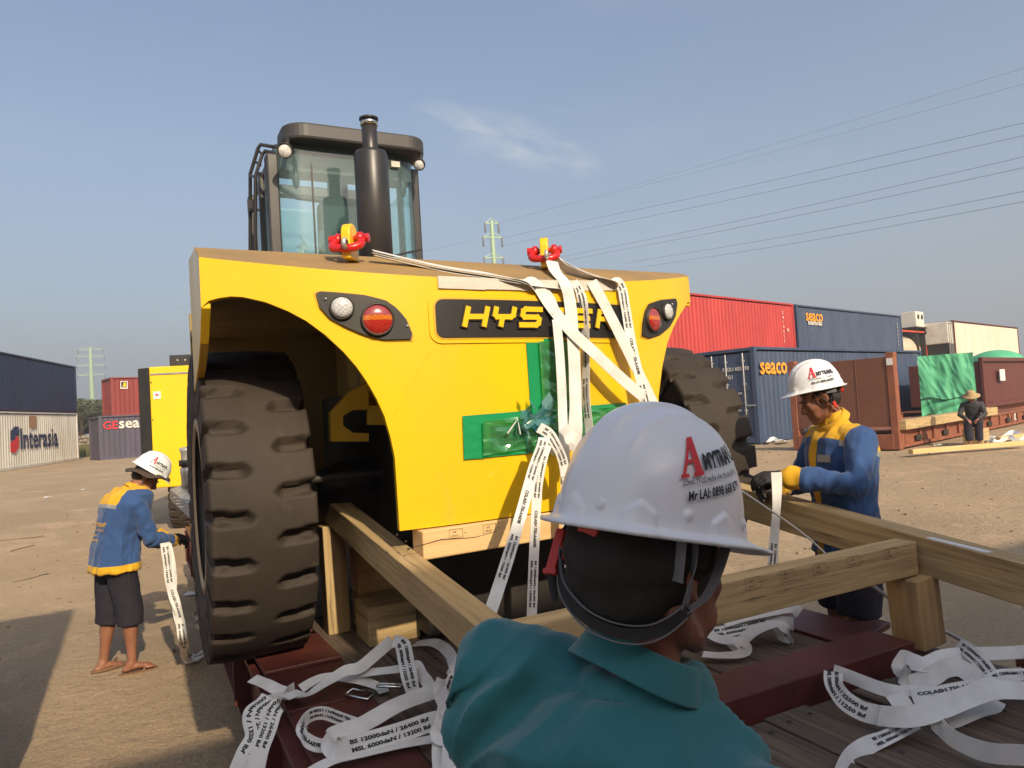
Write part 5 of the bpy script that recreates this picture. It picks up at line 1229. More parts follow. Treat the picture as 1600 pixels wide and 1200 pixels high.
def hand(mb, wrist, d, pn, s=1.0, curl=.5, rad=.009, thumb=1, spread=.0, fist=False):
    d = d.normalized(); pn = (pn - d * pn.dot(d)).normalized(); sd = pn.cross(d).normalized() * thumb
    R = Matrix((d, sd, pn)).transposed()
    mb.tube([wrist - d * .03 * s, wrist + d * .01 * s], [.027 * s, .028 * s], 10, flat=.75)
    mb.ell(wrist + d * .045 * s, (.052 * s, .042 * s, .018 * s), R, n=14); mb.ell(wrist + d * .06 * s, (.035 * s, .040 * s, .016 * s), R, n=12)
    Ls = [.072, .080, .074, .058]
    for i in range(4):
        off = (1.5 - i) * .0205 * s; p = wrist + d * (.082 - .004 * abs(i - 1.2)) * s + sd * off; a = .12 + spread * (1.5 - i) * .1; dd = (d + sd * a * spread).normalized(); pts = [p - dd * .02 * s, p]; ang = 0
        c = curl * (.85 + .12 * i)
        for q, fr_ in enumerate((.45, .31, .24)):
            ang += c * (.9, 1.1, .8)[q]; v = dd * cos(ang) + pn * sin(ang); p = p + v * Ls[i] * fr_ * s * 1.15; pts.append(p)
        r = rad * s * (1, 1.04, 1, .9)[i]; mb.tube(pts, [r * 1.08, r * 1.1, r * 1.02, r * .95, r * .82], 10)
    b = wrist + d * .02 * s + sd * .026 * s; t1_ = (d * .62 + sd * .62 + pn * .48).normalized(); t2_ = (d * .80 + sd * .12 + pn * .62).normalized()
    mb.tube([b - t1_ * .01 * s, b + t1_ * .038 * s, b + t1_ * .038 * s + t2_ * .034 * s, b + t1_ * .036 * s + t2_ * .056 * s], [rad * 1.35 * s, rad * 1.25 * s, rad * 1.1 * s, rad * .9 * s], 10)
def headblobs(mb, X, s=1.0):
    def P(x, y, z): return X @ V((x * s, y * s, z * s))
    R = X.to_3x3()
    mb.ell(P(-.012, 0, .035), (.094 * s, .077 * s, .088 * s), R, n=24); mb.ell(P(.030, 0, -.025), (.062 * s, .062 * s, .082 * s), R, n=20)
    for y in (-1, 1):
        mb.tube([P(-.015, y * .058, -.045), P(.02, y * .048, -.078), P(.062, y * .016, -.100)], [.018 * s, .018 * s, .016 * s], 10)
        mb.ell(P(.058, y * .038, -.022), (.026 * s, .022 * s, .024 * s), R); mb.ell(P(.050, y * .035, -.06), (.03 * s, .022 * s, .03 * s), R)
        mb.ell(P(.076, y * .033, .001), (.012 * s, .017 * s, .010 * s), R); mb.tube([P(.070, y * .048, .022), P(.086, y * .018, .021)], [.008 * s, .009 * s], 8)
        # ear: rim, lobe and hollow
        mb.tube([P(.004, y * .078, .020), P(-.006, y * .089, .030), P(-.020, y * .092, .020), P(-.022, y * .090, -.002), P(-.012, y * .083, -.022), P(.000, y * .078, -.030)], [.0055 * s, .006 * s, .006 * s, .0058 * s, .006 * s, .0075 * s], 8)
        mb.ell(P(-.006, y * .079, -.002), (.014 * s, .006 * s, .024 * s), R, n=10)
    mb.tube([P(.086, 0, .012), P(.100, 0, -.012), P(.108, 0, -.030)], [.0085 * s, .010 * s, .0125 * s], 10); 
    for y in (-.012, .012): mb.ell(P(.098, y, -.036), (.010 * s, .0075 * s, .0075 * s), R, n=10)
    mb.ell(P(.089, 0, -.060), (.010 * s, .023 * s, .0062 * s), R, n=12); mb.ell(P(.087, 0, -.0725), (.010 * s, .020 * s, .0068 * s), R, n=12); mb.ell(P(.078, 0, -.058), (.014 * s, .028 * s, .022 * s), R, n=12)
    mb.ell(P(.074, 0, -.100), (.019 * s, .022 * s, .017 * s), R, n=12)
def wrink(scale=1.0, amp=.006, sx=1.0, seed=0.0, d=None):
    def f(co, no):
        q = co * 7 * scale
        if d is not None: q = q - d * q.dot(d) * .72
        a = noise.noise(q + V((seed, 0, 0))); r = 1 - abs(a) * 2.4; b = noise.noise(co * 16 * scale + V((0, seed, 0)))
        q2 = co * 15 * scale
        if d is not None: q2 = q2 - d * q2.dot(d) * .6
        r2 = 1 - abs(noise.noise(q2 + V((3, seed, 0)))) * 3.2
        return amp * (max(r, -.4) * .8 + b * .35 + max(r2, -.2) * .42)
    return f
def torso_rings(F, rings, n=28):
    out = []
    for (c, dp, wd) in rings:
        r = []
        for j in range(n):
            t = 2 * pi * j / n; r.append(F @ V((c[0] + dp * (abs(cos(t)) ** .9) * (1 if cos(t) > 0 else -1), c[1] + wd * (abs(sin(t)) ** .85) * (1 if sin(t) > 0 else -1), c[2])))
        out.append(r)
    return out
def human(label, base, heading, J, s=1.0, skin='skin', shirt=None, shorts=None, vox=.010, group=None, glove=None, hatfn=None, headX=None, hs=1.0, hair=True, bare_feet=True, shirt_disp=None, trousers=False, grip=None):
    """J in body axes: x forward, y left, z up, metres before scaling"""
    F = Matrix.Translation(V(base)) @ Matrix.Rotation(radians(heading), 4, 'Z') @ Matrix.Scale(s, 4)
    r = thing('person', label, 'person', tuple(base), group); W_ = lambda p: F @ V(p)
    HX = headX if headX is not None else F @ Matrix.Translation(V(J['head'])) @ Matrix.Rotation(radians(J.get('hturn', 0)), 4, 'Z') @ Matrix.Rotation(radians(J.get('hpitch', 20)), 4, 'Y') @ Matrix.Scale(1 / s, 4)
    b = MB(); headblobs(b, HX, hs)
    nb = W_(J['neck']); b.tube([HX @ V((-.018, 0, -.05)), nb.lerp(HX @ V((-.02, 0, -.05)), .5), nb, nb - V((0, 0, .06))], [.052, .054, .058, .065], 16)
    tor = J['torso']; b.loft(torso_rings(F, [(c, dp * .82, wd * .84) for c, dp, wd in tor]))
    for S_ in ('L', 'R'):
        sh, el_, wr = W_(J['sh' + S_]), W_(J['el' + S_]), W_(J['wr' + S_]); b.tube([nb - V((0, 0, .04)), sh], [.05 * s, .052 * s], 12); b.tube([sh, sh.lerp(el_, .5), el_, el_.lerp(wr, .4), wr], [.050 * s, .043 * s, .037 * s, .036 * s, .024 * s], 14)
        hp, kn, an = W_(J['hip' + S_]), W_(J['kn' + S_]), W_(J['an' + S_]); b.tube([hp, hp.lerp(kn, .5), kn, kn.lerp(an, .32), kn.lerp(an, .75), an], [.085 * s, .072 * s, .052 * s, .056 * s, .037 * s, .033 * s], 16)
        td = (F.to_3x3() @ V(J.get('toe' + S_, (1, 0, 0)))).normalized(); hz_ = V((0, 0, 1)); sd = hz_.cross(td)
        an0 = V((an.x, an.y, base[2] + .055 * s)); b.tube([an, an0 - td * .02 * s], [.034 * s, .036 * s], 12); b.tube([an0 - td * .045 * s - hz_ * .018, an0 + td * .03 * s - hz_ * .008, an0 + td * .11 * s - hz_ * .02], [.032 * s, .036 * s, .030 * s], 12, flat=.75)
        for k in range(5): p = an0 + td * (.135 - .010 * abs(k - 1)) * s + sd * (k - 2) * .017 * s * (1 if S_ == 'L' else -1) * -1 - hz_ * .030; b.tube([p - td * .03, p + td * .022 * s], [.010 * s, .009 * s], 8)
        d = (wr - el_).normalized(); hd = (F.to_3x3() @ V(J['hd' + S_])).normalized() if 'hd' + S_ in J else d; pn = (F.to_3x3() @ V(J['pn' + S_])).normalized() if 'pn' + S_ in J else V((0, 0, -1))
        if not glove: hand(b, wr, hd, pn, s, J.get('curl', .55), thumb=1 if S_ == 'L' else -1)
        else:
            g = MB(); hand(g, wr, hd, pn, s * 1.10, J.get('curl', .55), rad=.0105, thumb=1 if S_ == 'L' else -1); g.tube([wr - d * .06, wr], [.036 * s, .032 * s], 12); me = remesh(g, .0045, 2); place_mesh('glove', me, glove, r)
    me = remesh(b, min(vox, .008), 2); place_mesh('body', me, skin, r)
    # hair, eyes, brows
    R = HX.to_3x3()
    if hair:
        k = MB(); k.ell(HX @ V((-.018, 0, .034)), (.0965 * hs, .0805 * hs, .090 * hs), R, n=20); k.ell(HX @ V((-.045, 0, -.010)), (.062 * hs, .072 * hs, .062 * hs), R, n=18); k.ell(HX @ V((.052, 0, .072)), (.034, .055, .03), R, n=14); me = remesh(k, .008, 2); place_mesh('hair', me, 'hair', r, disp=lambda c, n_: .003 * noise.noise(c * 60))
    for y in (-1, 1):
        k = MB(); k.ell(HX @ V((.0845 * hs, y * .033 * hs, .0015)), (.005, .012, .0036), R, n=10); k.build('eye', 'ink', r)
        k = MB(); k.tube([HX @ V((.080, y * .050, .021)), HX @ V((.0945, y * .033, .026)), HX @ V((.0955, y * .014, .021))], [.003, .004, .003], 6); k.build('eyebrow', 'hair', r)
    if shirt: shirt(r, F, W_, J, s)
    if shorts: shorts(r, F, W_, J, s)
    if hatfn: hatfn(r, HX)
    return r, F, HX
def jacket(r, F, W_, J, s, vox=.009):
    g = MB(); tor = J['torso']; rings = [((c[0] + .003, c[1], c[2]), dp * 1.16 + .008, wd * 1.10 + .006) for c, dp, wd in tor]
    hz = J['hem']; rings = [((tor[0][0][0] - .0, tor[0][0][1], hz), tor[0][1] * 1.22 + .01, tor[0][2] * 1.16 + .01)] + [q for q in rings if q[0][2] > hz + .03]
    g.loft(torso_rings(F, rings)); nb = W_(J['neck'])
    for S_ in ('L', 'R'):
        sh, el_, wr = W_(J['sh' + S_]), W_(J['el' + S_]), W_(J['wr' + S_]); g.tube([nb - V((0, 0, .055 * s)), sh], [.062 * s, .066 * s], 14); we = wr.lerp(el_, .06)
        g.tube([sh, sh.lerp(el_, .5), el_, el_.lerp(we, .5), we], [.070 * s, .063 * s, .058 * s, .053 * s, .043 * s], 16)
    g.tube([nb - V((0, 0, .03)), nb + (W_(J['head']) - nb).normalized() * .028], [.070 * s, .064 * s], 18)
    me = remesh(g, vox, 3); fwd = (F.to_3x3() @ V((1, 0, 0))).normalized(); lf = (F.to_3x3() @ V((0, 1, 0))).normalized(); upv = V((0, 0, 1))
    ch = W_(J['yoke']); yn = (F.to_3x3() @ V(J.get('yoken', (0, 0, 1)))).normalized(); cuts = [(ch, yn), (W_((0, 0, J['hem'] + .055)), upv), (ch - yn * .028, yn)]
    info = []
    for S_ in ('L', 'R'):
        el_, wr = W_(J['el' + S_]), W_(J['wr' + S_]); d = (wr - el_).normalized(); p = wr - d * .078 * s; info.append((p, d, wr, el_)); 
    hy = W_((0, 0, J['hem'] + .055)).z; hemyellow = J.get('hemband', True)
    def mf(c):
        for p, d, wr, el_ in info:
            if (c - p).dot(d) > 0 and (c - wr).length < .17 * s: return 1
        nearsh = min((c - W_(J['shL'])).length, (c - W_(J['shR'])).length)
        qq = F.inverted() @ c; inn = abs(qq.y) < J.get('yw', .165)
        if (c - ch).dot(yn) > 0 and inn: return 1
        if (c - ch).dot(yn) > -.028 and inn and (qq.x < J['yoke'][0] or abs(qq.y) > J.get('yw', .165) - .03): return 2
        if hemyellow and c.z < hy: return 1
        q = F.inverted() @ c
        if J.get('placket') and q.x > .05 and abs(q.y) < .028 and q.z < J['yoke'][2] + .3: return 1
        return 0
    for p, d, wr, el_ in info: cuts.append((p, d))
    yw_ = J.get('yw', .165); cuts += [(W_((0, yw_, 0)), lf), (W_((0, -yw_, 0)), lf)]
    if J.get('placket'): cuts += [(W_((0, .028, 0)), lf), (W_((0, -.028, 0)), lf)]
    dr0 = wrink(1.15, .014, seed=s * 3, d=V((.25, .1, .96)).normalized())
    def dr(co, no):
        a = dr0(co, no)
        for p, d, wr, el_ in info:
            t = (co - el_).dot(d); w_ = exp(-((co - el_).length / (.13 * s)) ** 2); a += w_ * .007 * (1 - 2 * abs(sin(t * 48 + 3 * noise.noise(co * 9))))
        return a
    o = place_mesh('jacket', me, ['bluecloth', 'yelcloth', 'reflect'], r, disp=dr, cuts=cuts, matfn=mf)
    # turned-down collar
    ax = (W_(J['head']) - nb).normalized(); B = basis(ax.orthogonal(), ax); B = Matrix((fwd - ax * fwd.dot(ax), lf, ax)); f2 = (fwd - ax * fwd.dot(ax)).normalized(); l2 = ax.cross(f2); k = MB(); rr_ = []
    for (rad, h) in ((.060, .030), (.066, .042), (.074, .040), (.086, .006), (.083, .002)):
        rr_.append([nb + (f2 * cos(2 * pi * i / 30) + l2 * sin(2 * pi * i / 30)) * rad * s * (1.0 + (.06 * cos(2 * pi * i / 30))) + ax * (h - .012 * cos(2 * pi * i / 30)) * s for i in range(30)])
    k.loft(rr_, cap=False); k.build('collar', 'yelcloth', o)
    return o
def shorts_fn(legz, mat='darkcloth', stripe=False, top=None):
    def fn(r, F, W_, J, s):
        g = MB(); tor = J['torso']; t0 = tor[0]; hz = J['hem'] + .10
        g.loft(torso_rings(F, [((t0[0][0], t0[0][1], t0[0][2] - .10), t0[1] * 1.12, t0[2] * 1.05), (t0[0], t0[1] * 1.08, t0[2] * 1.04), ((t0[0][0], t0[0][1], hz), t0[1] * 1.05, t0[2] * 1.02)]))
        for S_ in ('L', 'R'):
            hp, kn, an = W_(J['hip' + S_]), W_(J['kn' + S_]), W_(J['an' + S_]); K_ = kn - hp; zt = base_z = None
            path = [hp, hp.lerp(kn, .5), kn]
            if legz < J['kn' + S_][2]: path.append(kn.lerp(an, min(1, (J['kn' + S_][2] - legz) / max(.05, (J['kn' + S_][2] - J['an' + S_][2])))))
            else: path[-1] = hp.lerp(kn, min(1, (J['hip' + S_][2] - legz) / max(.05, J['hip' + S_][2] - J['kn' + S_][2])))
            g.tube(path, [.108 * s, .102 * s, .094 * s, .088 * s][:len(path)], 18, cap=False)
        me = remesh(g, .010, 3); o = place_mesh('shorts' if legz > .2 else 'trousers', me, [mat, 'orangecloth'], r, disp=wrink(1.2, .006, seed=9, d=V((0, 0, 1))))
        if stripe:
            for S_ in ('L', 'R'):
                hp, kn = W_(J['hip' + S_]), W_(J['kn' + S_]); out = (F.to_3x3() @ V((0, 1 if S_ == 'L' else -1, 0))).normalized(); bk = (F.to_3x3() @ V((-.35, 0, 0)))
                k = MB(); a = kn + out * .088 * s + bk * .1; P = [a + V((0, 0, .02)), a - V((0, 0, .10)), a - V((0, 0, .10)) + bk * .12 - out * .02, a + V((0, 0, .0)) + bk * .10 - out * .02]; k.add(P, [[0, 1, 2, 3]]); k.build('stripe', 'orangecloth', o)
    return fn
STD = dict(head=(.03, 0, 1.60), neck=(0, 0, 1.475), torso=[((0, 0, .88), .105, .155), ((0, 0, 1.0), .105, .150), ((0, 0, 1.10), .100, .143), ((0, 0, 1.22), .110, .158), ((-.005, 0, 1.33), .115, .172), ((-.005, 0, 1.40), .10, .165), ((-.005, 0, 1.455), .06, .09)],
           shL=(0, .185, 1.395), shR=(0, -.185, 1.395), hipL=(0, .085, .90), hipR=(0, -.085, .90), knL=(.02, .095, .49), knR=(.02, -.095, .49), anL=(-.02, .10, .09), anR=(-.02, -.10, .09),
           elL=(.02, .24, 1.13), elR=(.02, -.24, 1.13), wrL=(.20, .16, 1.02), wrR=(.20, -.16, 1.02), hem=.80, yoke=(0, 0, 1.33), hpitch=20)
def pose(**k): d = dict(STD); d.update(k); return d

# ---- man at the left, stooping over a strap beside the big tyre
lean = lambda c, a, z0=.95: (c[0] + max(0, c[2] - z0) * a, c[1], c[2] - max(0, c[2] - z0) * a * .22)
J1 = pose(head=(.265, 0, 1.490), neck=(.14, 0, 1.385), hpitch=42, hturn=-22, torso=[(lean(c, .29), dp * 1.18, wd * 1.20) for c, dp, wd in STD['torso']],
          shL=(.11, .195, 1.295), shR=(.11, -.195, 1.295), elL=(.27, .22, 1.04), elR=(.17, -.25, 1.02), wrL=(.44, .06, .97), wrR=(.43, -.10, .955), pnL=(0, -.6, -.8), pnR=(0, .6, -.8), hdL=(1, -.1, -.12), hdR=(1, .2, -.12),
          anL=(-.06, .13, .09), anR=(.06, -.10, .09), knL=(-.01, .115, .47), knR=(.06, -.095, .47), toeR=(1, -.25, 0), hem=.80, yoke=(.10, 0, 1.272), yoken=(.30, 0, 1), yw=.15)
def hat1(r, HX):
    X = HX @ Matrix.Translation((-.004, 0, .058)) @ Matrix.Rotation(radians(-6), 4, 'Y'); helmet(r, X, 84, 34)
    k = MB(xf=HX @ Matrix.Translation((-.01, 0, .052)) @ Matrix.Rotation(radians(-22), 4, 'Y')); rr_ = []
    for (a, h) in ((.086, .01), (.115, -.004), (.150, -.018), (.168, -.030), (.166, -.034), (.112, -.012), (.084, .0)):
        rr_.append([V((cos(2 * pi * i / 32) * a, sin(2 * pi * i / 32) * a, h + .010 * sin(5 * 2 * pi * i / 32) * (a / .16) ** 3)) for i in range(32)])
    k.loft(rr_, cap=False); k.build('sun_brim', pm('brown_hat_cloth', (.085, .060, .045), (.06, .042, .03), 9, .9), r)
    k = MB(); k.ell(HX @ V((-.05, 0, .045)), (.052, .083, .035), HX.to_3x3()); k.build('head_cloth', pm('blue_head_cloth', (.02, .09, .32), None, rough=.9), r)
    for y in (-1, 1):
        k = MB(); k.tube([HX @ V((-.03, y * .09, .05)), HX @ V((.0, y * .088, -.04)), HX @ V((.03, y * .055, -.10)), HX @ V((.05, 0, -.115))], [.008] * 4, 8, flat=.4); k.build('chin_strap', 'greycloth', r)
p1, F1, H1 = human('man at the left in blue and yellow jacket, knee shorts and sandals, holding a strap', (-3.09, 5.52, zg(-3.09, 5.52)), 50, J1, .965, 'skin', jacket, shorts_fn(.37), group='workers lashing the forklift down', glove='glove', hatfn=hat1)
m = MB(); bx_ = F1 @ Matrix.Identity(4); jn = V((-.118, -.02, 1.12))
def backfn(x, y):
    q = F1 @ V((-.145, .085 - x, 1.02 + y)); c = F1 @ V((.02, 0, 1.05)); return q
# lettering printed across the back of the jacket
jo = [o for o in p1.children if o.name.startswith('jacket')][0]
def project_text(obj, s, fn, dirv, size, mat, width=None, bold=.03, parent=None, name='lettering', cell=.5, extra=()):
    t = MB(); inv = obj.matrix_world.inverted(); org = wloc(obj)
    for (st, sz, x0, y0, w, mi) in [(s, size, 0, 0, width, 0)] + list(extra):
        vs, fs, tw = textflat(st, bold, cell); kx = sz if w is None else w / tw; P = []; ok = True
        for (x, y) in vs:
            p = fn(x0 + x * kx, y0 + y * sz); hit, loc, no, ix = obj.ray_cast(p - org - dirv * .5, dirv)
            P.append((loc + org - dirv * .004) if hit else p)
        t.add(P, fs, [[(0, 0)] * len(f) for f in fs], mi)
    return t.build(name, mat, parent or obj, fixn=False)
bpy.context.view_layer.update()
fd1 = (F1.to_3x3() @ V((1, 0, 0))).normalized()
project_text(jo, 'AMYTRANS', lambda x, y: F1 @ V((-.2, .115 - x, 1.15 + y)), fd1, .042, ['yelcloth', 'redink'], .20, .03, extra=[('CONG TY CO PHAN VAN TAI', .02, 0, -.035, .19, 0), ('HOTLINE', .02, .02, -.075, .06, 0), ('0898 668 879', .022, .01, -.11, .15, 0), ('A', .085, -.045, .0, .04, 1)])
for S_ in ('L', 'R'):
    an = F1 @ V(J1['an' + S_]); td = (F1.to_3x3() @ V(J1.get('toe' + S_, (1, 0, 0)))).normalized(); sd = V((0, 0, 1)).cross(td); zz = zg(an.x, an.y) + .002; k = MB(); c = V((an.x, an.y, zz)) + td * .04
    P = []
    for i in range(20):
        t = 2 * pi * i / 20; P.append(c + td * .135 * cos(t) + sd * (.044 + .006 * cos(t)) * sin(t))
    k.add([*P] + [p + V((0, 0, .016)) for p in P], [list(range(20))[::-1], list(range(20, 40))] + [[i, (i + 1) % 20, 20 + (i + 1) % 20, 20 + i] for i in range(20)]); k.tube([c + td * .03 + sd * .045 + V((0, 0, .01)), c + td * .05 + V((0, 0, .062)), c + td * .03 - sd * .045 + V((0, 0, .01))], [.009] * 3, 8); k.build('sandal', 'sandal', p1)
k = MB(); q = F1 @ V((.02, -.172, .74)); k.box(q, (.06, .025, .10)); k.build('pouch', 'blackcloth', p1, bevel=.008)

# ---- man on the right, facing left, looking down at the strap in his gloves
J2 = pose(head=(.085, 0, 1.600), neck=(.01, 0, 1.475), hpitch=22, hturn=-14, elL=(.09, .285, 1.205), elR=(.10, -.24, 1.17), wrL=(.345, .10, 1.245), wrR=(.31, -.05, 1.195), hdL=(1, -.25, .0), hdR=(1, .3, -.05), pnL=(0, -.5, -.87), pnR=(0, .5, -.87), curl=.62,
          placket=True, hem=.84, hemband=False, yoke=(0, 0, 1.375), yoken=(-.35, 0, 1), yw=.19)
def hat2(r, HX):
    X = HX @ Matrix.Translation((-.004, 0, .056)) @ Matrix.Rotation(radians(-14), 4, 'Y'); helmet(r, X, 96, 40)
    k = MB(xf=X); k.box(V((-.085, 0, -.018)), (.05, .13, .035)); k.build('nape_band', 'blackcloth', r, bevel=.01)
    for y in (-1, 1):
        k = MB(xf=X); k.box(V((-.05, y * .094, -.014)), (.055, .008, .030)); k.build('harness_strap', 'greycloth', r, bevel=.004)
        k = MB(); k.tube([HX @ V((.025, y * .086, .04)), HX @ V((-.012, y * .093, -.028)), HX @ V((-.03, y * .088, -.045))], [.006] * 3, 8, flat=.4); k.tube([HX @ V((-.06, y * .08, .035)), HX @ V((-.03, y * .09, -.045)), HX @ V((-.045, y * .06, -.075))], [.007] * 3, 8, flat=.5); k.build('chin_strap', 'blackcloth', r)
        k = MB(xf=HX); k.box(V((-.035, y * .096, -.045)), (.016, .01, .034)); k.build('buckle', 'redclip', r, bevel=.003)
    k = MB(xf=X); k.lathe([(.001, -.012), (.018, -.012), (.020, .0), (.018, .012), (.001, .012)], 16, 'X', (-.122, 0, -.02)); k.build('ratchet_knob', 'redclip', r)
B2 = (1.72, 3.86, zg(1.72, 3.86))
p2, F2, H2 = human('man at the right in blue jacket with yellow shoulders, looking down at his black gloves', B2, 185, J2, 1.075, 'skin', jacket, shorts_fn(.56, stripe=True), group='workers lashing the forklift down', glove='glove', hatfn=hat2, vox=.008)
jo2 = [o for o in p2.children if o.name.startswith('jacket')][0]; bpy.context.view_layer.update(); fd2 = (F2.to_3x3() @ V((-1, 0, 0))).normalized()
k = MB(); q = [(F2 @ V((.3, y, z))) for y, z in ((.065, 1.30), (.135, 1.30), (.135, 1.335), (.065, 1.335))]; P = []
for c in q: hit, loc, no, ix = jo2.ray_cast(c - wloc(jo2), fd2); P.append((loc + wloc(jo2) - fd2 * .014) if hit else c)
k.add(P, [[0, 1, 2, 3]]); k.build('name_patch', 'reflect', jo2, fixn=False)
project_text(jo2, 'AMYTRANS', lambda x, y: F2 @ V((.3, .07 + x, 1.31 + y)), fd2, .016, 'ink', .055, .02)
# breast pocket flap
k = MB()
for a, b in (((.055, 1.27), (.145, 1.262)), ((.055, 1.245), (.10, 1.225)), ((.10, 1.225), (.145, 1.238)), ((.055, 1.27), (.055, 1.17)), ((.145, 1.262), (.145, 1.16)), ((.055, 1.17), (.145, 1.16))):
    P = []
    for i in range(6):
        c = F2 @ V((.3, a[0] + (b[0] - a[0]) * i / 5, a[1] + (b[1] - a[1]) * i / 5)); hit, loc, no, ix = jo2.ray_cast(c - wloc(jo2), fd2); P.append((loc + wloc(jo2) - fd2 * .002) if hit else c)
    k.tube(P, [.0022] * 6, 6)
k.build('breast_pocket', 'bluecloth', jo2)

# ---- man in the foreground, seen from behind: teal polo shirt, white helmet
BH = 50.0; B3 = V((.098, 1.0, 0)); f3 = V((cos(radians(BH)), sin(radians(BH)), 0)); l3 = V((-f3.y, f3.x, 0))
J3 = pose(head=(.085, .0, 1.55), neck=(.048, -.030, 1.405), torso=[((-.03, 0, .90), .12, .165), ((-.02, 0, 1.02), .125, .165), ((-.01, 0, 1.15), .13, .175), ((0, 0, 1.25), .13, .188), ((.0, 0, 1.305), .122, .188), ((.0, .01, 1.350), .10, .160), ((.01, .0, 1.385), .06, .09)],
          shL=(.015, .200, 1.382), shR=(.0, -.172, 1.268), elL=(.12, .25, 1.10), elR=(.15, -.25, 1.08), wrL=(.36, .16, .93), wrR=(.38, -.14, .93), hem=.80, pnL=(0, -.3, -1), pnR=(0, .3, -1))
C3 = V((.181, 1.035, 1.596))
HF = V((cos(radians(32)), sin(radians(32)), -.235)).normalized(); HB = basis(HF); HX3 = Matrix.Translation(C3 - HB @ V((-.004, 0, .050)) + V((.006, 0, .0))) @ HB.to_4x4() @ Matrix.Rotation(radians(-8), 4, 'Y')
def polo(r, F, W_, J, s):
    g = MB(); tor = J['torso']; g.loft(torso_rings(F, [((c[0], c[1], c[2]), dp * 1.06 + .006, wd * 1.03 + .004) for c, dp, wd in tor], 40)); nb = W_(J['neck'])
    for S_ in ('L', 'R'):
        sh, el_ = W_(J['sh' + S_]), W_(J['el' + S_]); g.tube([nb - V((0, 0, .080)), nb.lerp(sh, .5) - V((0, 0, .032)), sh - V((0, 0, .004))], [.070, .076, .076], 18); g.tube([sh, sh.lerp(el_, .45), sh.lerp(el_, .80)], [.075, .070, .070], 20)
        bk = sh - f3 * .055 - V((0, 0, .06)); g.ell(bk.lerp(W_((0, 0, 1.28)), .30), (.085, .075, .085))
    g.tube([nb - V((0, 0, .10)), nb - V((0, 0, .05)), nb + V((.004, .002, .004))], [.098, .088, .076], 24, cap=False)
    me = remesh(g, .0055, 6); cL = W_(J['shL']); cR = W_(J['shR']); wd_ = W_((-.1, .08, 1.18))
    def folds(co, no):
        a = 0
        q = F.inverted() @ co
        # long soft folds fanning out from each armpit across the back, plus creases round the shoulders
        for (c, sg) in ((V((-.05, .185, 1.27)), 1), (V((-.05, -.20, 1.25)), -1)):
            d = q - c; rr_ = sqrt(d.y * d.y + d.z * d.z) + 1e-5; th = atan2(d.z, -sg * d.y); w_ = exp(-((rr_ - .10) / .085) ** 2)
            a += .016 * w_ * (1 - abs(sin(th * 4.2 + 2.2 * noise.noise(q * 6) + sg)) * 1.6)
        a += .013 * (1 - 2.2 * abs(noise.noise(V((q.x * 3, (q.y * .8 + q.z * .55) * 9, (q.z * .8 - q.y * .5) * 2.6 + 4)))))
        a += .0075 * max(-.5, 1 - 3.4 * abs(noise.noise(V((q.x * 4, (q.y * .75 + q.z * .65) * 19 + 3, (q.z * .75 - q.y * .65) * 5 + 8))))) * (.35 + .65 * sstep(.0, .14, q.y)); a += .0028 * noise.noise(co * 14) + .0006 * noise.noise(co * 60)
        return a * (1 - sstep(1.395, 1.43, q.z) * .7)
    o = place_mesh('polo_shirt', me, 'teal', r, disp=folds)
    ax = (HX3 @ V((-.02, 0, -.06)) - nb).normalized(); ax = V((.42, .16, 1)).normalized(); f2 = (f3 - ax * f3.dot(ax)).normalized(); l2 = ax.cross(f2); cc_ = nb + V((0, 0, .008)); k = MB(); n_ = 64; rr_ = []
    for (rad, h) in ((.062, -.012), (.0635, .020), (.0655, .031), (.0685, .0335), (.072, .030), (.0795, .008), (.0865, -.010), (.0872, -.0125), (.085, -.012), (.077, .0)):
        ring = []
        for i in range(n_):
            t = 2 * pi * i / n_; fr_ = max(0, cos(t)); e = 1.05 + .09 * abs(sin(t)) + .012 * sin(3 * t + 1); ring.append(cc_ + (f2 * cos(t) * 1.0 + l2 * sin(t)) * rad * e + ax * (h - .022 * fr_ + .004 * sin(2 * t + 2) * (rad / .08)))
        rr_.append(ring)
    k.loft(rr_, cap=False); k.build('collar', 'teal', o)
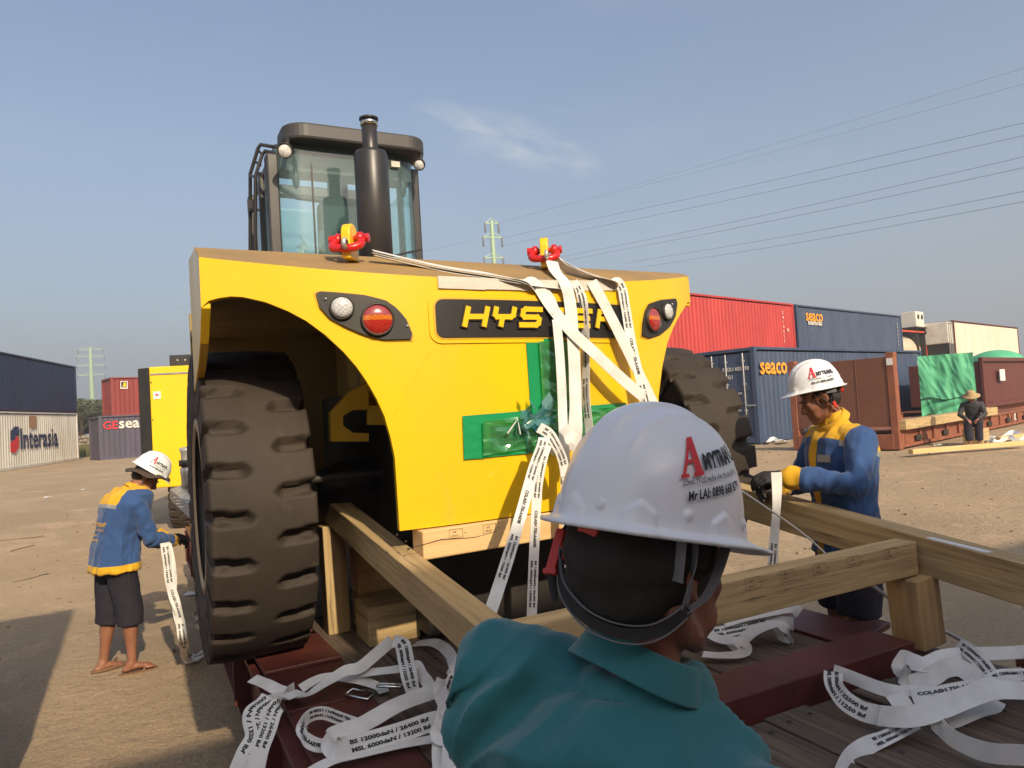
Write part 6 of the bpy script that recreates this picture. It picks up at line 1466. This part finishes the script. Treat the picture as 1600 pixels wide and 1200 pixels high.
def hat3(r, HX):
    X = Matrix.Translation(C3) @ HB.to_4x4() @ Matrix.Diagonal((1.01, 1.07, 1.13, 1)); 
    global HATX; HATX = X
    helmet(r, X, 260, 110, big=True, az0=-113)
    R = HX.to_3x3()
    # dark cloth cap under the shell
    k = MB(); k.ell(HX @ V((-.022, 0, .022)), (.110, .099, .088), R, n=28); k.ell(HX @ V((-.058, .006, -.020)), (.066, .088, .056), R, n=22); me = remesh(k, .006, 4); place_mesh('head_scarf', me, [pm('black_cloth', (.020, .018, .015), (.034, .029, .024), 14, .9, bump=.25, bscale=60), pm('grey_brown_cloth', (.030, .026, .020), (.018, .015, .012), 9, .9, bump=.35, bscale=70)], r, cuts=[(HX @ V((-.02, sg * .050, 0)), (R @ V((-.55, sg, .25))).normalized()) for sg in (-1, 1)], matfn=lambda c: 1 if any((c - HX @ V((-.02, sg * .050, 0))).dot(R @ V((-.55, sg, .25))) > 0 for sg in (-1, 1)) else 0, disp=lambda c, n_: .0006 * noise.noise(c * 45) + .0035 * (1 - 2.6 * abs(noise.noise(V((c.x * 9, c.y * 9, c.z * 26))))))
    def hb(az, z, rad=0.0):   # point hanging around the head below the rim
        a = radians(az); return X @ V((cos(a) * (.112 + rad), sin(a) * (.101 + rad), z * .95))
    def band(name, pts, w, mat, th=.0022, wd=None, parent=None):
        o_ = ribbon(name, pts, w, r, wdir=wd, thick=th, n=8); o_.data.materials.clear(); o_.data.materials.append(M[mat]); return o_
    U = X.to_3x3() @ V((0, 0, 1))
    # suspension band, side harness plates, chin straps in a Y, nape strap with a pale edge
    band('suspension_band', [hb(a, -.020, -.001) for a in range(-250, -70, 15)], .030, 'blackcloth', .003, U)
    band('harness_strap', [hb(-112, -.002, .002), hb(-112, -.030, .002), hb(-111, -.052, .001)], .030, 'greycloth', .002)
    band('harness_strap', [hb(-224, .0, .002), hb(-225, -.030, .001), hb(-226, -.060, -.002)], .030, 'greycloth', .002)
    J_ = hb(-97, -.088, -.012)
    band('chin_strap', [hb(-101, .0, .003), hb(-100, -.045, .002), J_ + V((0, -.001, .004))], .014, 'greycloth', .0016)
    band('chin_strap', [hb(-62, -.002, .0), hb(-72, -.035, -.001), hb(-82, -.066, -.004), J_], .015, 'greycloth', .0016)
    P = [J_ + V((.004, -.004, .006)), hb(-108, -.103, -.014), hb(-125, -.118, -.018), hb(-148, -.121, -.014), hb(-172, -.113, -.008), hb(-195, -.094, -.001), hb(-210, -.074, .005), hb(-222, -.045, .010)]
    band('nape_strap', P, .015, 'blackcloth', .003, U); band('nape_strap_edge', [p - U * .0098 - (p - X @ V((0, 0, -.1))).normalized() * -.001 for p in P], .0016, 'greycloth', .004, U); band('nape_strap_edge', [p + U * .0098 + (p - X @ V((0, 0, -.1))).normalized() * .001 for p in P], .0014, 'greycloth', .004, U)
    c = hb(-174, -.014, .004); k = MB(xf=Matrix.Translation(c) @ basis((c - X @ V((0, 0, -.014))).normalized(), U).to_4x4()); k.prism([(-.020, .012), (.020, .012), (.015, -.016), (.0, -.022), (-.015, -.016)], -.003, .004, 'X'); k.build('ratchet_knob', 'redclip', r, bevel=.003)
    b_ = hb(-221, -.052, .016); e_ = hb(-226, -.028, .014); k = MB(); dv = (e_ - b_).normalized()
    k.beam(b_ - dv * .022, e_ + dv * .016, .016, .010); k.beam(b_ - dv * .006 + V((.008, 0, 0)), b_ + dv * .018 + V((.008, 0, 0)), .022, .014); k.beam(b_ - dv * .026, b_ - dv * .018, .022, .012); k.build('side_buckle', 'redclip', r, bevel=.002)
    k = MB(); k.tube([e_ + dv * .012, hb(-228, -.002, .004)], [.006, .006], 8, flat=.4); k.tube([b_ - dv * .02, hb(-214, -.085, .014), hb(-206, -.10, .010)], [.007, .006, .005], 8, flat=.4); k.build('chin_strap', 'blackcloth', r)
p3, F3, H3 = human('man in the foreground seen from behind in a teal polo shirt and white helmet', tuple(B3), BH, J3, 1.0, 'skin_dark', polo, shorts_fn(.10), headX=HX3, hatfn=hat3, hair=True, vox=.006, hs=1.07)

# ---- man sitting far off in front of the flat rack, straw hat
seat = V((10.72, 16.95, .32)); 
J4 = pose(head=(.16, 0, 1.20), neck=(.08, 0, 1.09), hpitch=22, torso=[((c[0] + (c[2] - .88) * .30 - .05, c[1], c[2] - .36), dp * 1.05, wd * 1.05) for c, dp, wd in STD['torso']], shL=(.08, .19, 1.00), shR=(.08, -.19, 1.00), hipL=(-.04, .09, .54), hipR=(-.04, -.09, .54), knL=(.36, .13, .53), knR=(.38, -.10, .53), anL=(.34, .11, .09), anR=(.42, -.08, .09), elL=(.20, .27, .76), elR=(.22, -.27, .76), wrL=(.40, .12, .64), wrR=(.40, -.10, .64), hem=.46, yoke=(0, 0, 2.0))
def dark_shirt(r, F, W_, J, s):
    g = MB(); tor = J['torso']; g.loft(torso_rings(F, [(c, dp * 1.15, wd * 1.1) for c, dp, wd in tor]))
    for S_ in ('L', 'R'): sh, el_, wr = W_(J['sh' + S_]), W_(J['el' + S_]), W_(J['wr' + S_]); g.tube([W_(J['neck']) - V((0, 0, .06)), sh], [.06, .065], 12); g.tube([sh, el_, el_.lerp(wr, .8)], [.068, .055, .045], 12)
    me = remesh(g, .014, 2); place_mesh('jacket', me, pm('dark_grey_jacket', (.035, .034, .036), (.05, .05, .052), 6, .85), r, disp=wrink(1, .006))
def straw(r, HX):
    k = MB(xf=HX @ Matrix.Translation((0, 0, .06))); k.lathe([(.001, .10), (.05, .097), (.085, .075), (.095, .0), (.14, -.012), (.19, -.035), (.188, -.04), (.09, -.012), (.001, -.01)], 28); k.build('straw_hat', pm('straw', (.42, .30, .15), (.34, .24, .12), 30, .85), r)
human('man sitting far off by the flat rack in dark clothes and a straw hat', tuple(seat), 233, J4, .92, 'skin_dark', dark_shirt, shorts_fn(.12), hatfn=straw, vox=.012)
bk = seat + V((.10, .12, 0)); k = MB(); k.box(bk + V((0, 0, .17)), (.5, .4, .36), Matrix.Rotation(.7, 3, 'Z')); tag(k.build('wooden_block', 'timber_old', None, bevel=.01), 'squat timber block the far man in the straw hat sits on', 'timber')

# ---- fourth worker, only one hand reaching in from the right edge
h4 = PY(1597, 1022, 2.80); B5 = V((2.62, 2.58, 0)); f5 = (h4 - B5); ang5 = math.degrees(atan2(f5.y, f5.x)); Fi = (Matrix.Translation(B5) @ Matrix.Rotation(radians(ang5), 4, 'Z')).inverted(); hl = Fi @ h4
J5 = pose(head=(.36, -.05, 1.30), neck=(.24, 0, 1.24), hpitch=50, torso=[((c[0] + (c[2] - .88) * .62 - .05, c[1], c[2] - (c[2] - .88) * .30), dp, wd) for c, dp, wd in STD['torso']], shL=(.23, .19, 1.19), shR=(.23, -.19, 1.19), elL=(hl.x - .38, .16, .98), wrL=(hl.x - .11, .02, hl.z + .025), hdL=(1, -.15, -.12), pnL=(0, -.2, -1), elR=(.30, -.25, .95), wrR=(.40, -.20, .78), hem=.80, yoke=(.18, 0, 1.14), yoken=(.5, 0, 1))
human('worker almost wholly outside the right edge, one bare hand reaching for the strap pile', tuple(B5), ang5, J5, 1.0, 'skin_dark', jacket, shorts_fn(.40), group='workers lashing the forklift down')

# ================================================================ LASHING STRAPS AND TAPE
GS = 'white lashing straps hanging over the yellow counterweight'
def sps(lst): return [SP(x, y, o) for x, y, o in lst]
# white card strip along the top edge
m = MB()
for i, (a, b) in enumerate(((684, 757), (757, 814), (814, 880), (880, 961))):
    P = []
    for x in (a, b):
        u, z0 = surf(x, 444); zt_ = ztop(u) + .002; P += [S(u, zt_ + .002, .006), S(u, zt_ - .050 + .003 * (i % 2), .009)]
    P2 = [p + (TY * .004) for p in P]; m.add(P + P2, [[0, 1, 3, 2], [4, 6, 7, 5], [0, 2, 6, 4], [1, 5, 7, 3], [0, 4, 5, 1], [2, 3, 7, 6]])
tag(m.build('cardboard_strip', 'card'), 'white card strip taped along the top edge of the counterweight above the badge', 'card')
# green tape cross with film over the openings
tp_ = thing('green_tape', 'cross of green tape and film stuck over the openings in the counterweight', 'tape', tuple(SP(850, 640, .01)))
def patch(name, poly, off, mat, wr_=.0):
    uz = [surf(*p) for p in poly]; m = MB(); nx, ny = 60, 34; c = [V((u, z, 0)) for u, z in uz]; vs = []
    for j in range(ny + 1):
        for i in range(nx + 1):
            a = c[0].lerp(c[1], i / nx); b = c[3].lerp(c[2], i / nx); q = a.lerp(b, j / ny); vs.append(S(q.x, q.y, off + wr_ * (1 - 2 * abs(noise.noise(V((q.x * 14, q.y * 26, off * 50)))))))
    m.add(vs, [[j * (nx + 1) + i, j * (nx + 1) + i + 1, (j + 1) * (nx + 1) + i + 1, (j + 1) * (nx + 1) + i] for j in range(ny) for i in range(nx)], sm=True); return m.build(name, mat, tp_, fixn=False)
M['greentape'] = pm('green_tape', (.018, .30, .11), (.014, .24, .09), 4, .22, coat=.3)
patch('tape_band', [(821, 530), (841, 529), (849, 648), (829, 650)], .004, 'greentape', .001)
patch('tape_band', [(839, 529), (882, 527), (882, 536), (839, 538)], .0055, 'greentape', .001)
patch('tape_band', [(722, 650), (977, 629), (977, 641), (722, 663)], .005, 'greentape', .001)
patch('tape_band', [(722, 658), (757, 655), (757, 716), (724, 718)], .0065, 'greentape', .002)
patch('tape_band', [(724, 702), (905, 683), (905, 700), (724, 718)], .0075, 'greentape', .002)
patch('film_sheet', [(838, 534), (884, 532), (888, 640), (846, 645)], .014, 'film', .010)
patch('film_sheet', [(750, 657), (976, 634), (976, 672), (752, 712)], .016, 'film', .013)
# crumpled blue plastic stuffed into the opening
rb = random.Random(21); m = MB(); c = SP(838, 655, .035)
for i in range(46):
    p = c + TX * rb.uniform(-.10, .06) + V((0, 0, rb.uniform(-.06, .05))) - TY * rb.uniform(-.01, .04); a = (TX * rb.uniform(-1, 1) + V((0, 0, rb.uniform(-1, 1)))).normalized() * rb.uniform(.03, .08); b = (V((0, 0, rb.uniform(-1, 1))) - TY * rb.uniform(-1, 1)).normalized() * rb.uniform(.02, .05)
    m.add([p, p + a, p + a * .8 + b, p + b], [[0, 1, 2], [0, 2, 3]])
P = catmull([SP(838, 655, .03), SP(850, 690, .04), SP(868, 700, .045), SP(882, 690, .04)], 4); m.tube(P, [.012] * len(P), 6, sm=False)
tag(m.build('plastic_wrap', 'film_blue', None, fixn=False), 'crumpled blue and clear plastic bunched in the opening behind the straps', 'plastic wrap')
mk = MB(); P = [SP(793, 677, .05), SP(808, 655, .06), SP(812, 678, .06)]; mk.tube(P, [.004] * 3, 6); tag(mk.build('plastic_tie', 'paper'), 'thin white plastic tie sticking out of the blue wrap', 'tie')

LB, RB = lugs[0][0], lugs[1][0]
NV = -TY
# three folds running from the left shackle over the top edge
def topline(dx_, dy_, name_lab, end, w=.05):
    a = PN(582 + dx_, 391 + dy_, tp(0, .02, 0), TY); b = PN(640, 405 + dy_, tp(0, .0, 0), TY); c = PN(700, 418 + dy_, tp(0, -.08, 0), TY); d = PN(760, 427 + dy_, tp(0, -.18, 0), TY); return [a, b, c, d] + end
e1 = [SP(815, 438, .02), SP(838, 446, .018), SP(858, 476, .03), SP(890, 517, .06), SP(925, 551, .09), SP(962, 588, .11), SP(1000, 622, .12)]
ribbon('lashing_strap', topline(0, 0, '', e1), .055, wdir=[TY * .9 + V((0, 0, .35))] * 4 + [TY * .5 + TX * .6, TX * .8 + V((0, 0, .5)), TX * .75 + V((0, 0, .65))] + [TX * .62 + V((0, 0, .72))] * 4, label='plain strap running diagonally down to the right across the badge from the left shackle', cat='strap', group=GS)
ribbon('lashing_strap', topline(-1, 4, '', [SP(812, 441, .016), SP(842, 452, .014), SP(858, 464, .02), SP(868, 490, .04)]), .045, wdir=[TY * .9 + V((0, 0, .2))] * 4 + [TY * .7 + TX * .5, TX, TX, TX], text=True, tstart=.6, label='printed strap from the left shackle folding down just left of the middle', cat='strap', group=GS)
ribbon('lashing_strap', topline(2, 8, '', [SP(815, 444, .012), SP(850, 449, .010), SP(885, 452, .01)]), .04, wdir=[TY * .9 + V((0, 0, .15))] * 7, label='lowest of the three strap folds lying on the dusty top from the left shackle', cat='strap', group=GS)
ribbon('lashing_strap', [SP(868, 500, .05), SP(872, 545, .07), SP(875, 600, .09), SP(877, 660, .10), SP(880, 720, .11), SP(882, 780, .12), SP(886, 860, .13), SP(890, 960, .13)], .045, wdir=[TX] * 4 + [TX * .9 - TY * .3] * 4, label='greyish strap hanging straight down left of the wide central one', cat='strap', group=GS)
a = PN(862, 408, tp(0, .02, 0), TY)
ribbon('lashing_strap', [a, PN(868, 424, tp(0, -.08, 0), TY), SP(882, 443, .02), SP(889, 470, .035), SP(893, 520, .05), SP(896, 580, .06), SP(897, 640, .07), SP(896, 680, .08), SP(893, 705, .08)], .062, wdir=[TX] * 6 + [TX, TX * .7 - TY * .7, TX * .4 - TY * .9], label='wide plain strap hanging straight down the middle over the badge', cat='strap', group=GS)
ribbon('lashing_strap', [SP(896, 440, .012), SP(905, 456, .02), SP(912, 490, .03), SP(914, 560, .04), SP(914, 620, .04), SP(919, 672, .05), SP(922, 700, .05)], .045, wdir=[TX, TX, TX * .3 - TY, TX * .2 - TY, TX * .3 - TY, TX * .35 - TY, TX], text=True, label='narrow twisted printed strap hanging on edge right of the wide central one', cat='strap', group=GS)
ribbon('lashing_strap', [SP(924, 440, .012), SP(940, 470, .03), SP(962, 515, .05), SP(985, 565, .07), SP(1003, 605, .09), SP(1018, 640, .10), SP(1030, 680, .10)], .058, wdir=[TX * .8 + V((0, 0, .35))] * 7, label='plain strap slanting down to the right across the last letter of the badge', cat='strap', group=GS)
b1 = PN(866, 402, tp(0, .06, 0), TY)
ribbon('lashing_strap', [b1, PN(885, 420, tp(0, .0, 0), TY), PN(920, 432, tp(0, -.12, 0), TY), SP(952, 438, .02), SP(969, 447, .02), SP(975, 480, .04), SP(982, 530, .06), SP(992, 580, .08), SP(1004, 630, .10), SP(1012, 680, .10)], .055, wdir=[TY] * 3 + [TY * .6 + TX * .5] + [TX] * 6, text=True, tstart=.42, label='printed strap from the right shackle bending over the edge at the right of the badge', cat='strap', group=GS)
ribbon('lashing_strap', [b1 + V((0, 0, .01)), PN(880, 412, tp(0, .02, 0), TY), PN(905, 424, tp(0, -.08, 0), TY), SP(940, 436, .012)], .035, wdir=[TY] * 4, label='short strap fold lying on the top edge just behind the right shackle', cat='strap', group=GS)
# lower pair from the bunch down to the deck
def lowpt(px, py, v): return PN(px, py, tp(0, v, 0), TY)
ribbon('lashing_strap', [lowpt(868, 690, -.33), lowpt(852, 684, -.38), lowpt(846, 700, -.40), lowpt(833, 735, -.43), lowpt(815, 800, -.50), lowpt(795, 868, -.58), lowpt(765, 960, -.68)], .046, wdir=[TX * .5 + V((0, 0, .8)), TX * .9 + V((0, 0, .2))] + [TX] * 5, text=True, tstart=.12, label='printed strap running down to the left from the bunch below the blue plastic', cat='strap', group=GS)
ribbon('lashing_strap', [lowpt(868, 706, -.34), lowpt(856, 694, -.37), lowpt(848, 715, -.40), lowpt(840, 760, -.42), lowpt(836, 830, -.44), lowpt(833, 900, -.46), lowpt(830, 985, -.48)], .044, wdir=[V((0, 0, 1)) + TX, TX] + [TX] * 5, text=True, tstart=.14, label='printed strap hanging straight down beside the slanting one below the bunch', cat='strap', group=GS)
ribbon('lashing_strap', [lowpt(842, 668, -.33), lowpt(856, 676, -.37), lowpt(866, 690, -.39), lowpt(878, 715, -.38), lowpt(884, 745, -.37)], .045, wdir=[TX * .5 + V((0, 0, .8))] * 3 + [TX] * 2, text=True, label='short printed loop of strap knotted just below the blue plastic', cat='strap', group=GS)
ribbon('lashing_strap', [lowpt(880, 668, -.33), lowpt(892, 680, -.38), lowpt(902, 692, -.38), lowpt(896, 720, -.36)], .05, wdir=[TX * .6 + V((0, 0, .8))] * 4, label='short plain strap end looped right of the bunch near the helmet', cat='strap', group=GS)

# heaps on the deck
def dk(lst): return [PZ(x, y, DECK + h) for x, y, h in lst]
GH = 'slack straps heaped on the red plate at the left'
W6 = .056
def heap(lst, ang, lab, grp, text=False, side=1, w=W6, **k): return ribbon('lashing_strap', dk(lst), w * .86, ang=ang, text=text, side=side, label=lab, cat='strap', group=grp, **k)
heap([(394, 1060, .05), (415, 1068, .05), (440, 1080, .04), (475, 1086, .05), (510, 1066, .08), (540, 1048, .10), (562, 1043, .10), (590, 1020, .14), (612, 1001, .17)], [20, 20, 30, 0, 10, 40, 50, 60, 70], 'plain strap twisting along the far side of the left heap up to a folded peak', GH)
heap([(614, 1002, .17), (628, 1006, .16), (634, 1030, .12), (640, 1060, .07), (646, 1083, .02)], [35, 20, 10, 0, 10], 'printed strap falling from the folded peak of the left heap', GH, True, w=.075)
heap([(560, 1052, .07), (600, 1048, .08), (640, 1043, .09), (652, 1042, .09), (662, 1058, .06), (672, 1072, .03)], [20, 15, 20, 60, 70, 30], 'plain strap bridging the two ends of the left heap', GH)
heap([(648, 1006, .02), (678, 1004, .05), (700, 1018, .10), (709, 1040, .12), (704, 1060, .09), (690, 1072, .05)], [10, 30, 60, 80, 60, 40], 'translucent looking strap loop at the far right of the left heap', GH)
heap([(706, 1070, .09), (670, 1083, .08), (620, 1102, .08), (570, 1130, .08), (530, 1146, .08), (519, 1158, .07), (524, 1170, .06), (560, 1163, .05), (620, 1146, .05), (680, 1126, .06), (712, 1122, .08)], [25, 25, 20, 20, 30, 75, 60, 45, 40, 40, 35], 'broad strap folded back on itself with two lines of printing, lying across the left heap', GH, True, w=.080, tstart=.62)
heap([(556, 1132, .04), (530, 1122, .05), (505, 1114, .07), (485, 1118, .08), (473, 1132, .08), (476, 1152, .06), (495, 1164, .04), (518, 1164, .03)], [60, 70, 75, 80, 80, 75, 60, 40], 'printed strap standing on edge in a round loop on the red plate', GH, True, w=.05)
heap([(486, 1206, .02), (520, 1188, .03), (570, 1176, .03), (630, 1163, .03), (690, 1152, .04)], [10, 5, 5, 0, 10], 'plain strap lying flat at the lower edge of the left heap', GH)
heap([(470, 1076, .03), (505, 1058, .05), (550, 1060, .05), (590, 1072, .03), (600, 1082, .02)], [30, 20, 30, 10, 0], 'short strap with the metal hook tangled under the others of the left heap', GH, w=.05)
heap([(692, 1062, .12), (688, 1080, .12), (698, 1100, .10), (712, 1115, .10)], [50, 30, 20, 10], 'strap folded upright beside the teal sleeve', GH)
heap([(712, 1052, .14), (700, 1090, .13), (690, 1135, .11), (688, 1170, .08), (690, 1215, .05)], [10, 40, 20, 60, 20], 'printed strap bundle running down beside the teal sleeve', GH, True, w=.06)
heap([(686, 1078, .14), (702, 1120, .13), (684, 1146, .12), (704, 1160, .10), (700, 1215, .06)], [60, 10, 80, 20, 10], 'plain strap knotted round the bundle beside the teal sleeve', GH, w=.06)
def hang(lst, lab, text=False, w=.06, wd=None, side=1): return ribbon('lashing_strap', [PN(x, y, tp(.20 - o, 0, 0), TX) if False else PN(x, y, tp(0, vv, 0), TY) for x, y, o, vv in lst], w, wdir=wd, text=text, side=side, label=lab, cat='strap', group='straps hanging over the left edge of the trailer')
hang([(455, 1085, 0, -.08), (435, 1088, 0, -.10), (410, 1100, 0, -.14), (396, 1118, 0, -.18), (400, 1150, 0, -.22), (385, 1180, 0, -.26), (366, 1230, 0, -.3)], 'printed strap hanging over the trailer edge farthest left', True, wd=[TY, TY] + [TX] * 5, w=.075, side=-1)
hang([(470, 1080, 0, -.10), (445, 1092, 0, -.13), (428, 1110, 0, -.18), (418, 1140, 0, -.22), (405, 1175, 0, -.27), (395, 1225, 0, -.33)], 'printed strap hanging over the trailer edge beside the leftmost one', True, wd=[TY, TY] + [TX] * 4, w=.062, side=-1)
hang([(460, 1076, 0, -.04), (430, 1092, 0, -.08), (412, 1118, 0, -.12), (404, 1128, 0, -.14)], 'grey bunched strap knotted at the trailer edge', wd=[V((0, 0, 1)), TX, TX, TX], w=.05)
ribbon('lashing_strap', [PZ(315, 940, .30), PZ(306, 962, .2), PZ(310, 976, .12), PZ(330, 978, .10), PZ(345, 970, .15)], .06, wdir=V((0, 0, 1)), label='strap loop hanging in the shade under the big left tyre', cat='strap')
for (pts, lab) in (((PZ(540, 1085, DECK + .02), PZ(575, 1093, DECK + .02), PZ(586, 1082, DECK + .03), PZ(552, 1076, DECK + .03)), 'flat steel strap buckle lying on the red plate'), ((PZ(590, 1072, DECK + .05), PZ(626, 1074, DECK + .05), PZ(628, 1069, DECK + .06), PZ(594, 1068, DECK + .06)), 'round steel hook bar lying beside the flat buckle')):
    k = MB(); P = list(pts) + [pts[0]]; k.tube(P, [.0065] * 5, 8); tag(k.build('strap_buckle', 'chrome'), lab, 'buckle', 'steel fittings in the left strap heap')

GM = 'slack straps heaped beyond the cross beam'
heap([(1098, 1022, .03), (1125, 1024, .03), (1155, 1022, .03), (1166, 1012, .05), (1150, 1002, .06), (1128, 1000, .07), (1110, 992, .08)], [10, 10, 20, 60, 30, 20, 10], 'plain strap doubled flat at the near side of the middle heap', GM)
heap([(1106, 990, .06), (1135, 986, .07), (1165, 980, .08), (1200, 972, .09), (1225, 972, .09), (1240, 975, .08)], [30, 35, 30, 25, 40, 60], 'printed strap lying along the middle heap', GM, True, w=.07)
heap([(1130, 972, .10), (1165, 962, .12), (1200, 955, .13), (1235, 950, .14), (1250, 958, .12)], [35, 30, 30, 30, 60], 'plain strap along the far side of the middle heap', GM, w=.07)
heap([(1196, 975, .08), (1212, 985, .05), (1222, 997, .02), (1236, 1003, .01)], [10, 20, 10, 5], 'short strap end dropping off the middle heap onto the boards', GM)
heap([(1236, 1003, .02), (1230, 985, .07), (1212, 975, .09), (1180, 985, .08), (1158, 1002, .05), (1140, 1012, .03)], [30, 30, 20, 30, 40, 20], 'plain strap curling down the front of the middle heap', GM, w=.055)

GR = 'slack straps heaped on the boards at the right'
_heap = heap
def heap(lst, ang, lab, grp, text=False, side=1, w=W6, **k): return _heap(lst, ang, lab, grp, text, side, w * .86, **k)
heap([(1640, 1015, .10), (1580, 1020, .10), (1520, 1022, .10), (1480, 1026, .10), (1448, 1038, .10), (1425, 1034, .10), (1411, 1030, .10), (1408, 1046, .09), (1416, 1060, .07), (1430, 1066, .05), (1455, 1057, .07), (1478, 1044, .09), (1500, 1044, .09), (1525, 1058, .08), (1545, 1068, .06)], [25, 25, 30, 35, 30, 50, 80, 85, 70, 40, 55, 70, 50, 50, 40], 'plain strap with a tall open loop at the back of the right heap', GR, w=.085)
heap([(1496, 1006, .12), (1510, 1015, .12), (1530, 1032, .11), (1546, 1052, .09), (1562, 1072, .06)], [50, 45, 35, 25, 20], 'printed strap falling diagonally over the back of the right heap', GR, True, w=.07)
heap([(1302, 1048, .10), (1325, 1056, .09), (1355, 1068, .08), (1385, 1078, .07), (1410, 1080, .07), (1440, 1078, .06), (1480, 1084, .05)], [75, 75, 70, 60, 30, 20, 10], 'plain strap on edge at the left of the right heap', GR, w=.06)
heap([(1302, 1050, .10), (1304, 1070, .09), (1318, 1092, .07), (1345, 1110, .05), (1375, 1118, .05)], [60, 55, 55, 50, 60], 'printed strap turning down at the left tip of the right heap', GR, True, w=.085, side=1, texts=['MSL 5000daN / 11250 lbf', 'BS 10000daN / 22500 lbf', 'MSL 5000daN / 11250 lbf'], tstart=.0)
heap([(1372, 1118, .06), (1420, 1120, .08), (1465, 1108, .10), (1510, 1090, .12), (1555, 1078, .13), (1640, 1082, .12)], [50, 45, 40, 35, 35, 30], 'broadest plain strap sweeping to the right edge across the right heap', GR, w=.090)
heap([(1425, 1090, .07), (1460, 1086, .08), (1500, 1079, .09), (1545, 1072, .09), (1620, 1066, .09)], [40, 40, 45, 45, 40], 'strap printed in bold just behind the broadest one', GR, True, w=.075, texts=['COLASH 750-AAR9R', 'COLASH 750-AAR9R', ' '], tstart=.02)
heap([(1398, 1084, .08), (1408, 1098, .06), (1416, 1112, .04)], [20, 15, 10], 'short plain fold tucked under the broadest strap', GR, w=.09)
heap([(1312, 1215, .01), (1328, 1185, .01), (1355, 1165, .02), (1385, 1152, .03), (1410, 1140, .03), (1428, 1130, .04)], [70, 60, 40, 15, 10, 20], 'printed strap running to the bottom edge from the right heap', GR, True, w=.07, tstart=.25)
heap([(1660, 1185, .06), (1600, 1180, .06), (1545, 1176, .06), (1500, 1160, .06), (1475, 1142, .06), (1469, 1128, .06), (1490, 1122, .05), (1525, 1108, .05), (1552, 1100, .05), (1556, 1092, .05)], [85, 85, 85, 85, 80, 75, 50, 40, 50, 70], 'plain strap standing on edge in a wide curve at the lower right', GR, w=.075)
heap([(1540, 1066, .08), (1565, 1058, .10), (1590, 1056, .10), (1640, 1056, .10)], [30, 30, 30, 30], 'printed strap end under the bare hand', GR, True, w=.08)

# straps in the workers' hands
q = [PY(258, 848, 5.30), PY(262, 880, 5.30), PY(268, 920, 5.28), PY(280, 960, 5.25), PY(286, 1000, 5.2), PZ(292, 1022, .03), PZ(305, 1026, .02), PZ(320, 1020, .03), PZ(334, 1014, .03)]
ribbon('lashing_strap', q, .065, wdir=[V((1, .3, 0)), V((.6, .8, 0)), V((1, 0, 0)), V((.3, 1, 0)), V((1, .3, 0)), V((1, 0, 0)), V((0, 1, .2)), V((0, 1, .5)), V((.3, 1, 0))], text=True, label='strap hanging from the hands of the man in sandals to the sand', cat='strap')
q = [PY(262, 850, 5.34), PY(270, 890, 5.32), PY(272, 940, 5.30), PY(284, 990, 5.25), PZ(290, 1030, .03), PZ(312, 1030, .02)]
ribbon('lashing_strap', q, .05, wdir=[V((1, .8, 0)), V((1, 0, 0)), V((.3, 1, 0)), V((1, 0, 0)), V((1, .5, 0)), V((0, 1, .2))], label='second strap twisted round the one held by the man in sandals', cat='strap')
q = [PY(1213, 738, 3.60), PY(1214, 765, 3.60), PY(1213, 800, 3.60), PY(1209, 850, 3.58), PY(1206, 905, 3.55), PY(1204, 950, 3.5)]
ribbon('lashing_strap', q, .058, wdir=[V((1, .2, 0)), V((1, .3, 0)), V((.8, .5, 0)), V((.8, .3, 0)), V((.9, .3, 0)), V((.9, .3, 0))], text=True, tstart=.35, label='strap hanging from the gloves of the man at the right behind the rail', cat='strap')
# cord from the machine down past the right post
k = MB(); P = catmull([PY(1160, 768, 2.9), PY(1250, 830, 3.05), PY(1297, 872, 3.12)], 6); k.tube(P, [.004] * len(P), 6); tag(k.build('cord', 'web'), 'thin white cord pulled tight from behind the big helmet to the cross rail', 'cord')
k = MB(); P = catmull([PY(1350, 905, 3.35), PY(1420, 955, 3.25), PY(1525, 1012, 3.10)], 6); k.tube(P, [.009] * len(P), 8); tag(k.build('steel_bar', 'steel'), 'thin grey bar slanting behind the right post of the timber frame', 'bar')
k = MB(); a, b = PY(1452, 843, 2.98), PY(1545, 866, 2.62); k.beam(a + V((0, 0, .006)), b + V((0, 0, .006)), .03, .006); tag(k.build('metal_strip', 'sticker', None, bevel=.001), 'flat pale strip lying on top of the right-hand rail', 'strip')

# ================================================================ HAZE
hb_ = MB(); hb_.box(V((0, 150, 26)), (760, 700, 56)); hm = bpy.data.materials.new('pale_haze'); hm.use_nodes = True; t = hm.node_tree; t.nodes.clear()
o_ = N(t, 'ShaderNodeOutputMaterial'); v_ = N(t, 'ShaderNodeVolumePrincipled'); v_.inputs['Color'].default_value = (.80, .84, .90, 1); v_.inputs['Density'].default_value = .0016; v_.inputs['Anisotropy'].default_value = .25
t.links.new(v_.outputs[0], o_.inputs['Volume']); hz_o = hb_.build('haze', hm); tag(hz_o, kind='stuff')
